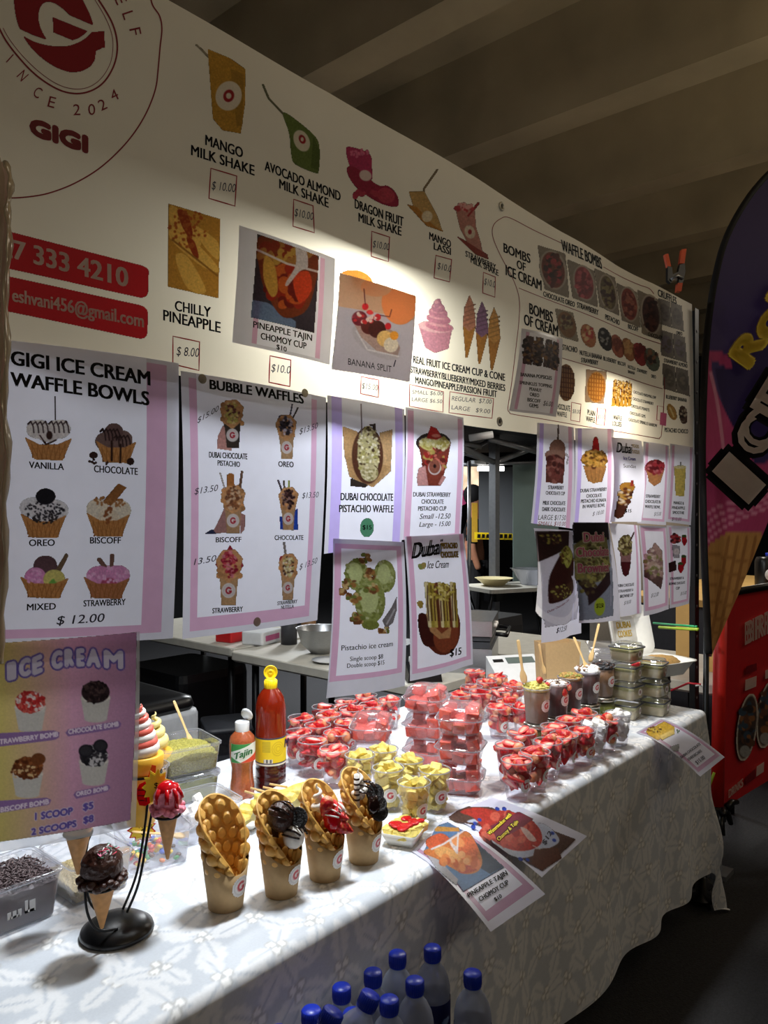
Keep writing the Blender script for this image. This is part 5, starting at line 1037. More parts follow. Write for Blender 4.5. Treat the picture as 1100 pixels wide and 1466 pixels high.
for (x, y, lv, nm, rz, n) in ((1.655, 1.175, 3, 'front watermelon stack', .5, 14), (1.765, 1.375, 3, 'rear watermelon stack', .35, 12), (1.640, 1.475, 2, 'watermelon stack by the strawberry cups', .6, 12)):
    for k in range(lv):
        w_ = ['bottom', 'middle', 'top'][k] if lv == 3 else ['lower', 'upper'][k]
        lb = 'clear clamshell of watermelon cubes, %s of the %s' % (w_, nm); z = TZ + .001 + .0755 * k
        if cl is None: cl = make_clam(lb); cl.location = (x, y, z); cl.rotation_euler = (0, 0, rz)
        else: copytree(cl, (x, y, z), rz + RN.uniform(-.12, .12), lb)
        for i in range(n if k == lv - 1 or lv == 3 else 6):
            g9 = [(-1, -1), (1, 1), (1, -1), (-1, 1), (0, -1), (-1, 0), (1, 0), (0, 1), (0, 0)][i % 9]; ux, uy = g9[0] * .032, g9[1] * .032; a = rz + RN.uniform(-.25, .25)
            put(RN.choice(WAT), 'watermelon_cube', 'red watermelon cube in the %s box of the %s' % (w_, nm), 'watermelon', 'cut watermelon', (x + ux * math.cos(rz) - uy * math.sin(rz), y + ux * math.sin(rz) + uy * math.cos(rz), z + .022 + (i // 9) * .028 + RN.uniform(0, .006)), (RN.uniform(-.35, .35), RN.uniform(-.35, .35), a), RN.uniform(.85, 1.0))

# ------------------------------------------------------------ bubble waffle cups
def make_waffle(x, y, label, rz=0.0, sc=1.0):
    t = thing('bubble_waffle_cup', label, 'dessert', (x, y, TZ + .001), rz, 'bubble waffle cups'); t.scale = (sc, sc, sc)
    n = 48; rs0, rs1, ri0, ri1 = [], [], [], []
    for i in range(n):
        a = 2 * math.pi * i / n; hz = .100 + .034 * math.sin(a + .3)
        r0 = .031; r1 = r0 + .0125 * hz / .10
        rs0.append(Vector((r0 * math.cos(a), r0 * math.sin(a), 0))); rs1.append(Vector((r1 * math.cos(a), r1 * math.sin(a), hz)))
        ri1.append(Vector(((r1 - .0012) * math.cos(a), (r1 - .0012) * math.sin(a), hz))); ri0.append(Vector((.030 * math.cos(a), .030 * math.sin(a), .02)))
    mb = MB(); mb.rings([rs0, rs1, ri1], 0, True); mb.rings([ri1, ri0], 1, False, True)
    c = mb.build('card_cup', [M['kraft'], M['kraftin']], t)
    sticker_mesh(c, .0435, .031, .10, .044, .0205, -1.42 - rz)
    # the folded waffle: an open cone of round bubbles on both faces, cut on a slant
    na, nh = 220, 110; A, H = np.meshgrid(np.linspace(0, 2 * math.pi, na), np.linspace(0, 1, nh))
    dA = np.abs((A + math.pi / 2 + math.pi) % (2 * math.pi) - math.pi)
    top = .134 + .058 * np.sin(A + .12) - .024 * np.exp(-(dA / .38) ** 2) + .006 * np.cos(2 * A); z = .045 + (top - .045) * H
    sl = np.clip((z - .045) / .15, 0, 1.2); R0 = .025 + .0265 * sl ** .95; R0 = R0 * (1 + .06 * np.cos(2 * A) * sl)
    s_ = A * .0480; row = np.round(z / .0235); col = s_ - (row % 2) * .01508; cc = col - np.round(col / .03016) * .03016
    d = np.hypot(cc * R0 / .046, z - row * .0235); bm = np.sqrt(np.clip(1 - (d / .0116) ** 2, 0, 1)); cyl = np.clip((.0112 - d) / .0018, 0, 1)
    edge = np.clip((1 - H) / .10, 0, 1)
    def surf_(R_): return np.stack([R_ * np.cos(A), R_ * np.sin(A), z], -1)
    mb = MB(); mb.grid(surf_(R0 + .0018 + .0085 * bm * edge)); mb.grid(surf_(R0 - .0016 - .0056 * cyl * edge - .001 * bm)[:, ::-1])
    lip = np.stack([surf_(R0 + .0018)[-1], surf_(R0)[-1] + np.array([0, 0, .0022]), surf_(R0 - .0018)[-1]])
    mb.grid(lip); mb.build('waffle', M['waffle'], t)
    return t
W1 = make_waffle(.881, 1.158, 'kraft cup with an empty golden bubble waffle, nearest of the four', .22, 1.03)
W2 = make_waffle(.980, 1.116, 'kraft cup with bubble waffle, chocolate scoops and a black cookie', .22, .98)
W3 = make_waffle(1.081, 1.100, 'kraft cup with bubble waffle, strawberries and red sauce', .25, .98)
W4 = make_waffle(1.187, 1.092, 'kraft cup with bubble waffle, white soft serve and stacked cookies', .28, .98)
def cookie(parent, c, r, rot):
    mb = MB(); Mx = Matrix.Translation(Vector(c)) @ rot
    for z0 in (-.004, .0015): mb.lathe([(0, z0), (r * .96, z0), (r, z0 + .0008), (r, z0 + .002), (r * .95, z0 + .0028), (r * .85, z0 + .0024), (0, z0 + .0026)], 28, M=Mx)
    mb.lathe([(r * .92, -.0015), (r * .92, .0018)], 20, M=Mx, mi=1)
    for q in range(14): mb.lathe([(r * .06, .0040), (r * .04, .0052), (0, .0054)], 6, M=Mx @ Matrix.Translation((r * .66 * math.cos(q * .449), r * .66 * math.sin(q * .449), 0)))
    return mb.build('cookie', [M['cookie'], M['cream']], parent, 'round black cookie with cream filling')
def drizzle(parent, c, r, n, m, seed):
    rr = random.Random(seed); mb = MB()
    for k in range(n):
        a = -1.2 + 2.4 * k / max(1, n - 1); pts = []
        for j in range(9):
            b = -1.1 + 2.2 * j / 8; v = Vector((math.sin(a) * math.cos(b * .9), -math.sin(b) * .9, math.cos(a) * math.cos(b))).normalized() * (r * 1.03); pts.append(Vector(c) + v)
        mb.tube(pts, r * rr.uniform(.05, .09), 6)
    return mb.build('chocolate_drizzle', m, parent)
lump = lambda s, k=.05: (lambda d: 1 + k * math.sin(d.x * 9 + s) * math.sin(d.y * 8 + s * 2) + k * .7 * math.sin(d.z * 13 + s))
mb = MB(); mb.ell((-.006, .004, .166), (.027, .025, .028), 20, 14, fn=lump(1)); mb.build('chocolate_scoop', M['choc'], W2); drizzle(W2, (-.006, .002, .166), .0285, 5, M['darkchoc'], 1)
mb = MB(); mb.ell((.006, -.018, .128), (.022, .021, .023), 20, 14, fn=lump(2, .03)); mb.build('vanilla_scoop', M['cream'], W2); drizzle(W2, (.006, -.020, .128), .0235, 6, M['darkchoc'], 2)
cookie(W2, (.012, -.022, .162), .0205, RZ(-1.0) @ RX(1.25))
mb = MB(); mb.add([(-.030, .004, .185), (-.010, .012, .188), (-.018, .0, .13), (-.030, .016, .186), (-.012, .022, .188), (-.020, .014, .13)], [(0, 2, 1), (3, 4, 5), (0, 1, 4, 3), (1, 2, 5, 4), (2, 0, 3, 5)], 0, False); mb.build('chocolate_wedge', M['choc'], W2)
def swirl(parent, name, m, c, r, h, turns, lean=(0, 0), fat=.42):
    mb = MB(); pts = []; rad = []
    N = int(turns * 16)
    for k in range(N + 1):
        q = k / N; rr = r * (1 - q) ** .8; a = q * turns * 6.283
        pts.append((c[0] + rr * .62 * math.cos(a) + lean[0] * q, c[1] + rr * .62 * math.sin(a) + lean[1] * q, c[2] + h * q)); rad.append(max(.0012, r * fat * (1 - q) ** .75))
    mb.tube(pts, rad, 10); mb.ell((c[0], c[1], c[2] + h * .25), (r * .55, r * .55, h * .34), 12, 8)
    return mb.build(name, m, parent)
swirl(W3, 'soft_serve', M['cream'], (-.006, .014, .150), .021, .056, 2.6, (-.004, .006))
for k, (c, a) in enumerate((((-.014, -.004, .166), .4), ((.0, -.012, .160), 1.4), ((.014, -.020, .136), 2.1), ((.022, -.010, .145), .9), ((.010, -.030, .118), 2.8))):
    o = bpy.data.objects.new('strawberry_slice', SBM[k % 2]); COL.objects.link(o); o.parent = W3; o.location = c; o.rotation_euler = (a, a * .7, a * 1.7); o.scale = (1.05,) * 3
mb = MB(); mb.ell((.002, -.010, .138), (.022, .018, .030), 18, 12, fn=lump(2, .05)); mb.build('red_sauce', M['redsauce'], W3)
drizzle(W3, (.002, -.011, .142), .0255, 6, M['cream'], 7).name = 'white_sauce'
swirl(W4, 'soft_serve', M['cream'], (-.008, .010, .150), .022, .062, 2.6, (-.002, .004)); drizzle(W4, (-.004, .0, .160), .024, 5, M['darkchoc'], 5)
for c, r_ in (((.008, -.016, .158), 1.0), ((.010, -.022, .136), .75), ((.008, -.026, .120), .9)): cookie(W4, c, .0195, RZ(-.7) @ RX(r_))
mb = MB(); mb.ell((.0, -.016, .135), (.018, .014, .022), 14, 9, fn=lump(4, .12)); mb.build('chocolate_sauce', M['darkchoc'], W4)
mb = MB(); mb.tube([(-.026, .010, .135), (-.027, .010, .205)], .006, 10)
for k in range(5): mb.tube([(-.0262 - .0002 * k, .010, .150 + .011 * k), (-.0262 - .0002 * k, .010, .154 + .011 * k)], .0066, 10, mi=1)
mb.build('wafer_stick', [M['cream'], M['choc']], W4)

for w in (W2, W3, W4):
    for o in w.children:
        if o.name.split('.')[0] not in ('card_cup', 'waffle'): o.location = Vector(o.location) + Vector((.002, -.006, -.016))
# ------------------------------------------------------------ cone stand and its cones
HB = Vector((.700, 1.225, TZ + .001))
t = thing('cone_stand', 'black wire cone stand with a round domed base', 'stand', HB)
mb = MB(); mb.lathe([(0, 0), (.058, 0), (.062, .004), (.060, .010), (.045, .020), (.022, .026), (0, .027)], 40); mb.build('base', M['black'], t)
V3 = lambda a: Vector([float(q) for q in a])
rings = [(PD(146., 1268., 1.275), .0235), (PD(240., 1166., 1.37), .0225), (PD(202., 1106., 1.46), .038), (PD(112., 1192., 1.36), .0235)]
starts = [PD(168., 1330., 1.30), PD(182., 1306., 1.34), PD(176., 1302., 1.36), PD(150., 1312., 1.35)]
viax = [[PD(140., 1331., 1.27), PD(125., 1306., 1.262), PD(121., 1262., 1.266)], [PD(199., 1263., 1.345), PD(211., 1199., 1.36), PD(218., 1160., 1.365)], [PD(196., 1250., 1.40), PD(208., 1180., 1.43), PD(214., 1125., 1.44)], [PD(128., 1290., 1.36), PD(122., 1240., 1.365), PD(126., 1204., 1.365)]]
for (c, r), s0, via in zip(rings, starts, viax):
    c = V3(c); arm = [V3(s0)] + [V3(q) for q in via]; last = arm[-1]; d = Vector((last.x - c.x, last.y - c.y, 0)); a0 = math.atan2(d.y, d.x)
    pts = [Vector(q) for q in smooth(arm, 6)] + [c + Vector((r * math.cos(a0 + k * .262), r * math.sin(a0 + k * .262), 0)) for k in range(25)]
    mb = MB(); mb.tube([p - HB for p in pts], .0023, 8); mb.build('arm', M['blackm'], t, 'curved black wire arm ending in a ring')
def cone_thing(label, c, r, depth, name='ice_cream_cone'):
    c = V3(c); t = thing(name, label, 'ice cream', c)
    mb = MB(); mb.lathe([(0, -depth), (.003, -depth + .002), (r * .98, 0), (r * 1.12, .010), (r * .95, .010), (.002, -depth + .02)], 24); mb.build('wafer_cone', M['cone'], t); return t
ic = cone_thing('chocolate scoop in a wafer cone, lowest on the black stand', rings[0][0], .0225, .072)
mb = MB(); mb.ell((0, 0, .033), (.034, .034, .033), 26, 18, fn=lump(3, .045)); 
for k in range(22): mb.ell((.033 * math.cos(k * .2856), .033 * math.sin(k * .2856), .013 + .004 * math.sin(k * 2.1)), (.009, .009, .007), 8, 6)
mb.build('scoop', M['choc'], ic)
mb = MB()
cols = []
for k in range(22):
    a = -1.4 + RN.uniform(-.9, .9); b = RN.uniform(.75, 1.35); p = Vector((.035 * math.cos(a) * math.cos(b), .035 * math.sin(a) * math.cos(b), .033 + .0345 * math.sin(b))); q = Vector((RN.uniform(-1, 1), RN.uniform(-1, 1), RN.uniform(-.3, .3))).normalized() * .0045
    n0 = len(mb.v); mb.tube([p - q, p + q], .001, 5); cols += [[(230, 60, 90), (240, 240, 240), (250, 150, 180), (90, 150, 120)][k % 4]] * (len(mb.v) - n0)
mb.build('sprinkles', M['food'], ic, 'coloured sugar sprinkles', col=lin(np.array(cols)))
ic = cone_thing('pink scoop with red sauce in a wafer cone on the stand', rings[1][0], .0210, .085)
ic.scale = (.9, .9, .95)
mb = MB(); mb.ell((0, 0, .030), (.028, .028, .030), 24, 16, fn=lump(5, .04))
for k in range(20): mb.ell((.028 * math.cos(k * .314), .028 * math.sin(k * .314), .012 + .004 * math.sin(k * 1.7)), (.008, .008, .006), 8, 6)
mb.build('scoop', M['pinkice'], ic)
mb = MB(); mb.ell((0, 0, .042), (.0235, .0235, .0215), 20, 12)
for a, l in ((-2.2, .03), (-1.5, .042), (-.9, .026), (-3, .03), (0, .03)): mb.tube([(.020 * math.cos(a), .020 * math.sin(a), .052), (.0265 * math.cos(a), .0265 * math.sin(a), .04), (.0295 * math.cos(a), .0295 * math.sin(a), .058 - l)], .0042, 8)
mb.build('red_sauce', M['redsauce'], ic)
ic = cone_thing('wafer cone whose tip shows below the pastel sheet', rings[3][0], .0225, .075)
mb = MB(); mb.ell((0, 0, .033), (.030, .030, .030), 20, 14, fn=lump(6, .04)); mb.build('scoop', M['cream'], ic)
def big_swirl(label, c, m, sc=1.0, two=False):
    c = V3(c); t = thing('display_soft_serve_cone', label, 'ice cream', c); t.scale = (sc,) * 3
    mb = MB(); mb.lathe([(.0, -.095), (.026, -.094), (.034, -.01), (.036, .004), (.041, .010), (.042, .034), (.038, .036), (0, .030)], 28); mb.build('yellow_cone', M['ycone'], t)
    for nm, mm, ph in ((('coral_swirl', M['coral'], 0), ('cream_swirl', M['cream'], 3.14)) if two else (('yellow_swirl', m, 0),)):
        mb = MB(); pts = []; rad = []
        for k in range(73):
            q = k / 72; a = q * 25 + ph; rr = .024 * (1 - q) ** .75; pts.append((rr * math.cos(a), rr * math.sin(a), .040 + .090 * q)); rad.append(max(.0012, .0165 * (1 - q) ** .7 * (.85 if two else 1)))
        mb.tube(pts, rad, 10); mb.build(nm, mm, t)
    return t
big_swirl('large coral and cream swirl in a yellow cone held by the stand', rings[2][0], None, 1.0, True)
big_swirl('pale yellow swirl cone standing behind the coral one', (V3(PZ(214., 1190., TZ)).x + .10, V3(PZ(214., 1190., TZ)).y + .135, TZ + .098), M['yswirl'], 1.02)

# ------------------------------------------------------------ topping tubs
def tub(label, x, y, w, d, h, rz, z=TZ + .001, lid=False, group='topping tubs'):
    t = thing('topping_tub', label, 'tub', (x, y, z), rz, group)
    mb = MB(); mb.rings([rrect(w * .86, d * .86, .012, .001), rrect(w * .88, d * .88, .014, .004), rrect(w * .985, d * .985, .018, h - .004)], 0, True); mb.build('tub_wall', M['tub'], t)
    mb = MB(); mb.rings([rrect(w * .985, d * .985, .018, h - .006), rrect(w * 1.03, d * 1.03, .02, h - .006), rrect(w * 1.03, d * 1.03, .02, h), rrect(w * .975, d * .975, .018, h)], 0); mb.build('rim', M['tub'], t)
    if lid: mb = MB(); mb.rings([rrect(w * 1.04, d * 1.04, .02, h), rrect(w * 1.04, d * 1.04, .02, h + .004)], 0, True, True); mb.build('lid', M['tub'], t)
    return t
def heap(label, name, x, y, w, d, h0, hm, rz, m, z=TZ + .002, cat='topping'):
    n = 26; A, B = np.meshgrid(np.linspace(-1, 1, n), np.linspace(-1, 1, n)); hgt = h0 + hm * np.clip(1 - (A ** 2 + B ** 2) * .6, 0, 1) + NR.uniform(-.0022, .0022, A.shape)
    k = .86 + .10 * (hgt / .09); P = np.stack([A * w / 2 * k * .97, B * d / 2 * k * .97, hgt], -1)
    mb = MB(); mb.grid(P, smooth=False); rim = [Vector(p) for p in P[0]] + [Vector(p) for p in P[1:, -1]] + [Vector(p) for p in P[-1, ::-1][1:]] + [Vector(p) for p in P[::-1, 0][1:-1]]
    base = [Vector((p.x * .92, p.y * .92, .003)) for p in rim]; mb.rings([base, rim], 0, True)
    o = mb.build(name, m); o.location = (x, y, z); o.rotation_euler = (0, 0, rz); return setp(o, label, cat, kind='stuff')
tub('clear tub of chocolate sprinkles in front of the pastel sheet', .570, 1.423, .20, .14, .085, 0)
heap('bed of brown chocolate strands filling the left tub', 'chocolate_sprinkles_bed', .570, 1.423, .20, .14, .062, .010, 0, M['sprinkle'])
mb = MB()
for k in range(900):
    x, y = RN.uniform(-.092, .092), RN.uniform(-.062, .062); z = .066 + .010 * max(0, 1 - ((x / .1) ** 2 + (y / .07) ** 2) * .6) + RN.uniform(0, .005); a = RN.uniform(0, 3.14); q = Vector((math.cos(a), math.sin(a), RN.uniform(-.35, .35))) * .0048
    mb.tube([Vector((x, y, z)) - q, Vector((x, y, z)) + q], .0012, 5)
o = mb.build('chocolate_sprinkles', M['sprinkle']); o.location = (.570, 1.423, TZ + .002); setp(o, 'chocolate sprinkle strands heaped in the left tub', 'topping', kind='stuff')
mb = MB()
for x0, w, h in ((0, .006, .012), (.009, .006, .012), (.018, .006, .012), (.004, .016, .004), (.030, .016, .005), (.030, .005, .022), (.038, .010, .020)): mb.box(x0, x0 + w, -.0664, -.0652, .026, .026 + h)
o = mb.build('tub_label', M['whitep']); o.parent = [q for q in bpy.data.objects if q.name == 'topping_tub'][0]
tub('clear tub of pale biscuit crumbs behind the cone stand', .748, 1.425, .125, .15, .075, 0); heap('pale biscuit crumbs in the tub behind the cone stand', 'biscuit_crumbs', .748, 1.425, .125, .15, .026, .012, 0, M['tancrumb'])
tub('clear tub of coloured candies with a wooden spoon', .898, 1.435, .135, .135, .075, -.25)
CAND = []
for k, c in enumerate(((40, 90, 200), (40, 150, 70), (214, 44, 44), (240, 130, 30), (250, 210, 40), (96, 60, 44))):
    mb = MB(); mb.ell((0, 0, 0), (.0065, .0065, .0042), 10, 6); o = mb.build('candy', mat('candy_shell_%d' % k, c, .25, var=.05)); CAND.append(o.data); bpy.data.objects.remove(o)
for k in range(64):
    a, b = RN.uniform(-.048, .048), RN.uniform(-.048, .048); c, s_ = math.cos(-.25), math.sin(-.25); ci = k % 6
    put(CAND[ci], 'candy', '%s button candy in the candy tub' % ['blue', 'green', 'red', 'orange', 'yellow', 'brown'][ci], 'candy', 'button candies', (.898 + a * c - b * s_, 1.435 + a * s_ + b * c, TZ + .009 + .0085 * (k // 26) + RN.uniform(0, .003)), (RN.uniform(-.5, .5), RN.uniform(-.5, .5), 0))
def spoon(label, p, q, bowl=.011, name='wooden_spoon', flat=True):
    p, q = V3(p), V3(q); d = (q - p).normalized(); mb = MB(); L = (q - p).length
    pts = [p + d * L * k for k in (0, .06, .15, .24, .3, .4, .7, .96, 1.0)]
    mb.tube(pts, [bowl * .5, bowl * .92, bowl, bowl * .75, bowl * .42, bowl * .36, bowl * .46, bowl * .5, bowl * .3], 10, flat=.25)
    return setp(mb.build(name, M['wood']), label, 'spoon')
spoon('pale wooden spoon lying in the candy tub', (.955, 1.395, TZ + .040), (.865, 1.455, TZ + .062), .015)
tub('clear tub of white marshmallows behind the first waffle cup', 1.05, 1.475, .15, .14, .075, -.15)
for k in range(26): put(RN.choice(MAR), 'marshmallow', 'white marshmallow heaped in the tub behind the first waffle cup', 'marshmallow', 'marshmallows in the tub', (1.05 + RN.uniform(-.055, .055), 1.475 + RN.uniform(-.05, .05), TZ + .018 + .018 * (k // 9)))
tub('lidded lower tub of green pistachio crumbs under the open one', 1.150, 1.690, .145, .15, .066, -.2, lid=True); heap('green pistachio crumbs in the lower lidded tub', 'pistachio_crumbs', 1.150, 1.690, .145, .15, .050, .006, -.2, M['olive'])
tub('open upper tub of yellow green pistachio crumbs with a wooden spoon', 1.150, 1.690, .15, .155, .072, -.2, TZ + .073); heap('yellow green pistachio crumbs in the open upper tub', 'pistachio_crumbs', 1.150, 1.690, .15, .155, .042, .024, -.2, M['pistacrumb'], TZ + .074)
spoon('long wooden spoon stuck in the pistachio crumbs', PD(277., 1070., 2.00), PD(249., 1003., 2.02), .012)
tub('tub of tan biscuit crumbs beside the pistachio tub, on another tub', 1.000, 1.668, .12, .14, .060, -.1, TZ + .068); heap('tan biscuit crumbs beside the pistachio tub', 'biscuit_crumbs', 1.000, 1.668, .12, .14, .040, .016, -.1, M['bcrumb'], TZ + .069)
tub('closed tub under the tan biscuit crumbs', 1.000, 1.668, .12, .14, .060, -.1, lid=True); heap('pale flour like crumbs in the closed tub', 'biscuit_crumbs', 1.000, 1.668, .12, .14, .040, .004, -.1, M['tancrumb'])
# star cards
def star_card(name, label, c, r, mats, txt, n=11, tilt=0.0, ry=1.0):
    c = V3(c); fw = (Vector((0, 0, CZ)) - c); fw.z = 0; fw.normalize(); rt = Vector((-fw.y, fw.x, 0)); up = Vector((0, 0, 1)); mb = MB()
    for s_, off, mi in ((1.0, 0, 0), (.86, .0012, 1)):
        ring = [(c + fw * off + (rt * math.cos(q * math.pi / n + tilt) + up * ry * math.sin(q * math.pi / n + tilt)) * r * s_ * (1 if q % 2 else .72)) for q in range(2 * n)]
        back = [p - fw * .001 for p in ring]; mb.rings([back, ring], mi, True, True, smooth=False)
    o = mb.build(name, mats); setp(o, label, 'price tag')
    q0 = PX(np.array(c + fw * .002)); d = (c - Vector((0, 0, CZ))).length; k = F / (c.x * CS + c.y * SN)
    L = MB(); pl = Plane2(c + fw * .0018, rt)
    for s_, dx, dy, w, h in txt: T(L, pl, P1, s_, float(q0[0]) + dx - w / 2, float(q0[1]) + dy, float(q0[0]) + dx + w / 2, float(q0[1]) + dy, h, 0, bold=.01, off=0)
    L.build('lettering', INKS, o); return o
class Plane2:
    def __init__(s, c, rt): s.c = np.array(c); s.n = np.array([-rt.y, rt.x, 0.])
    def at(s, u, v, off=0.0):
        dx, dy, k = ray(u, v); D = np.stack([dx, dy, k], -1); e = np.array([0, 0, CZ]); t_ = ((s.c - e) @ s.n) / (D @ s.n); return e + D * t_[..., None]
star_card('price_burst', 'white and red starburst price card in the candy tub', PD(203., 1187., 1.615), .030, [M['redsauce'], M['yellowprint']], [('Topping', 0, -4, 30, 7), ('$', 2, 8, 5, 9)])
star_card('price_burst', 'yellow starburst price card beside the red pointing hand', PD(224., 1126., 1.385), .025, [M['yellowprint'], M['yellowprint']], [('$', 0, 2, 6, 8)], ry=1.3)
c = V3(PD(208., 1128., 1.40)); fw = (Vector((0, 0, CZ)) - c); fw.z = 0; fw.normalize(); rt = Vector((-fw.y, fw.x, 0)); px = 1.40 / 1100
hand = [(9, -32), (15, -30), (14, -14), (12, -8), (12, 14), (8, 22), (0, 26), (-8, 24), (-11, 14), (-12, 2), (-8, -6), (2, -10)]
mb = MB(); ring = [c + rt * x * px + Vector((0, 0, -y * px)) for x, y in hand]; mb.rings([[p - fw * .001 for p in ring], ring], 0, True, True, smooth=False)
for a, b in (((-10, 2), (-1, 3)), ((-10, 10), (-1, 11)), ((-8, 17), (-1, 18)), ((-1, -6), (2, 20))): mb.tube([c + rt * x * px + Vector((0, 0, -y * px)) + fw * .0006 for x, y in (a, b)], .0007, 4, mi=1)
setp(mb.build('hand_sign', [M['redsauce'], M['ink']]), 'red card cut as a thumbs up hand clipped to the cone stand', 'sign')

# ------------------------------------------------------------ bottles of seasoning and the paper trays
t = thing('chilli_seasoning_bottle', 'small chilli lime seasoning bottle with white flip cap', 'bottle', (1.247, 1.571, TZ + .001))
mb = MB(); mb.lathe([(0, .001), (.029, .001), (.031, .006), (.031, .03), (.028, .05), (.027, .075), (.031, .095), (.033, .12), (.033, .142), (.030, .155), (.018, .168), (.016, .170)], 28, cap1=True); mb.build('bottle_body', M['tajin'], t)
mb = MB(); mb.lathe([(.018, .168), (.0185, .190), (.017, .192), (0, .192)], 20); mb.build('cap', M['whitep'], t)
mb = MB(); mb.lathe([(0, 0), (.016, 0), (.017, .004), (.012, .007), (0, .008)], 18, M=Matrix.Translation((.012, -.002, .206)) @ RZ(.3) @ RYm(1.2)); mb.build('flip_lid', M['whitep'], t)
def wrap_label(parent, r, z0, z1, a0, a1, fn, name='label', lab=None, n=60):
    A, Z = np.meshgrid(np.linspace(a0, a1, n), np.linspace(z0, z1, n)); W_ = (a1 - a0) * r
    c = CV((A - a0) * r, Z - z0, (z1 - z0) / n * 1.3, (255, 255, 255)); fn(c, W_, z1 - z0)
    mb = MB(); mb.grid(np.stack([r * np.cos(A), r * np.sin(A), Z], -1)); return mb.build(name, M['vcol'], parent, lab, col=lin(np.clip(c.C, 0, 255).reshape(-1, 3)))
def f_tj(c, w, h):
    c.P([(0, 0), (w, 0), (w, h), (0, h)], (236, 240, 236), 0); c.P([(0, h * .55), (w * .7, h), (0, h)], (56, 150, 70), 0); c.P([(w * .3, 0), (w, h * .55), (w, 0)], (222, 72, 44), 0); c.P([(0, 0), (w * .35, 0), (0, h * .3)], (60, 150, 76), 0)
wrap_label(t, .0336, .095, .142, -3.2, -.6, f_tj, 'label', 'green white and red label')
class Cyl:
    def __init__(s, c, r): s.c = c; s.r = r
    def at(s, u, v, off=0.0):
        dx, dy, k = ray(u, v); r = s.r + off; cx, cy = s.c; a = dx * dx + dy * dy; b = dx * cx + dy * cy; q = np.maximum(b * b - a * (cx * cx + cy * cy - r * r), 0); t_ = (b - np.sqrt(q)) / a
        return np.stack([dx * t_, dy * t_, CZ + k * t_], -1)
def local(o, parent):                                  # the mesh was made in place: hand it to its thing
    o.parent = parent; o.matrix_parent_inverse = parent.matrix_basis.inverted(); return o
def ptxt(parent, sf, items, mats=INKS):
    L = MB()
    for K, s_, x0, y0, x1, y1, cap, mi, kw in items: T(L, sf, K, s_, x0, y0, x1, y1, cap, mi, **kw)
    o = L.build('lettering', mats); o.parent = parent; o.location = -parent.location; return o
ptxt(t, Cyl((1.247, 1.571), .034), [((180, 930, 3.664), 'Tajin', 566, 580, 662, 545, 34, 0, dict(bold=.035, shear=.15))], [mat('green_lettering', (30, 110, 56), .4)])
t = thing('chamoy_bottle', 'tall red sauce bottle with open yellow cap and yellow label', 'bottle', (1.333, 1.560, TZ + .001))
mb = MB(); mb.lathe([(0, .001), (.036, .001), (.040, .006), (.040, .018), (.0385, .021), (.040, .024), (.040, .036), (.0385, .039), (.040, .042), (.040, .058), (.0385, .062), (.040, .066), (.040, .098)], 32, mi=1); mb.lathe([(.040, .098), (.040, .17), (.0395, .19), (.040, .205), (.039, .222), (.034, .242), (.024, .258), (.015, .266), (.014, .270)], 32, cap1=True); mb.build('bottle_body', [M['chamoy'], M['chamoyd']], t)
mb = MB(); mb.lathe([(.0165, .264), (.017, .266), (.017, .285), (.014, .288), (0, .289)], 22)
for k in range(22): mb.tube([(.0171 * math.cos(k * .2856), .0171 * math.sin(k * .2856), .266), (.0171 * math.cos(k * .2856), .0171 * math.sin(k * .2856), .284)], .0007, 4)
mb.build('cap', M['ycap'], t)
mb = MB(); vd = math.atan2(-1.56, -1.333); Mx = Matrix.Translation((.008, .010, .304)) @ RZ(vd) @ RYm(math.pi / 2); mb.lathe([(0, .0), (.017, 0), (.0185, .003), (.0185, .006), (.0165, .006), (.015, .003), (.007, .003), (.006, .006), (.004, .006), (.0035, .003), (0, .003)], 24, M=Mx); mb.build('flip_lid', M['ycap'], t)
def f_ch(c, w, h):
    c.P([(0, 0), (w, 0), (w, h), (0, h)], (248, 218, 36), 0); c.P([(0, 0), (w, 0), (w, h * .06), (0, h * .06)], (240, 240, 235), 0); c.P([(0, h * .06), (w, h * .06), (w, h * .10), (0, h * .10)], (40, 40, 100), 0); c.P([(0, h * .95), (w, h * .95), (w, h), (0, h)], (40, 40, 100), 0)
    c.P([(w * .42, h * .10), (w * .56, h * .10), (w * .56, h * .24), (w * .42, h * .24)], (245, 245, 240), 0)
    for k in range(9): c.L([(w * (.43 + k * .014), h * .12), (w * (.43 + k * .014), h * .23)], w * .005, (30, 30, 40))
    for k in range(8): c.L([(w * .40, h * (.86 - k * .05)), (w * .52, h * (.86 - k * .05))], h * .015, (120, 110, 50))
    for rr in (.10, .07, .04): c.E(w * .64, h * .6, w * rr, h * rr * 2.6, (226, 190, 24), 0, 0); c.E(w * .64, h * .6, w * (rr - .012), h * (rr - .012) * 2.6, (248, 218, 36), 0, 0)
wrap_label(t, .0405, .070, .142, -4.6, -.2, f_ch, 'label', 'yellow label with small print and barcode', 90)
ptxt(t, Cyl((1.333, 1.560), .041), [((180, 930, 3.664), 'M', 834, 512, 850, 506, 44, 0, dict(bold=.03, shear=.1))], [M['navy']])
def paper_tray(label, x, y, w, d, h, rz, z=TZ + .001):
    t = thing('paper_tray', label, 'tray', (x, y, z), rz)
    mb = MB(); mb.rings([rrect(w * .7, d * .7, .006, .001, 4), rrect(w, d, .010, h, 4), rrect(w * .985, d * .985, .010, h, 4), rrect(w * .69, d * .69, .006, .0025, 4)], 0, True, True); mb.build('tray_body', M['foam'], t); return t
paper_tray('white paper tray of pineapple cubes under red chamoy, at the table edge', 1.318, 1.088, .105, .085, .030, .35)
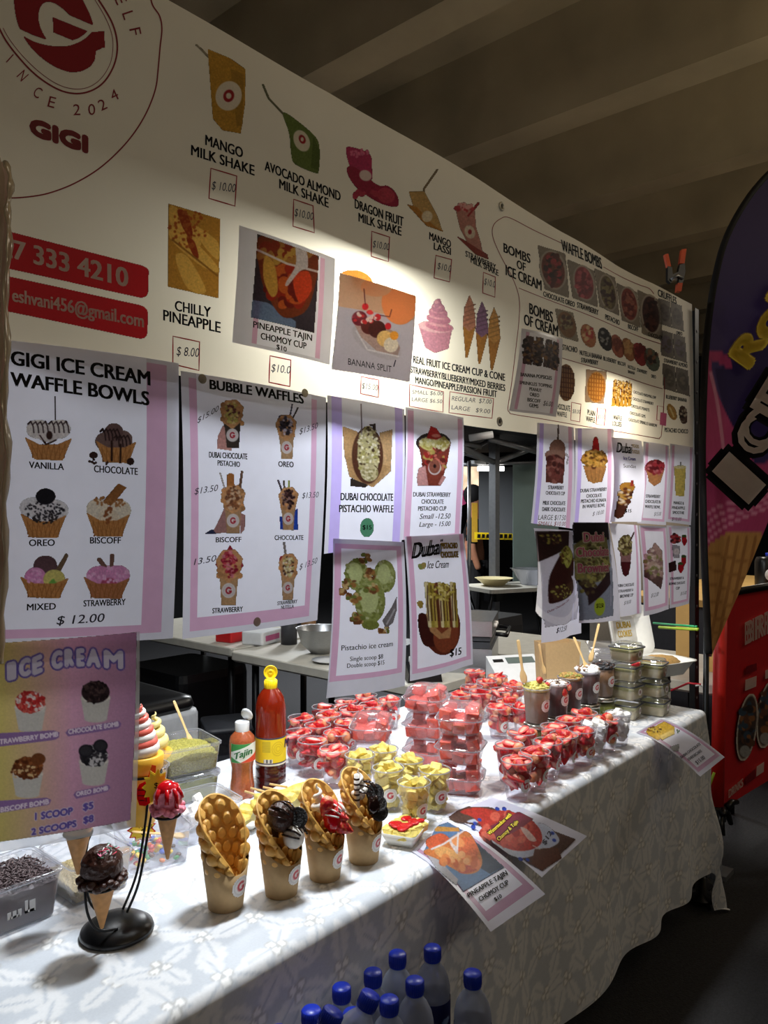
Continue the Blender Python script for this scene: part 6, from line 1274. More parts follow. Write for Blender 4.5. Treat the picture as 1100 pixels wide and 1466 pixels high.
for k in range(16):
    me = PIN[k % 3]; i, j = k % 4, k // 4; put(me, 'pineapple_cube', 'pineapple cube in the white tray of chamoy pineapple', 'pineapple', 'chamoy pineapple cubes', (1.318 + (i - 1.5) * .020, 1.088 + (j - 1.5) * .016, TZ + .024 + RN.uniform(0, .006)), (RN.uniform(-.3, .3), RN.uniform(-.3, .3), RN.uniform(-.5, .5)))
mb = MB()
for k in range(18): mb.ell((1.318 + RN.uniform(-.034, .034), 1.088 + RN.uniform(-.02, .02), TZ + .039), (RN.uniform(.009, .015), RN.uniform(.008, .012), .0035), 10, 6)
setp(mb.build('chamoy_sauce', M['redsauce']), 'red sauce spooned over the pineapple in the white tray', 'sauce', kind='stuff')
paper_tray('white paper tray of pineapple sticks in front of the red sauce bottle', 1.285, 1.425, .15, .13, .03, .2)
for k in range(4):
    t = thing('pineapple_stick', 'yellow pineapple wedge on a wooden stick, %s in the white tray' % ORD[k], 'pineapple', (1.235 + .032 * k, 1.42 + .012 * (k % 2), TZ + .032), .5 + .12 * k, 'pineapple sticks')
    mb = MB(); mb.rings([rrect(.026, .016, .004, -.045, 3), rrect(.034, .022, .005, -.02, 3), rrect(.034, .022, .005, .03, 3), rrect(.02, .014, .003, .045, 3)], 0, True, True, False)
    o = mb.build('pineapple_wedge', M['pine'], t); o.rotation_euler = (1.35, 0, 0)
    mb = MB(); mb.tube([(0, .04, .004), (0, .085, .014)], .0028, 8); mb.build('stick', M['wood'], t)
paper_tray('flat white tray of yellow pineapple slices behind the second waffle cup', 1.16, 1.435, .14, .11, .02, .3)
for k in range(4):
    mb = MB(); mb.rings([rrect(.05, .034, .01, 0, 4), rrect(.052, .036, .011, .010, 4), rrect(.046, .03, .009, .013, 4)], 0, True, True); o = mb.build('pineapple_slice', M['pine']); o.location = (1.13 + .026 * k, 1.43 + .012 * (k % 2), TZ + .014 + .006 * k); o.rotation_euler = (.15, .1, .4 + .3 * k); setp(o, 'yellow pineapple slice in the flat white tray, %s from its near end' % ORD[k], 'pineapple', 'pineapple slices')
# ------------------------------------------------------------ dessert cups standing on jars
def jar(label, x, y, r, h, lidm, body, fillf=.9, group=None, lab=False):
    t = thing('spread_jar', label, 'jar', (x, y, TZ + .001), 0, group)
    mb = MB(); mb.lathe([(0, .001), (r * .9, .001), (r, .006), (r, h * .74), (r * .86, h * .84), (r * .86, h * .86)], 26); mb.build('jar_glass', M['glass'], t)
    mb = MB(); mb.lathe([(0, .003), (r * .86, .003), (r * .95, .008), (r * .95, h * fillf * .8), (0, h * fillf * .8)], 22); mb.build('green_spread', body, t)
    mb = MB(); mb.lathe([(r * .9, h * .83), (r * 1.0, h * .835), (r * 1.02, h * .85), (r * 1.0, h * .97), (r * .92, h), (0, h)], 30); mb.build('lid', lidm, t)
    if lab: wrap_label(t, r + .0008, h * .2, h * .52, -2.9, -.9, lambda c, w, q: c.P([(0, 0), (w, 0), (w, q), (0, q)], (214, 214, 206), 0), 'label', 'pale paper label', 20)
    return t
def dessert(label, x, y, body, tops, rim=None, ang=-1.75):
    t = make_cup('dessert_cup', label, 'dessert', 'layered dessert cups on jars', rt=.042, rb=.033, h=.106, ang=ang, zc=.056, rad=.021); t.location = (x, y, TZ + .082)
    mb = MB(); mb.lathe([(0, .003), (.0322, .003), (.0402, .096), (0, .099)], 24); mb.build('filling', body, t)
    return t
jx = [(2.100, 1.205), (2.205, 1.195), (2.310, 1.200), (2.431, 1.198), (2.552, 1.200)]
jl = ['under the pistachio topped dessert cup', 'under the second dessert cup', 'under the crumb topped middle dessert cup', 'under the marshmallow topped dessert cup', 'under the farthest dark dessert cup']
for (x, y), l in zip(jx, jl): jar('metal lidded jar of green spread ' + l, x, y, .041, .08, M['silver'], M['olive'], group='jars under the dessert cups')
def crumbs(parent, name, z, r, n, ms, s0, hgt=.014, seed=1):
    rr = random.Random(seed); mb = MB()
    mb.ell((0, 0, z), (r, r, hgt), 18, 8)
    for k in range(n):
        a = rr.uniform(0, 6.28); q = r * math.sqrt(rr.random()) * .98; zz = z + hgt * math.sqrt(max(0, 1 - (q / r) ** 2)); s_ = s0 * rr.uniform(.6, 1.3)
        Mx = Matrix.Rotation(rr.uniform(0, 6), 4, 'Z') @ Matrix.Rotation(rr.uniform(-1, 1), 4, 'X'); b = MB(); mb.ell((q * math.cos(a), q * math.sin(a), zz), (s_, s_ * .7, s_ * .5), 6, 4, mi=k % len(ms), M=Mx)
    return mb.build(name, ms, parent)
M['pistalight'] = mat('pale_pistachio_shreds', (230, 218, 124), .7, var=.25, scale=200)
D = [dessert('brown dessert cup topped with yellow pistachio shreds and a wooden spoon', *jx[0], M['brownie'], 0), dessert('chocolate dessert cup with strawberries under brown and white crumbs', *jx[1], M['dbrownie'], 0),
     dessert('chocolate dessert cup topped with golden biscuit crumbs', *jx[2], M['dbrownie'], 0), dessert('chocolate dessert cup topped with white marshmallow bits', *jx[3], M['dbrownie'], 0), dessert('dark cookie topped dessert cup, farthest of the five on jars', *jx[4], M['brownie'], 0)]
crumbs(D[0], 'pistachio_shreds', .103, .040, 150, [M['pistalight'], M['pistacrumb'], M['pistalight']], .006, .018, 1)
crumbs(D[1], 'crumb_topping', .100, .039, 110, [M['cream'], M['choc'], M['brownie']], .004, .012, 2)
crumbs(D[2], 'crumb_topping', .102, .040, 90, [M['bcrumb'], M['olive'], M['bcrumb']], .007, .014, 3)
crumbs(D[3], 'marshmallow_topping', .106, .040, 60, [M['mellow'], M['mellow'], M['brownie']], .010, .018, 4)
crumbs(D[4], 'cookie_topping', .103, .040, 80, [M['cookie'], M['dgreyp'], M['choc']], .008, .014, 5)
for c, l, s_ in (((jx[0][0] - .005, jx[0][1] - .012, TZ + .213), 'strawberry piece topping the pistachio shred dessert cup', .8), ((jx[0][0] + .016, jx[0][1] - .026, TZ + .198), 'strawberry piece topping the pistachio shred dessert cup', .6), ((jx[1][0] + .010, jx[1][1] - .036, TZ + .178), 'strawberry piece in the second dessert cup', .8), ((jx[1][0] - .012, jx[1][1] - .034, TZ + .164), 'strawberry piece in the second dessert cup', .8)):
    put(SBM[0], 'strawberry', l, 'strawberry', 'dessert cup strawberries', c, None, s_)
spoon('wooden spoon stuck upright in the pistachio topped dessert cup', PD(751., 978., 2.365), PD(742., 916., 2.37), .013)
spoon('wooden spoon in the marshmallow topped dessert cup', PD(843., 962., 2.60), PD(822., 912., 2.66), .012)
spoon('grey brown wooden spoon leaning in the farthest dessert cup', PD(845., 948., 2.74), PD(858., 893., 2.76), .010)
spoon('wooden stick leaning against the brown paper bag', PD(780., 965., 2.95), PD(772., 922., 2.95), .010)

# ------------------------------------------------------------ cheesecake boxes, foam box, jar
def cake_box(label, x, y, z, rz, red=False):
    t = thing('cheesecake_box', label, 'container', (x, y, z), rz, 'clear cheesecake boxes'); w = .098
    mb = MB(); mb.rings([rrect(w * .84, w * .84, .012, .001), rrect(w * .86, w * .86, .012, .004), rrect(w * .95, w * .95, .014, .046), rrect(w * .99, w * .99, .016, .048)], 0, True); mb.build('tray', M['clam'], t)
    mb = MB(); mb.rings([rrect(w * .82, w * .82, .011, .003), rrect(w * .90, w * .90, .012, .036)], 0, True, True); mb.rings([rrect(w * .905, w * .905, .012, .034), rrect(w * .92, w * .92, .013, .043)], 1, True, True); mb.build('cheesecake', [M['mousse'], M['cakelayer']], t)
    mb = MB(); mb.tube([(p.x, p.y, .049) for p in rrect(w, w, .016, 0, 6)], .0028, 6, closed=True); mb.build('rim', M['dgreyp'], t)
    mb = MB(); mb.rings([rrect(w * .99, w * .99, .016, .050), rrect(w * .90, w * .90, .016, .054), rrect(w * .84, w * .84, .016, .064), rrect(w * .74, w * .74, .016, .0655)], 0, False, True); mb.build('lid', M['clam'], t)
    n = 14; A, Z = np.meshgrid(np.linspace(-1, 1, n), np.linspace(-1, 1, n)); c = CV(A, Z, .15); c.E(0, 0, .98, .98, (236, 232, 230), 0, 0); c.E(0, 0, .45, .45, (150, 120, 120), 0, 0); f = c.A > .5
    mb = MB(); mb.grid(np.stack([A * .014 + .012, np.full(A.shape, -w * .468), .026 + Z * .014], -1), mask=f[:-1, :-1] & f[1:, 1:] & f[1:, :-1] & f[:-1, 1:]); mb.build('round_sticker', M['vcol'], t, col=lin(np.clip(c.C / np.maximum(c.A, .02)[..., None], 0, 255).reshape(-1, 3)))
    return t
for k, w_ in enumerate(('bottom', 'second', 'third', 'top')): cake_box('clear cheesecake box, %s of the taller stack' % w_, 2.628 + .004 * (k % 2), 1.148, TZ + .001 + .067 * k, [.1, -.1, .05, -.15][k])
for k, w_ in enumerate(('bottom', 'middle', 'top')): cake_box('clear cheesecake box, %s of the shorter stack' % w_, 2.737, 1.090 + .004 * k, TZ + .001 + .067 * k, [.08, -.05, .1][k])
put(SBM[1], 'strawberry', 'strawberry piece on the upper box of the taller cheesecake stack', 'strawberry', None, (2.60, 1.10, TZ + .201), (1.2, .3, .4), .9)
jar('green jar with pale label at the far end of the table', 2.838, 1.115, .043, .122, M['blackm'], M['olive'], lab=True)
t = thing('foam_box', 'open white foam takeaway box of crumbs with yellow lettered lid', 'container', (2.86, 1.115, TZ + .124), -.35)
mb = MB(); mb.rings([rrect(.135, .12, .02, .001), rrect(.20, .175, .035, .050), rrect(.215, .19, .035, .052), rrect(.215, .19, .035, .056), rrect(.19, .165, .03, .052), rrect(.128, .113, .018, .008)], 0, True, True); mb.build('tray', M['foam'], t)
LM = Matrix.Translation((-.02, .098, .056)) @ RX(math.radians(76)) @ Matrix.Translation((0, .095, 0))
mb = MB(); rr_ = [rrect(.215, .19, .035, 0), rrect(.215, .19, .035, -.006), rrect(.20, .175, .035, -.008), rrect(.14, .125, .02, -.048), rrect(.128, .113, .018, -.042), rrect(.18, .16, .03, -.004), rrect(.215, .19, .035, 0)]
rr_ = [[LM @ Vector((p.x, p.y, -p.z * -1)) for p in r] for r in rr_]; mb.rings(rr_[:5], 0, False, True); mb.rings(rr_[4:], 0); mb.build('lid', M['foam'], t)
mb = MB()
for s_, yy in (('DUBAI', .012), ('COOKIES', -.022)):
    vs, fs = glyph(s_, 0.0); w = max(p[0] for p in vs)
    for ox in (-.04, 0, .04): mb.add([LM @ Vector((((p[0] + ox) / w - .5) * .075, yy + p[1] * .036, -.0405)) for p in vs], fs, 0, False)
mb.build('lid_lettering', mat('yellow_lettering', (224, 190, 60), .5), t)
mb = MB(); mb.ell((0, 0, .046), (.075, .062, .022), 18, 10, fn=lump(7, .06)); mb.build('crumb_filling', M['bcrumb'], t)

# ------------------------------------------------------------ back of the table: bag, till, reader
t = thing('paper_bag', 'open brown paper bag standing behind the dessert cups', 'bag', (2.72, 1.47, TZ + .001), -.55)
mb = MB(); R0 = lambda w, d, z: [Vector((x * w / 2, y * d / 2, z)) for x, y in ((-1, -1), (0, -1), (1, -1), (1, -.2), (.9, 0), (1, .2), (1, 1), (0, 1), (-1, 1), (-1, .2), (-.9, 0), (-1, -.2))]
mb.rings([R0(.135, .085, 0), R0(.14, .085, .08), R0(.148, .088, .16), R0(.155, .09, .222), R0(.152, .087, .222), R0(.135, .08, .01)], 0, True, True, False); mb.build('bag_body', M['kraft'], t)
t = thing('calculator', 'large white desk calculator propped up behind the strawberry cups', 'calculator', (2.80, 1.70, TZ + .001), -.60)
mb = MB(); mb.add([(-.11, -.075, 0), (.11, -.075, 0), (.11, .075, 0), (-.11, .075, 0), (-.11, -.075, .035), (.11, -.075, .035), (.11, .075, .115), (-.11, .075, .115)], [(0, 3, 2, 1), (4, 5, 6, 7), (0, 1, 5, 4), (1, 2, 6, 5), (2, 3, 7, 6), (3, 0, 4, 7)], 0, False); mb.build('body', M['whitep'], t)
SL = Matrix.Translation((0, 0, .0755)) @ RX(math.atan2(.08, .15))
mb = MB(); mb.box(-.03, .095, .028, .066, 0, .002, M=SL); mb.build('display', mat('lcd', (96, 108, 104), .3), t)
mb = MB(); mb.box(-.09, -.045, .040, .058, 0, .002, M=SL); mb.build('solar_cell', M['black'], t)
# ------------------------------------------------------------ sheets draped over the table's front edge
def drape_sheet(name, label, r0, r2, bands, droop):
    """r0 on the cloth, r2 the free end"""
    (l0, q0), (l2, q2) = r0, r2; rows = []
    for k in range(13):
        t_ = k / 12; z0 = TZ + .0035
        L = l0 + (l2 - l0) * t_; Rr = q0 + (q2 - q0) * t_
        for P, e in ((L, l2), (Rr, q2)):
            f = np.clip((TY0 + .02 - P[1]) / (TY0 + .02 - e[1]), 0, 1); P[2] = z0 + (e[2] - z0) * f ** 1.7
        rows.append((L, Rr))
    sf = Quad(rows); mats = []; mb = MB()
    As = sorted(set([0, 1, .5] + [b[0] for b in bands] + [b[2] for b in bands])); Bs = sorted(set(list(np.round(np.linspace(0, 1, 25), 4)) + [b[1] for b in bands] + [b[3] for b in bands]))
    A, B = np.meshgrid(As, Bs); P = sf.S(A, B); n = len(As); fs = []; ms = []
    for j in range(len(Bs) - 1):
        for i in range(n - 1):
            ca, cb = (As[i] + As[i + 1]) / 2, (Bs[j] + Bs[j + 1]) / 2
            for a0, b0, a1, b1, m_ in bands:
                if a0 <= ca <= a1 and b0 <= cb <= b1: mm = m_
            if mm not in mats: mats.append(mm)
            fs.append((j * n + i, (j + 1) * n + i, (j + 1) * n + i + 1, j * n + i + 1)); ms.append(mats.index(mm))
    mb.add(P.reshape(-1, 3), fs); mb.m = ms
    o = mb.build(name, [M[q] for q in mats]); setp(o, label, 'sign'); return o, sf
o, sf = drape_sheet('price_sheet', 'watermelon with chamoy price sheet sticking out over the table edge', (PZ(640., 1168., TZ), PZ(706., 1143., TZ)), (PY(776., 1256., .80), PY(841., 1197., .80)), [(0, 0, 1, 1, 'paper')], 0)
def f_wm(c):
    c.P([(235, 520), (330, 450), (480, 455), (960, 635), (775, 810), (700, 770), (430, 560)], (112, 84, 72), .2); c.O([(360, 540), (420, 520), (470, 600), (520, 680), (660, 740), (800, 690), (870, 640), (800, 560), (700, 540)], (218, 224, 236), .05)
    c.O([(310, 480), (400, 455), (500, 470), (600, 480), (700, 520), (760, 580), (770, 650), (720, 690), (640, 700), (560, 680), (480, 630), (430, 560), (380, 510)], (206, 74, 60), .15); c.SP(560, 570, 150, 90, [(222, 96, 74), (186, 56, 50), (230, 120, 96)], 60, 26)
    for x, y in ((395, 545), (420, 525), (520, 465), (560, 465), (830, 600), (840, 640), (650, 745), (690, 750), (385, 565)): c.E(x, y, 12, 9, (60, 90, 190), 30)
    c.P([(480, 560), (640, 480), (720, 520), (660, 570), (520, 640)], (150, 60, 80), .1); c.O([(650, 570), (690, 580), (740, 640), (700, 640)], (236, 210, 200)); c.P([(730, 690), (860, 680), (880, 740), (770, 808), (712, 770)], (126, 84, 66), .1)
    c.L([(720, 670), (760, 690)], 5, (230, 220, 210))
pic(sf, o, 'fruit_picture', KT, (230, 445, 970, 815), f_wm, 'printed photo of watermelon under chamoy', off=.0012)
ct = []
for s_, a, b, c_, d_, cp in (('Watermelon with', 478, 612, 602, 500, 22), ('Chamoy & Tajin', 530, 645, 640, 540, 22)):
    ct.append((KT, s_, a, b, c_, d_, cp + 3, 0, dict(bold=.07, off=.0022, updir=(-.68, -.74)))); ct.append((KT, s_, a, b, c_, d_, cp, 6, dict(bold=.02, off=.0032, updir=(-.68, -.74))))
letter(o, sf, [ct[0], ct[2]], 'title_outline'); letter(o, sf, [ct[1], ct[3], (KT, '$12', 790, 668, 830, 600, 26, 1, dict(bold=.02, off=.0024, updir=(-.75, -.66)))])
o, sf = drape_sheet('price_sheet', 'pineapple tajin chomoy cup price sheet hanging lowest over the table edge', (PZ(590., 1221., TZ), PZ(637., 1175., TZ)), (PY(703., 1334., .79), PY(781., 1280., .775)), [(0, 0, 1, 1, 'paper'), (.06, .04, .94, .93, 'mauve'), (.13, .0, .85, .86, 'paper')], 0)
def f_pt2(c):
    c.P([(110, 700), (180, 560), (240, 540), (330, 590), (555, 790), (330, 925), (290, 870)], (116, 150, 186), .08); c.P([(330, 590), (430, 680), (555, 790), (480, 830), (430, 800)], (66, 82, 104), .08); c.P([(110, 700), (200, 760), (300, 860), (290, 890), (180, 800)], (206, 206, 206), .05)
    c.O([(105, 705), (200, 660), (330, 590), (390, 640), (435, 750), (410, 815), (340, 830), (270, 800), (190, 750)], (222, 146, 84), .12); c.O([(120, 640), (200, 600), (250, 640), (150, 690)], (226, 120, 80)); c.E(350, 690, 60, 70, (226, 130, 84), -30); c.E(240, 720, 80, 36, (236, 186, 120), 25); c.E(360, 800, 60, 24, (206, 100, 70), -15); c.L([(150, 690), (220, 660), (325, 590)], 9, (236, 232, 230)); c.O([(250, 650), (280, 640), (300, 700), (290, 715)], (232, 220, 214)); c.P([(165, 560), (300, 570), (310, 590), (170, 590)], (222, 170, 90)); c.E(300, 650, 40, 26, (240, 170, 110), 30, .05); c.E(395, 760, 24, 46, (236, 150, 100), -25, .05); c.SP(300, 740, 120, 60, [(236, 160, 96), (214, 120, 70), (240, 186, 130)], 14, 22, .05)
    c.L([(150, 690), (220, 660), (325, 590)], 9, (236, 232, 230)); c.L([(300, 600), (295, 690)], 10, (236, 230, 226))
pic(sf, o, 'cup_picture', KT, (95, 535, 560, 930), f_pt2, 'printed photo of a pineapple cup', off=.0012)
letter(o, sf, [(KT, 'PINEAPPLE TAJIN', 362, 962, 580, 832, 27, 0, dict(off=.002, updir=(-.5, -.86))), (KT, 'CHOMOY CUP', 425, 985, 588, 885, 27, 0, dict(off=.002, updir=(-.5, -.86))), (KT, '$10', 510, 984, 548, 960, 22, 0, dict(off=.002, updir=(-.5, -.86)))])
o, sf = drape_sheet('price_sheet', 'dubai chocolate cheesecake price sheet sticking out at the far table corner', (PZ(911., 1050., TZ), PZ(947., 1030., TZ)), (PY(1003., 1112., .80), PY(1038., 1084., .79)), [(0, 0, 1, 1, 'lam'), (.06, .03, .94, .95, 'mauve'), (.14, .07, .86, .90, 'paper')], 0)
def f_cc(c):
    c.P([(400, 1020), (560, 935), (650, 985), (640, 1030), (560, 1070), (500, 1095), (420, 1050)], (222, 190, 80)); c.P([(520, 1060), (640, 1000), (650, 1040), (540, 1095)], (240, 216, 130), .06); c.SP(480, 1005, 70, 24, [(90, 60, 50), (170, 130, 50), (240, 220, 120)], 30, 8); c.P([(610, 1160), (690, 1130), (680, 1195), (640, 1190)], (170, 174, 170), .05); c.SP(680, 1020, 16, 16, [(120, 150, 120)], 4, 4)
pic(sf, o, 'cake_picture', KC, (395, 930, 700, 1205), f_cc, 'printed cheesecake photo', off=.0012)
letter(o, sf, [(KC, 'DUBAI CHOCOLATE', 712, 1258, 880, 1136, 24, 0, dict(off=.002, bold=.012, updir=(-.6, -.8))), (KC, 'CHEESECAKE', 775, 1278, 890, 1196, 24, 0, dict(off=.002, bold=.012, updir=(-.6, -.8))), (KC, '$15.00', 848, 1312, 920, 1258, 36, 1, dict(off=.002, bold=.01, updir=(-.6, -.8)))])

# ------------------------------------------------------------ water bottles in front of the cloth
mb = MB(); mb.box(.62, 1.16, .70, .925, .0, .43); mb.box(.63, 1.15, .71, .915, .43, .442)
setp(mb.build('cool_box', M['foam']), 'white cool box the water bottles stand on before the cloth', 'box')
def bottle(label, x, y, rz, tilt=0.0, z=.443):
    t = thing('water_bottle', label, 'bottle', (x, y, z), rz, 'blue capped water bottles')
    if tilt: t.rotation_euler = (tilt, 0, rz)
    mb = MB(); mb.lathe([(0, .004), (.026, .001), (.032, .006), (.033, .03), (.0318, .034), (.033, .038), (.033, .060), (.0318, .064), (.033, .068), (.033, .140), (.0315, .145), (.033, .150), (.0325, .160), (.029, .176), (.022, .190), (.0145, .200), (.0135, .206), (.0155, .207), (.0155, .209), (.0130, .210), (.0130, .216)], 26); mb.build('bottle_body', M['water'], t)
    mb = MB(); mb.lathe([(.0155, .207), (.0158, .208), (.0158, .228), (.0145, .230), (0, .230)], 24)
    for k in range(30): mb.tube([(.0159 * math.cos(k * .2094), .0159 * math.sin(k * .2094), .211), (.0159 * math.cos(k * .2094), .0159 * math.sin(k * .2094), .228)], .0005, 4)
    mb.build('cap', M['bluecap'], t)
    def f_(c, w, h):
        c.P([(0, 0), (w, 0), (w, h), (0, h)], (24, 32, 96), 0); c.P([(w * .40, h * .0), (w * .52, h * .0), (w * .52, h * .72), (w * .40, h * .72)], (206, 210, 216), 0)
        for k in range(7): c.L([(w * .41, h * (.1 + .08 * k)), (w * .51, h * (.1 + .08 * k))], h * .02, (120, 124, 140), 0)
        c.P([(w * .60, h * .3), (w * .66, h * .6), (w * .70, h * .6), (w * .64, h * .3)], (120, 160, 220), 0); c.P([(w * .66, h * .55), (w * .72, h * .62), (w * .74, h * .55), (w * .68, h * .3)], (150, 180, 230), 0)
    wrap_label(t, .0334, .072, .142, 0, 6.283, f_, 'label', 'navy blue label', 64)
    return t
bt = [(618, 1357, 1.48, 'water bottle at the back right of the cluster, its navy label showing', .3), (677, 1393, 1.40, 'water bottle standing apart to the right of the cluster', -.1), (571, 1365, 1.46, 'water bottle next left of the rearmost labelled one', 1.2), (533, 1392, 1.42, 'water bottle third from the back along the cloth', 2.0), (491, 1413, 1.36, 'water bottle fourth from the back along the cloth', 1.5), (446, 1447, 1.30, 'water bottle fifth from the back along the cloth', 1.1), (592, 1405, 1.375, 'water bottle in the front row before the rearmost pair', 2.4), (383, 1462, 1.225, 'water bottle whose cap alone shows at the near end', .4), (507, 1447, 1.27, 'upright water bottle in front between two tilted ones', 1.9), (556, 1430, 1.315, 'water bottle behind the tilted one, its cap half hidden', 2.9)]
b0 = None
PB = []
for u, v, d, lb, rz in bt: p = PZ(float(u), float(v), .672); PB.append([p[0], min(p[1], .912)])
for it in range(40):
    for a in range(len(PB)):
        for b in range(a + 1, len(PB)):
            dx, dy = PB[b][0] - PB[a][0], PB[b][1] - PB[a][1]; q = math.hypot(dx, dy)
            if q < .068:
                w = (.068 - q) / 2 / max(q, 1e-6); PB[a][0] -= dx * w; PB[a][1] -= dy * w; PB[b][0] += dx * w; PB[b][1] += dy * w
for (u, v, d, lb, rz), (x, y) in zip(bt, PB):
    if b0 is None: b0 = bottle(lb, x, y, rz)
    else: copytree(b0, (x, y, .443), rz, lb)
for u, v, d, lb, tl, rz in ((530, 1428, 1.20, 'water bottle tipped to the left in front of the cluster', .45, 1.0), (476, 1453, 1.11, 'water bottle tipped to the left at the very front', .5, 1.0)):
    p = V3(PD(float(u), float(v), d)); Mr = RZ(rz) @ RX(tl); q = p - Mr @ Vector((0, 0, .224)); c = copytree(b0, q, rz, lb); c.rotation_euler = (tl, 0, rz)

# ------------------------------------------------------------ post, ties, clamp, wrap at the left
def tubething(name, label, cat, pts, r, m, n=8, flat=1.0, group=None):
    mb = MB(); mb.tube(pts, r, n, flat=flat); return setp(mb.build(name, m), label, cat, group)
px_ = PD(1001., 800., 3.02)
t = thing('steel_post', 'black slotted angle post at the right end of the banner', 'post', (px_[0], px_[1] + .01, 0))
mb = MB(); mb.box(-.022, .022, -.003, .0, 0, 2.28); mb.box(.019, .022, -.003, .034, 0, 2.28); mb.build('angle', M['blackm'], t)
mb = MB()
for z in np.arange(.15, 2.2, .12): mb.lathe([(0, 0), (.006, 0), (.006, .001), (0, .0012)], 10, M=Matrix.Translation((-.004, -.0032, z)) @ RX(math.pi / 2))
mb.build('bolt_hole', [M['greyp']], t).__setitem__('kind', 'stuff')
mb = MB(); mb.box(-.05, .05, -.05, .05, 0, .008); mb.build('foot_plate', M['blackm'], t)
tubething('cable_tie', 'mint green cable tie stretched to the steel post', 'cable tie', [PD(936., 892., 3.3), PD(972., 895., 3.15), PD(998., 897., 3.0)], .0045, M['zipg'])
tubething('cable_tie', 'yellow green cable tie on the steel post', 'cable tie', [PD(944., 898., 3.2), PD(975., 900., 3.1), PD(1000., 901., 2.99)], .006, M['zipy'])
tubething('cable_tie', 'red cable tie knotted round the steel post', 'cable tie', [PD(960., 989., 3.06), PD(986., 978., 3.0), PD(1004., 980., 2.98)], .004, M['zipr'])
tubething('string', 'white string hanging from the knot on the steel post', 'string', smooth([PD(996., 982., 2.985), PD(1007., 983., 2.98), PD(1010., 1010., 2.98), PD(1011., 1060., 2.98), PD(1012., 1095., 2.98)], 5), .004, M['whitep'])
tubething('cable_tie', 'green cable tie end dangling below the cheesecake sheet', 'cable tie', [PD(1023., 1106., 2.95), PD(1018., 1120., 2.95), PD(1013., 1134., 2.95)], .005, M['zipy'])
# spring clamp on the banner's top corner
cc = V3(PY(966., 402., 1.075)); k_ = (cc.x * CS + cc.y * SN) / 1100; t = thing('spring_clamp', 'black spring clamp with orange handle tips on the banner corner', 'clamp', cc); rt = Vector((SN, -CS, 0)); fw = Vector((-CS, -SN, 0))
def cl_(x, y, o=0): return rt * (x * k_) + Vector((0, 0, -y * k_)) + fw * o
def slab(name, q, m, o0, o1, lab=None):
    mb = MB(); a = [cl_(x, y, o0) for x, y in q]; b = [cl_(x, y, o1) for x, y in q]; mb.rings([a, b], 0, True, True, False); return mb.build(name, m, t, lab)
slab('jaw', [(-13, -18), (-7, -16), (-6, -6), (2, -10), (4, -20), (11, -22), (12, -10), (8, 8), (2, 10), (3, 0), (-3, -1), (-9, 6), (-13, 2)], M['black'], .004, .026)
slab('handle', [(-17, -35), (-12, -36), (-8, -18), (-13, -17)], M['orange'], .006, .024, 'orange handle tip'); slab('handle', [(7, -42), (14, -43), (11, -22), (4, -22)], M['orange'], .006, .024, 'orange handle tip')
slab('jaw_pad', [(1, 6), (8, 6), (6, 18), (0, 18)], M['orange'], .004, .028, 'orange jaw pad'); mb = MB(); mb.tube([cl_(-9, 2, .03), cl_(0, -4, .032), cl_(8, 0, .03)], .006, 8); mb.build('spring', M['steel'], t)
# clear plastic wrapped edge at far left, in front of the banner
dl = .86; e_ = [(14, 232), (22, 262), (17, 300), (20, 350), (14, 420), (17, 500), (12, 580), (19, 650), (12, 720), (15, 800), (9, 880), (8, 950)]
t = thing('plastic_wrapped_panel', 'panel edge wrapped in crinkled clear plastic at the left border', 'panel', V3(PD(0., 950., dl)))
mb = MB(); pts = smooth([PD(float(u) - 6, float(v), dl) for u, v in e_], 4); mb.tube([V3(p) - t.location for p in pts], [.0045 + .0018 * math.sin(i * 1.7) for i in range(len(pts))], 8, flat=.6); mb.build('plastic_edge', M['wrap'], t)
rows = [[V3(PD(float(u) - 6 - q * 120, float(v) - q * 10, dl + .02 + .006 * math.sin(i * 1.9 + q * 5))) - t.location for q in np.linspace(0, 1, 6)] for i, (u, v) in enumerate(e_)]
mb = MB(); mb.grid(np.array([[list(p) for p in r] for r in rows])); mb.build('panel_sheet', mat('wrapped_pink_panel', (228, 200, 184), .5, var=.2, scale=12), t)
rows = [[p + Vector((-CS, -SN, 0)) * (.012 + .004 * math.sin(i * 2.3 + j)) for j, p in enumerate(r)] for i, r in enumerate(rows)]
mb = MB(); mb.grid(np.array([[list(p) for p in r] for r in rows])); mb.build('plastic_wrap', M['wrap'], t)

# ------------------------------------------------------------ feather flag
dF = 2.9; t = thing('feather_flag', 'tall purple and pink feather flag with ice cream roll lettering', 'flag', PD(1005., 1285., dF)); org = t.location
Lp = smooth([(1150, 205), (1110, 238), (1078, 272), (1052, 312), (1034, 352), (1022, 400), (1014, 450), (1009, 500), (1006, 560), (1004, 640), (1005, 720), (1007, 800), (1010, 870), (1013, 935)], 5)
vv = np.linspace(212, 940, 150); Ls = np.interp(vv, [p[1] for p in Lp], [p[0] for p in Lp]); Rs = np.interp(vv, [212, 260, 330, 430, 540, 640, 745, 850, 920, 940], [1165, 1200, 1224, 1230, 1205, 1160, 1101, 1058, 1027, 1019])
A, I = np.meshgrid(np.linspace(0, 1, 130), np.arange(150)); U = Ls[I] + (Rs[I] - Ls[I]) * A; V = vv[I]
cv = CV((U - 980) * 2.036, (V - 240) * 2.036, 2.5, (64, 52, 92)); c = cv
c.P([(60, 0), (420, 0), (420, 700), (230, 640), (60, 420)], (58, 46, 88), .03); c.P([(90, 590), (150, 560), (300, 500), (420, 700), (420, 1000), (160, 900)], (44, 34, 70), .03)
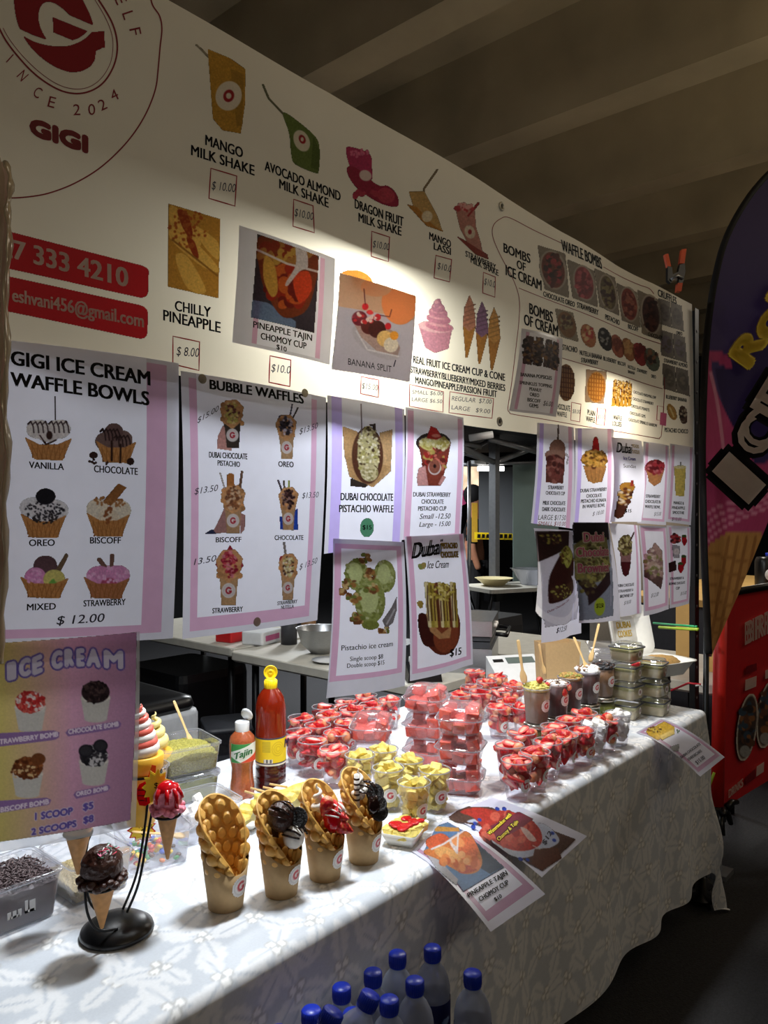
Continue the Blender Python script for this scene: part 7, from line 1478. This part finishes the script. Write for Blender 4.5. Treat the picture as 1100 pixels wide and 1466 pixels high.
c.P(bez((40, 540), (90, 520), (140, 540), (140, 580)) + bez((140, 580), (120, 590), (110, 570), (80, 560)) + bez((80, 560), (70, 640), (150, 780), (250, 930)) + [(420, 1000), (420, 1200), (40, 1200)], (160, 62, 98), .04)
c.L(bez((78, 600), (100, 680), (110, 780), (118, 850)), 10, (186, 120, 140)); c.P([(40, 900), (420, 820), (420, 1100), (40, 1100)], (142, 52, 84), .04)
for k in range(4): c.L(bez((70, 1010 + 26 * k), (120, 960 + 24 * k), (180, 990 + 10 * k), (250, 940 + 16 * k)), 7, (176, 110, 130))
c.P([(70, 1100), (130, 1060), (220, 1060), (250, 1100), (160, 1420), (60, 1420)], (150, 108, 60), .06)
for k in range(7): c.L([(70 + 22 * k, 1420), (130 + 26 * k, 1080)], 9, (122, 82, 44)); c.L([(60, 1120 + 46 * k), (220, 1160 + 46 * k)], 9, (128, 88, 46))
P = PD(U, V, dF + .05 * np.sin((V - 212) / 728 * 3.1) * A + .012 * np.sin(V / 60.) * A) - np.array(org)
mb = MB(); mb.grid(P); mb.build('flag_cloth', M['print'], t, col=lin(np.clip(cv.C, 0, 255).reshape(-1, 3)))
slv = [V3(PD(u + 2, v, dF - .01)) - org for u, v in Lp]; mb = MB(); mb.tube(slv, [.022] * (len(slv) - 6) + [.022] * 6, 10, flat=.5); mb.build('pole_sleeve', M['blackcloth'], t)
mb = MB(); mb.tube([V3(PD(1012., 900., dF + .012)) - org, V3(PD(1008., 1285., dF + .012)) - org], .011, 8); mb.build('pole', M['blackm'], t)
mb = MB(); mb.lathe([(0, 0), (.055, 0), (.055, .008), (.02, .018), (.018, .08), (0, .08)], 24); mb.build('base', M['blackm'], t)
class Dp:
    def __init__(s, d): s.d = d
    def at(s, u, v, off=0.0): return PD(np.asarray(u, float), np.asarray(v, float), s.d - off)
FL = MB(); fp = Dp(dF - .028)
for s_, a, b, c_, d_, cap, up in (('I', 196, 968, 226, 934, 138, (-.74, -.67)), ('C', 226, 842, 282, 764, 100, (-.82, -.57)), ('E', 296, 740, 350, 650, 110, (-.86, -.5))):
    T(FL, fp, KF, s_, a - 5, b + 6, c_ + 5, d_ - 6, cap + 6, 0, bold=.10, updir=up); T(FL, Dp(dF - .033), KF, s_, a, b, c_, d_, cap, 4, bold=.05, updir=up)
T(FL, Dp(dF - .029), KF, 'Rolls', 192, 580, 366, 316, 72, 8, bold=.07, updir=(-.8, -.58)); T(FL, Dp(dF - .033), KF, 'Rolls', 192, 580, 366, 316, 70, 6, bold=.06, updir=(-.8, -.58))
fo = FL.build('flag_lettering', INKS, t); fo.location = -org

# ------------------------------------------------------------ red menu stand
xs_, ys_ = 3.262, 1.038
t = thing('red_menu_stand', 'red vinyl menu stand on a steel tube with white lettering', 'sign', (xs_, ys_, 0))
mb = MB(); mb.tube([(0, 0, .02), (.0, 0, .30)], .019, 12); mb.box(-.05, .05, -.05, .05, 0, .02); mb.build('steel_tube', M['alu'], t)
mb = MB(); mb.tube([(.0, 0, .26), (.05, 0, 1.16)], .026, 14); mb.build('red_sleeve', M['redtube'], t)
E2 = PD(1230., 1050., 4.7); dxs, dys = 1.7, E2[1] - ys_
dys = -.18
W_ = lambda a, z: np.stack([xs_ + .02 + .05 * (z - .26) / .9 + a * dxs, ys_ + a * dys, z], -1) - np.array([xs_, ys_, 0])
Aq, Zq = np.meshgrid(np.linspace(0, 1, 24), np.linspace(.25, 1.13, 12)); mb = MB(); mb.grid(W_(Aq, Zq) + np.array([0, .004, 0])); mb.grid((W_(Aq, Zq) + np.array([0, .010, 0]))[:, ::-1]); mb.build('vinyl_panel', M['redsign'], t)
mb = MB(); mb.tube([W_(np.array(a), np.array(1.14)) for a in (0, .5, 1)], .016, 8); mb.build('top_rail', M['black'], t)
class Vp:
    def __init__(s, y0): s.y0 = y0
    def at(s, u, v, off=0.0):
        dx, dy, k = ray(u, v); m = dys / dxs; t_ = (ys_ - m * (xs_ + .02) - .003 - off) / (dy - m * dx); return np.stack([dx * t_, dy * t_, CZ + k * t_], -1)
vp = Vp(0); L = MB()
T(L, vp, KS, 'BIRRIA TACOS', 232, 582, 560, 418, 82, 4, bold=.035, off=.002); T(L, vp, KS, 'DRINKS', 168, 1158, 220, 1114, 30, 4, bold=.03, off=.002)
poly(L, vp, KS, [(230, 715), (272, 700), (270, 740), (228, 757)], 4, .002); poly(L, vp, KS, [(304, 680), (340, 668), (340, 700), (304, 712)], 4, .002); poly(L, vp, KS, [(232, 665), (272, 652), (272, 680), (232, 694)], 3, .002); poly(L, vp, KS, [(272, 1040), (300, 1022), (298, 1060), (270, 1078)], 4, .002); poly(L, vp, KS, [(230, 1080), (265, 1050), (265, 1085), (230, 1110)], 3, .002)
o = L.build('lettering', INKS, t); o.location = -t.location
for (x, y), sc_, lb in (((236, 893), 1.0, 'printed taco photo oval'), ((312, 845), 1.0, 'printed taco photo oval')):
    def fo_(c, x=x, y=y): c.E(x, y, 36, 126, (206, 196, 186), 8); c.E(x, y, 32, 118, (66, 50, 44), 8, .2); c.SP(x, y - 10, 24, 80, [(96, 60, 40), (140, 90, 50), (50, 70, 90), (40, 30, 30)], 40, 14); c.E(x - 8, y + 90, 20, 22, (150, 150, 150))
    q = pic(vp, t, 'taco_picture', KS, (x - 42, y - 132, x + 42, y + 132), fo_, lb, off=.002, m='vcol'); q.location = -t.location
t2 = thing('pipe_clamp', 'black pipe clamp with levers on the foot of the red stand', 'clamp', (xs_ - .005, ys_ - .0, .22))
mb = MB(); mb.lathe([(.021, 0), (.036, .004), (.036, .058), (.021, .062)], 18); mb.build('collar', M['black'], t2)
for a, b in (((-.03, -.02, .05), (-.085, -.05, -.02)), ((.03, -.02, .04), (.085, -.03, -.03)), ((-.03, -.03, .05), (-.10, -.06, .07)), ((.03, -.03, .05), (.10, -.05, .06))): mb = MB(); mb.tube([a, ((a[0] + b[0]) / 2, (a[1] + b[1]) / 2, (a[2] + b[2]) / 2 + .012), b], [.016, .014, .010], 8); mb.build('lever', M['black'], t2)
# ------------------------------------------------------------ inside the stall
def trestle(label, x0, x1, y0, y1):
    t = thing('folding_table', label, 'table', ((x0 + x1) / 2, (y0 + y1) / 2, 0)); w, d = (x1 - x0) / 2, (y1 - y0) / 2
    mb = MB(); mb.rings([rrect(2 * w - .02, 2 * d - .02, .03, .70), rrect(2 * w, 2 * d, .035, .71), rrect(2 * w, 2 * d, .035, .745), rrect(2 * w - .01, 2 * d - .01, .03, .75)], 0, True, True, False); mb.build('table_top', M['trestle'], t)
    for sx in (-1, 1):
        for sy in (-1, 1): mb = MB(); mb.tube([(sx * (w - .08), sy * (d - .12), 0), (sx * (w - .08), sy * (d - .12), .71)], .019, 8); mb.build('leg', M['blackm'], t)
    return t
trestle('white folding table behind the strawberries, inside the stall', 2.50, 3.22, 1.96, 3.26)
trestle('white folding table farther back inside the stall', 2.56, 3.26, 3.30, 4.55)
trestle('pale side table behind the black steel post', 3.36, 4.05, 1.08, 2.60)
def boxthing(name, label, cat, x, y, z, w, d, h, m, rz=0, group=None, parts=None):
    t = thing(name, label, cat, (x, y, z), rz, group)
    mb = MB(); mb.rings([rrect(w * .96, d * .96, min(w, d) * .08, 0, 4), rrect(w, d, min(w, d) * .1, h * .1, 4), rrect(w, d, min(w, d) * .1, h * .92, 4), rrect(w * .97, d * .97, min(w, d) * .09, h, 4)], 0, True, True, False); mb.build('body', m, t); return t
# double waffle iron
t = thing('waffle_iron', 'stainless double waffle iron on the white table in the stall gap', 'appliance', (3.02, 2.14, .751), .5)
mb = MB(); mb.box(-.20, .20, -.16, .16, .0, .11); mb.build('base_housing', M['steel'], t)
mb = MB(); mb.box(-.19, .19, -.15, .15, .112, .14); mb.build('lower_plate', M['dgreyp'], t)
mb = MB(); mb.box(-.19, .19, -.15, .15, .145, .165); mb.build('upper_plate', M['dgreyp'], t)
mb = MB(); mb.box(-.20, .20, -.16, .16, .167, .235); mb.build('lid_housing', M['steel'], t)
for x in (-.06, .02):
    mb = MB(); mb.lathe([(0, 0), (.012, 0), (.010, .012), (0, .014)], 12, M=Matrix.Translation((x, -.16, .2)) @ RX(math.pi / 2)); mb.build('indicator_knob', M['cream'], t)
mb = MB(); mb.tube([(-.12, -.17, .17), (-.12, -.22, .165), (.12, -.22, .165), (.12, -.17, .17)], .010, 8); mb.build('handle', M['black'], t)
t = thing('card_reader', 'black card reader beside the hanging fifteen dollar sheet', 'card reader', (2.62, 2.06, .751), -.7)
mb = MB(); mb.add([(-.075, -.045, 0), (.075, -.045, 0), (.075, .045, 0), (-.075, .045, 0), (-.07, -.042, .035), (.07, -.042, .035), (.07, .042, .075), (-.07, .042, .075)], [(0, 3, 2, 1), (4, 5, 6, 7), (0, 1, 5, 4), (1, 2, 6, 5), (2, 3, 7, 6), (3, 0, 4, 7)], 0, False); mb.build('body', M['black'], t)
mb = MB(); mb.tube([(-.055, .03, .078), (.055, .03, .078)], .022, 14); mb.build('paper_roll', M['whitep'], t)
boxthing('black_box', 'black box low on the white table by the card reader', 'box', 2.86, 2.42, .751, .30, .16, .09, M['dgreyp'], .2)
mb = MB(); t = thing('mixing_bowl', 'steel mixing bowl between the hanging sheets', 'bowl', (2.78, 2.86, .751)); mb.lathe([(0, .002), (.05, .002), (.10, .05), (.125, .13), (.13, .132), (.122, .128), (.098, .05), (.05, .008), (0, .007)], 30); mb.build('bowl_body', M['steel'], t)
for u, v, r, h, m, lb in ((414, 922, .045, .13, 'dgreyp', 'dark steel canister under the bubble waffles sheet'), (442, 918, .042, .12, 'brownie', 'brown canister beside the dark one')):
    p = PZ(float(u), float(v), .75); t = thing('canister', lb, 'canister', (p[0], p[1], .751)); mb = MB(); mb.lathe([(0, 0), (r, 0), (r, h), (r * .9, h + .006)], 24); mb.build('body', M[m], t); mb = MB(); mb.lathe([(r * .95, h + .002), (r * .95, h + .018), (0, h + .02)], 24); mb.build('lid', M['black'], t)
t = boxthing('carton', 'small white carton with pink print under the bubble waffles sheet', 'box', *PZ(375., 920., .75)[:2], .751, .20, .14, .07, M['whitep'], .3); mb = MB(); mb.box(-.07, .07, -.0715, -.0705, .02, .05); mb.build('pink_print', M['pinkprint'], t)
boxthing('carton', 'dark red carton on the far white table', 'box', *PZ(333., 917., .75)[:2], .751, .16, .12, .06, M['redsign'], .2)
t = thing('saucer', 'white round plate on the table between sheets', 'plate', (*PZ(472., 948., .75)[:2], .751)); mb = MB(); mb.lathe([(0, 0), (.05, 0), (.085, .012), (.087, .014), (.05, .004), (0, .004)], 28); mb.build('plate_body', M['whitep'], t)
# portable fridge and clutter under the tables
t = thing('portable_fridge', 'pale grey portable fridge with black lid behind the topping tubs', 'fridge', (1.80, 3.25, 0))
mb = MB(); mb.rings([rrect(.60, .60, .05, .02), rrect(.62, .62, .06, .04), rrect(.62, .62, .06, .56), rrect(.60, .60, .05, .58)], 0, True, True); mb.build('body', mat('fridge_grey', (172, 176, 182), .5), t)
mb = MB(); mb.rings([rrect(.57, .57, .05, .58), rrect(.59, .59, .05, .60), rrect(.57, .57, .05, .635), rrect(.50, .50, .05, .645)], 0, True, True); mb.build('lid', M['black'], t)
mb = MB(); mb.box(-.22, .10, -.3125, -.309, .46, .54); mb.build('control_panel', M['black'], t); mb = MB(); mb.box(-.29, .29, -.312, -.309, .04, .30); mb.build('lower_grille', M['dgreyp'], t)
boxthing('storage_tub', 'translucent grey storage tub on the fridge lid', 'box', 1.95, 3.50, .648, .24, .17, .10, M['greyp'], .3)
mb = MB(); mb.rings([[Vector((x + RN.uniform(-.012, .012), y, RN.uniform(0, .02) + .01)) for x, y in ((-.15, -.05), (.15, -.06), (.16, .05), (-.14, .06))], [Vector((x, y, .05)) for x, y in ((-.12, -.04), (.13, -.05), (.13, .04), (-.12, .05))]], 0, True, True, False); o = mb.build('paper_packet', M['kraft']); o.location = (1.70, 3.45, .640); o.scale = (.7, .7, .7); setp(o, 'crumpled pale paper packets on the fridge lid', 'packet')
for k, (u, v, d, w, h, lb) in enumerate(((342, 985, 3.75, .22, .12, 'clear lidded crate in the dark right of the fridge'), (345, 1035, 3.55, .22, .16, 'clear crate of cups on the ground right of the fridge'))):
    p = PD(float(u), float(v), d); t = thing('clear_crate', lb, 'crate', (p[0], p[1] + .1, 0 if k else .30), -.5); mb = MB(); mb.rings([rrect(w * .9, .24, .03, .0), rrect(w, .27, .03, h + (.13 if k else 0)), rrect(w * 1.04, .28, .03, h + (.13 if k else 0))], 0, True, False); mb.build('crate_wall', M['tub'], t)
    mb = MB(); mb.rings([rrect(w * 1.05, .285, .03, h + (.132 if k else .002)), rrect(w * 1.0, .27, .03, h + (.15 if k else .02))], 0, True, True); mb.build('lid', M['dgreyp'], t)
for k in range(6):
    t = thing('cup_sleeve', 'stack of grey cups standing in the clear crate', 'cups', (2.33 + .05 * (k % 3), 3.12 + .06 * (k // 3) + .03 * (k % 2), .02), 0, 'cup stacks in the crate'); mb = MB(); mb.lathe([(0, 0), (.026, 0), (.032, .2), (.030, .2)], 14); mb.build('stack_body', M['greyp'], t)
boxthing('black_case', 'large black case under the white tables', 'case', 2.75, 4.0, 0, .5, .6, .55, M['black'])
boxthing('black_case', 'black case against the dark at the back left', 'case', 1.3, 4.3, 0, .8, .5, .62, M['dgreyp'])
# cardboard sheets and trays on the side table
for k, (u0, u1, lb) in enumerate(((968, 1000, 'tan cardboard board standing behind the steel post'), (1008, 1040, 'tan cardboard board seen between post and red stand'))):
    a, b = PD(float(u0), 985., 3.62 - .1 * k), PD(float(u1), 985., 3.55 - .1 * k); z0 = .752; z1 = z0 + .38 - .04 * k; n_ = np.array([-(b - a)[1], (b - a)[0], 0]); n_ = n_ / np.linalg.norm(n_) * .006
    mb = MB(); lo = [Vector((q[0], q[1], z0)) for q in (a, b, b + n_, a + n_)]; hi = [Vector((q[0], q[1], z1)) for q in (a, b, b + n_, a + n_)]; mb.rings([lo, hi], 0, True, True, False); setp(mb.build('cardboard_sheet', M['board']), lb, 'cardboard')
for k in range(3):
    t = thing('clear_tray', 'stack of clear trays beside the cardboard, %s from the table' % ORD[k], 'tray', (3.50, 1.62 + .01 * k, .752 + .03 * k), .3 + .2 * k, 'clear trays'); mb = MB(); mb.rings([rrect(.15, .12, .02, 0), rrect(.18, .15, .03, .028), rrect(.19, .16, .03, .029)], 0, True); mb.build('tray_body', M['tub'], t)
# ------------------------------------------------------------ the marquee behind
def P6(u, v, d): return V3(PD(float(u), float(v), d))
t = thing('marquee_frame', 'grey marquee frame with a leg and roof struts seen between sheets', 'canopy frame', (P6(708, 800, 6.4).x, P6(708, 800, 6.4).y, 0)); og = t.location
lg = og.copy(); apex = 2.34
mb = MB(); mb.box(-.032, .032, -.032, .032, 0, 2.36); mb.build('leg', M['alu'], t)
mb = MB(); mb.lathe([(.05, 0), (.052, .05), (.04, .09)], 10); mb.box(-.06, .06, -.06, .06, .74, .92); mb.build('leg_weight', M['black'], t)
for a, b, r in (((708, 662, 6.4), (620, 622, 5.4), .024), ((708, 662, 6.4), (640, 640, 6.6), .022), ((708, 662, 6.4), (800, 628, 6.8), .024), ((700, 628, 6.2), (800, 655, 6.6), .024), ((708, 626, 6.4), (610, 680, 6.0), .018), ((690, 640, 6.2), (610, 622, 6.2), .02), ((655, 665, 6.9), (775, 662, 6.9), .016), ((672, 660, 6.5), (672, 850, 6.5), .016)):
    mb = MB(); mb.tube([P6(*a) - og, P6(*b) - og], r, 8); mb.build('strut', M['alu'], t)
tl = thing('tube_light', 'bright tube light under the marquee roof', 'light', P6(698, 670, 6.9)); mb = MB(); mb.tube([P6(684, 671, 6.9) - tl.location, P6(722, 671, 6.9) - tl.location], .022, 10); mb.build('tube', M['tube_light'], tl); mb = MB(); mb.box(-.2, .2, .0, .05, .03, .06); mb.build('fitting', M['whitep'], tl)
tl = thing('strip_fitting', 'white strip lamp fitting high in the marquee', 'light', P6(690, 622, 5.6)); mb = MB(); mb.tube([P6(672, 627, 5.6) - tl.location, P6(706, 622, 5.6) - tl.location], .026, 8); mb.build('fitting', M['whitep'], tl)
def wallq(name, lb, q, d, m, cat):
    mb = MB(); f_ = [P6(u, v, dd) for (u, v), dd in zip(q, d)]; b_ = [p + Vector((CS, SN, 0)) * .02 for p in f_]; mb.rings([f_, b_], 0, True, True, False); return setp(mb.build(name, m), lb, cat)
wallq('tent_wall', 'grey green tent side wall behind the leg of the marquee', [(735, 662), (800, 660), (800, 838), (735, 832)], (7.0, 7.0, 7.0, 7.0), M['tent'], 'tent wall')
wallq('tent_wall', 'dark grey tent side wall left of the green one', [(686, 672), (736, 668), (736, 772), (686, 768)], (7.6, 7.4, 7.4, 7.6), M['tentd'], 'tent wall')
wallq('canopy_roof', 'dark canopy roof above the marquee frame', [(560, 590), (860, 590), (860, 645), (560, 650)], (5.0, 6.0, 7.8, 7.6), M['canopy'], 'canopy')
LS = wallq('lit_stall_front', 'warm lit far stall front glimpsed at the gap', [(655, 668), (686, 668), (686, 716), (655, 716)], (8.4, 8.4, 8.4, 8.4), M['shopglow'], 'stall')
wallq('yellow_board', 'yellow board standing behind the far person', [(676, 720), (684, 720), (684, 776), (676, 776)], (7.7, 7.7, 7.7, 7.7), M['yellowboard'], 'board')
o = wallq('barrier_tape', 'yellow barrier tape with dark print stretched behind the leg', [(680, 762), (735, 764), (735, 773), (680, 772)], (7.2, 7.2, 7.2, 7.2), M['ycap'], 'barrier tape')
mb = MB()
for k in range(8): u = 684 + k * 6.4; mb.add([P6(u, 764.6, 7.19), P6(u + 4.4, 764.9, 7.19), P6(u + 4.0, 770.5, 7.19), P6(u - .4, 770.2, 7.19)], [(0, 1, 2, 3)], 0, False)
mb.build('tape_print', M['ink'], o)
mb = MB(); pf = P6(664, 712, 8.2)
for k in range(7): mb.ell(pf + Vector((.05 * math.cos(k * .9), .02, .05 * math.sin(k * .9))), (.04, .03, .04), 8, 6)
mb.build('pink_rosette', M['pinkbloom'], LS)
# a person far behind, in dark clothes
c = P6(679, 800, 8.12); t = thing('person', 'person in dark clothes standing far behind by the yellow board', 'person', (c.x, c.y, 0), .6)
def skinned(name, verts, edges, rad, m, parent):
    me = bpy.data.meshes.new(name); me.from_pydata(verts, edges, []); o = bpy.data.objects.new(name, me); COL.objects.link(o); o.parent = parent; me.materials.append(m)
    md = o.modifiers.new('skin', 'SKIN'); 
    for i, r in enumerate(rad): me.skin_vertices[0].data[i].radius = (r, r)
    me.skin_vertices[0].data[0].use_root = True
    s_ = o.modifiers.new('sub', 'SUBSURF'); s_.levels = 1; s_.render_levels = 2; return o
vs = [(0, 0, .93), (0, 0, 1.15), (0, 0, 1.38), (0, 0, 1.47), (0, -.01, 1.56), (0, -.01, 1.68), (-.18, 0, 1.38), (-.22, .02, 1.12), (-.20, -.05, .88), (.18, 0, 1.38), (.22, .02, 1.12), (.20, -.05, .88), (-.09, 0, .88), (-.10, .01, .48), (-.10, .02, .08), (-.10, -.12, .04), (.09, 0, .88), (.10, .01, .48), (.10, .02, .08), (.10, -.12, .04)]
es = [(0, 1), (1, 2), (2, 3), (3, 4), (4, 5), (2, 6), (6, 7), (7, 8), (2, 9), (9, 10), (10, 11), (0, 12), (12, 13), (13, 14), (14, 15), (0, 16), (16, 17), (17, 18), (18, 19)]
skinned('body', vs, es, [.13, .13, .15, .055, .085, .08, .06, .045, .035, .06, .045, .035, .09, .065, .045, .035, .09, .065, .045, .035], M['skin'], t)
skinned('dark_trousers', [vs[0], vs[12], vs[13], vs[14], vs[16], vs[17], vs[18]], [(0, 1), (1, 2), (2, 3), (0, 4), (4, 5), (5, 6)], [.14, .11, .085, .065, .11, .085, .065], M['blackcloth'], t)
skinned('dark_top', vs[:3] + [vs[6], vs[7], vs[9], vs[10]], [(0, 1), (1, 2), (2, 3), (3, 4), (2, 5), (5, 6)], [.15, .15, .17, .075, .06, .075, .06], M['blackcloth'], t)
mb = MB(); mb.ell((0, .012, 1.66), (.098, .105, .115), 14, 10); mb.build('hair', M['blackcloth'], t)
# table with bowls at the back
tb_ = P6(735, 838, 6.2); t = thing('folding_table', 'grey folding table with bowls beyond the waffle iron', 'table', (tb_.x, tb_.y, 0), -.4)
mb = MB(); mb.rings([rrect(.75, .5, .03, .86), rrect(.76, .51, .03, .89)], 0, True, True, False); mb.build('table_top', M['trestle'], t)
for sx in (-1, 1): mb = MB(); mb.tube([(sx * .32, .18, 0), (sx * .28, 0, .45), (sx * .32, -.18, .86)], .014, 8); mb.build('leg', M['blackm'], t); mb = MB(); mb.tube([(sx * .32, -.18, 0), (sx * .28, 0, .45), (sx * .32, .18, .86)], .014, 8); mb.build('leg', M['blackm'], t)
for k, (dx, r, h) in enumerate(((.12, .17, .13), (-.12, .15, .06))):
    t = thing('plastic_bowl', ['large clear bowl on the far grey table', 'shallow pale bowl on the far grey table'][k], 'bowl', (tb_.x + dx * 1.1, tb_.y - dx * .8, .892)); mb = MB(); mb.lathe([(0, 0), (r * .5, 0), (r, h), (r * 1.04, h), (r * .96, h - .004), (r * .48, .006), (0, .006)], 24); mb.build('bowl_body', M['tub'] if k == 0 else M['mousse'], t)
t = boxthing('black_bin_bag', 'black rubbish bag beside the marquee leg', 'bag', P6(692, 800, 5.1).x, P6(692, 800, 5.1).y, 0, .40, .40, .80, M['blackcloth'])
# ------------------------------------------------------------ neighbouring stall at the right edge
t = thing('stall_counter', 'neighbouring stall counter with a pale worktop behind the red stand', 'counter', (5.35, 1.62, 0))
mb = MB(); mb.box(-.75, 1.2, -.30, .35, 0, .93); mb.build('front', M['dgreyp'], t); mb = MB(); mb.box(-.80, 1.25, -.35, .40, .93, .97); mb.build('worktop', M['board'], t)
wl = MB(); wl.box(4.9, 7.2, 2.35, 2.4, 0, 2.1); setp(wl.build('stall_back_panel', mat('pale_panel', (168, 160, 150), .8)), 'pale back panel of the neighbouring stall', 'panel')
p = P6(1096, 838, 4.95); t = thing('drinks_tin', 'black tin with white round badge on the neighbouring counter', 'tin', (p.x, p.y, .971)); mb = MB(); mb.lathe([(0, 0), (.06, 0), (.062, .005), (.062, .19), (.055, .21), (.05, .22), (0, .22)], 24); mb.build('body', M['black'], t)
mb = MB(); mb.lathe([(0, .0), (.038, 0), (.038, .0015), (0, .0016)], 20, M=Matrix.Translation((-.045, -.044, .11)) @ RZ(-.78) @ RX(math.pi / 2)); mb.build('badge', M['whitep'], t)
p = P6(1100, 800, 5.25); copytree(b0, (p.x, p.y, .971), 1.0, 'blue capped water bottle behind the black tin', 'water bottles on the neighbouring counter')
p = P6(1064, 843, 4.8)
boxthing('chopping_board', 'white chopping board lying on the neighbouring counter', 'board', p.x, p.y, .971, .35, .22, .02, M['whitep'], .3)
tubething('kitchen_knife', 'dark knife lying along the white chopping board', 'knife', [(p.x - .14, p.y - .06, .998), (p.x + .12, p.y - .10, .998)], .010, M['black'], 8)
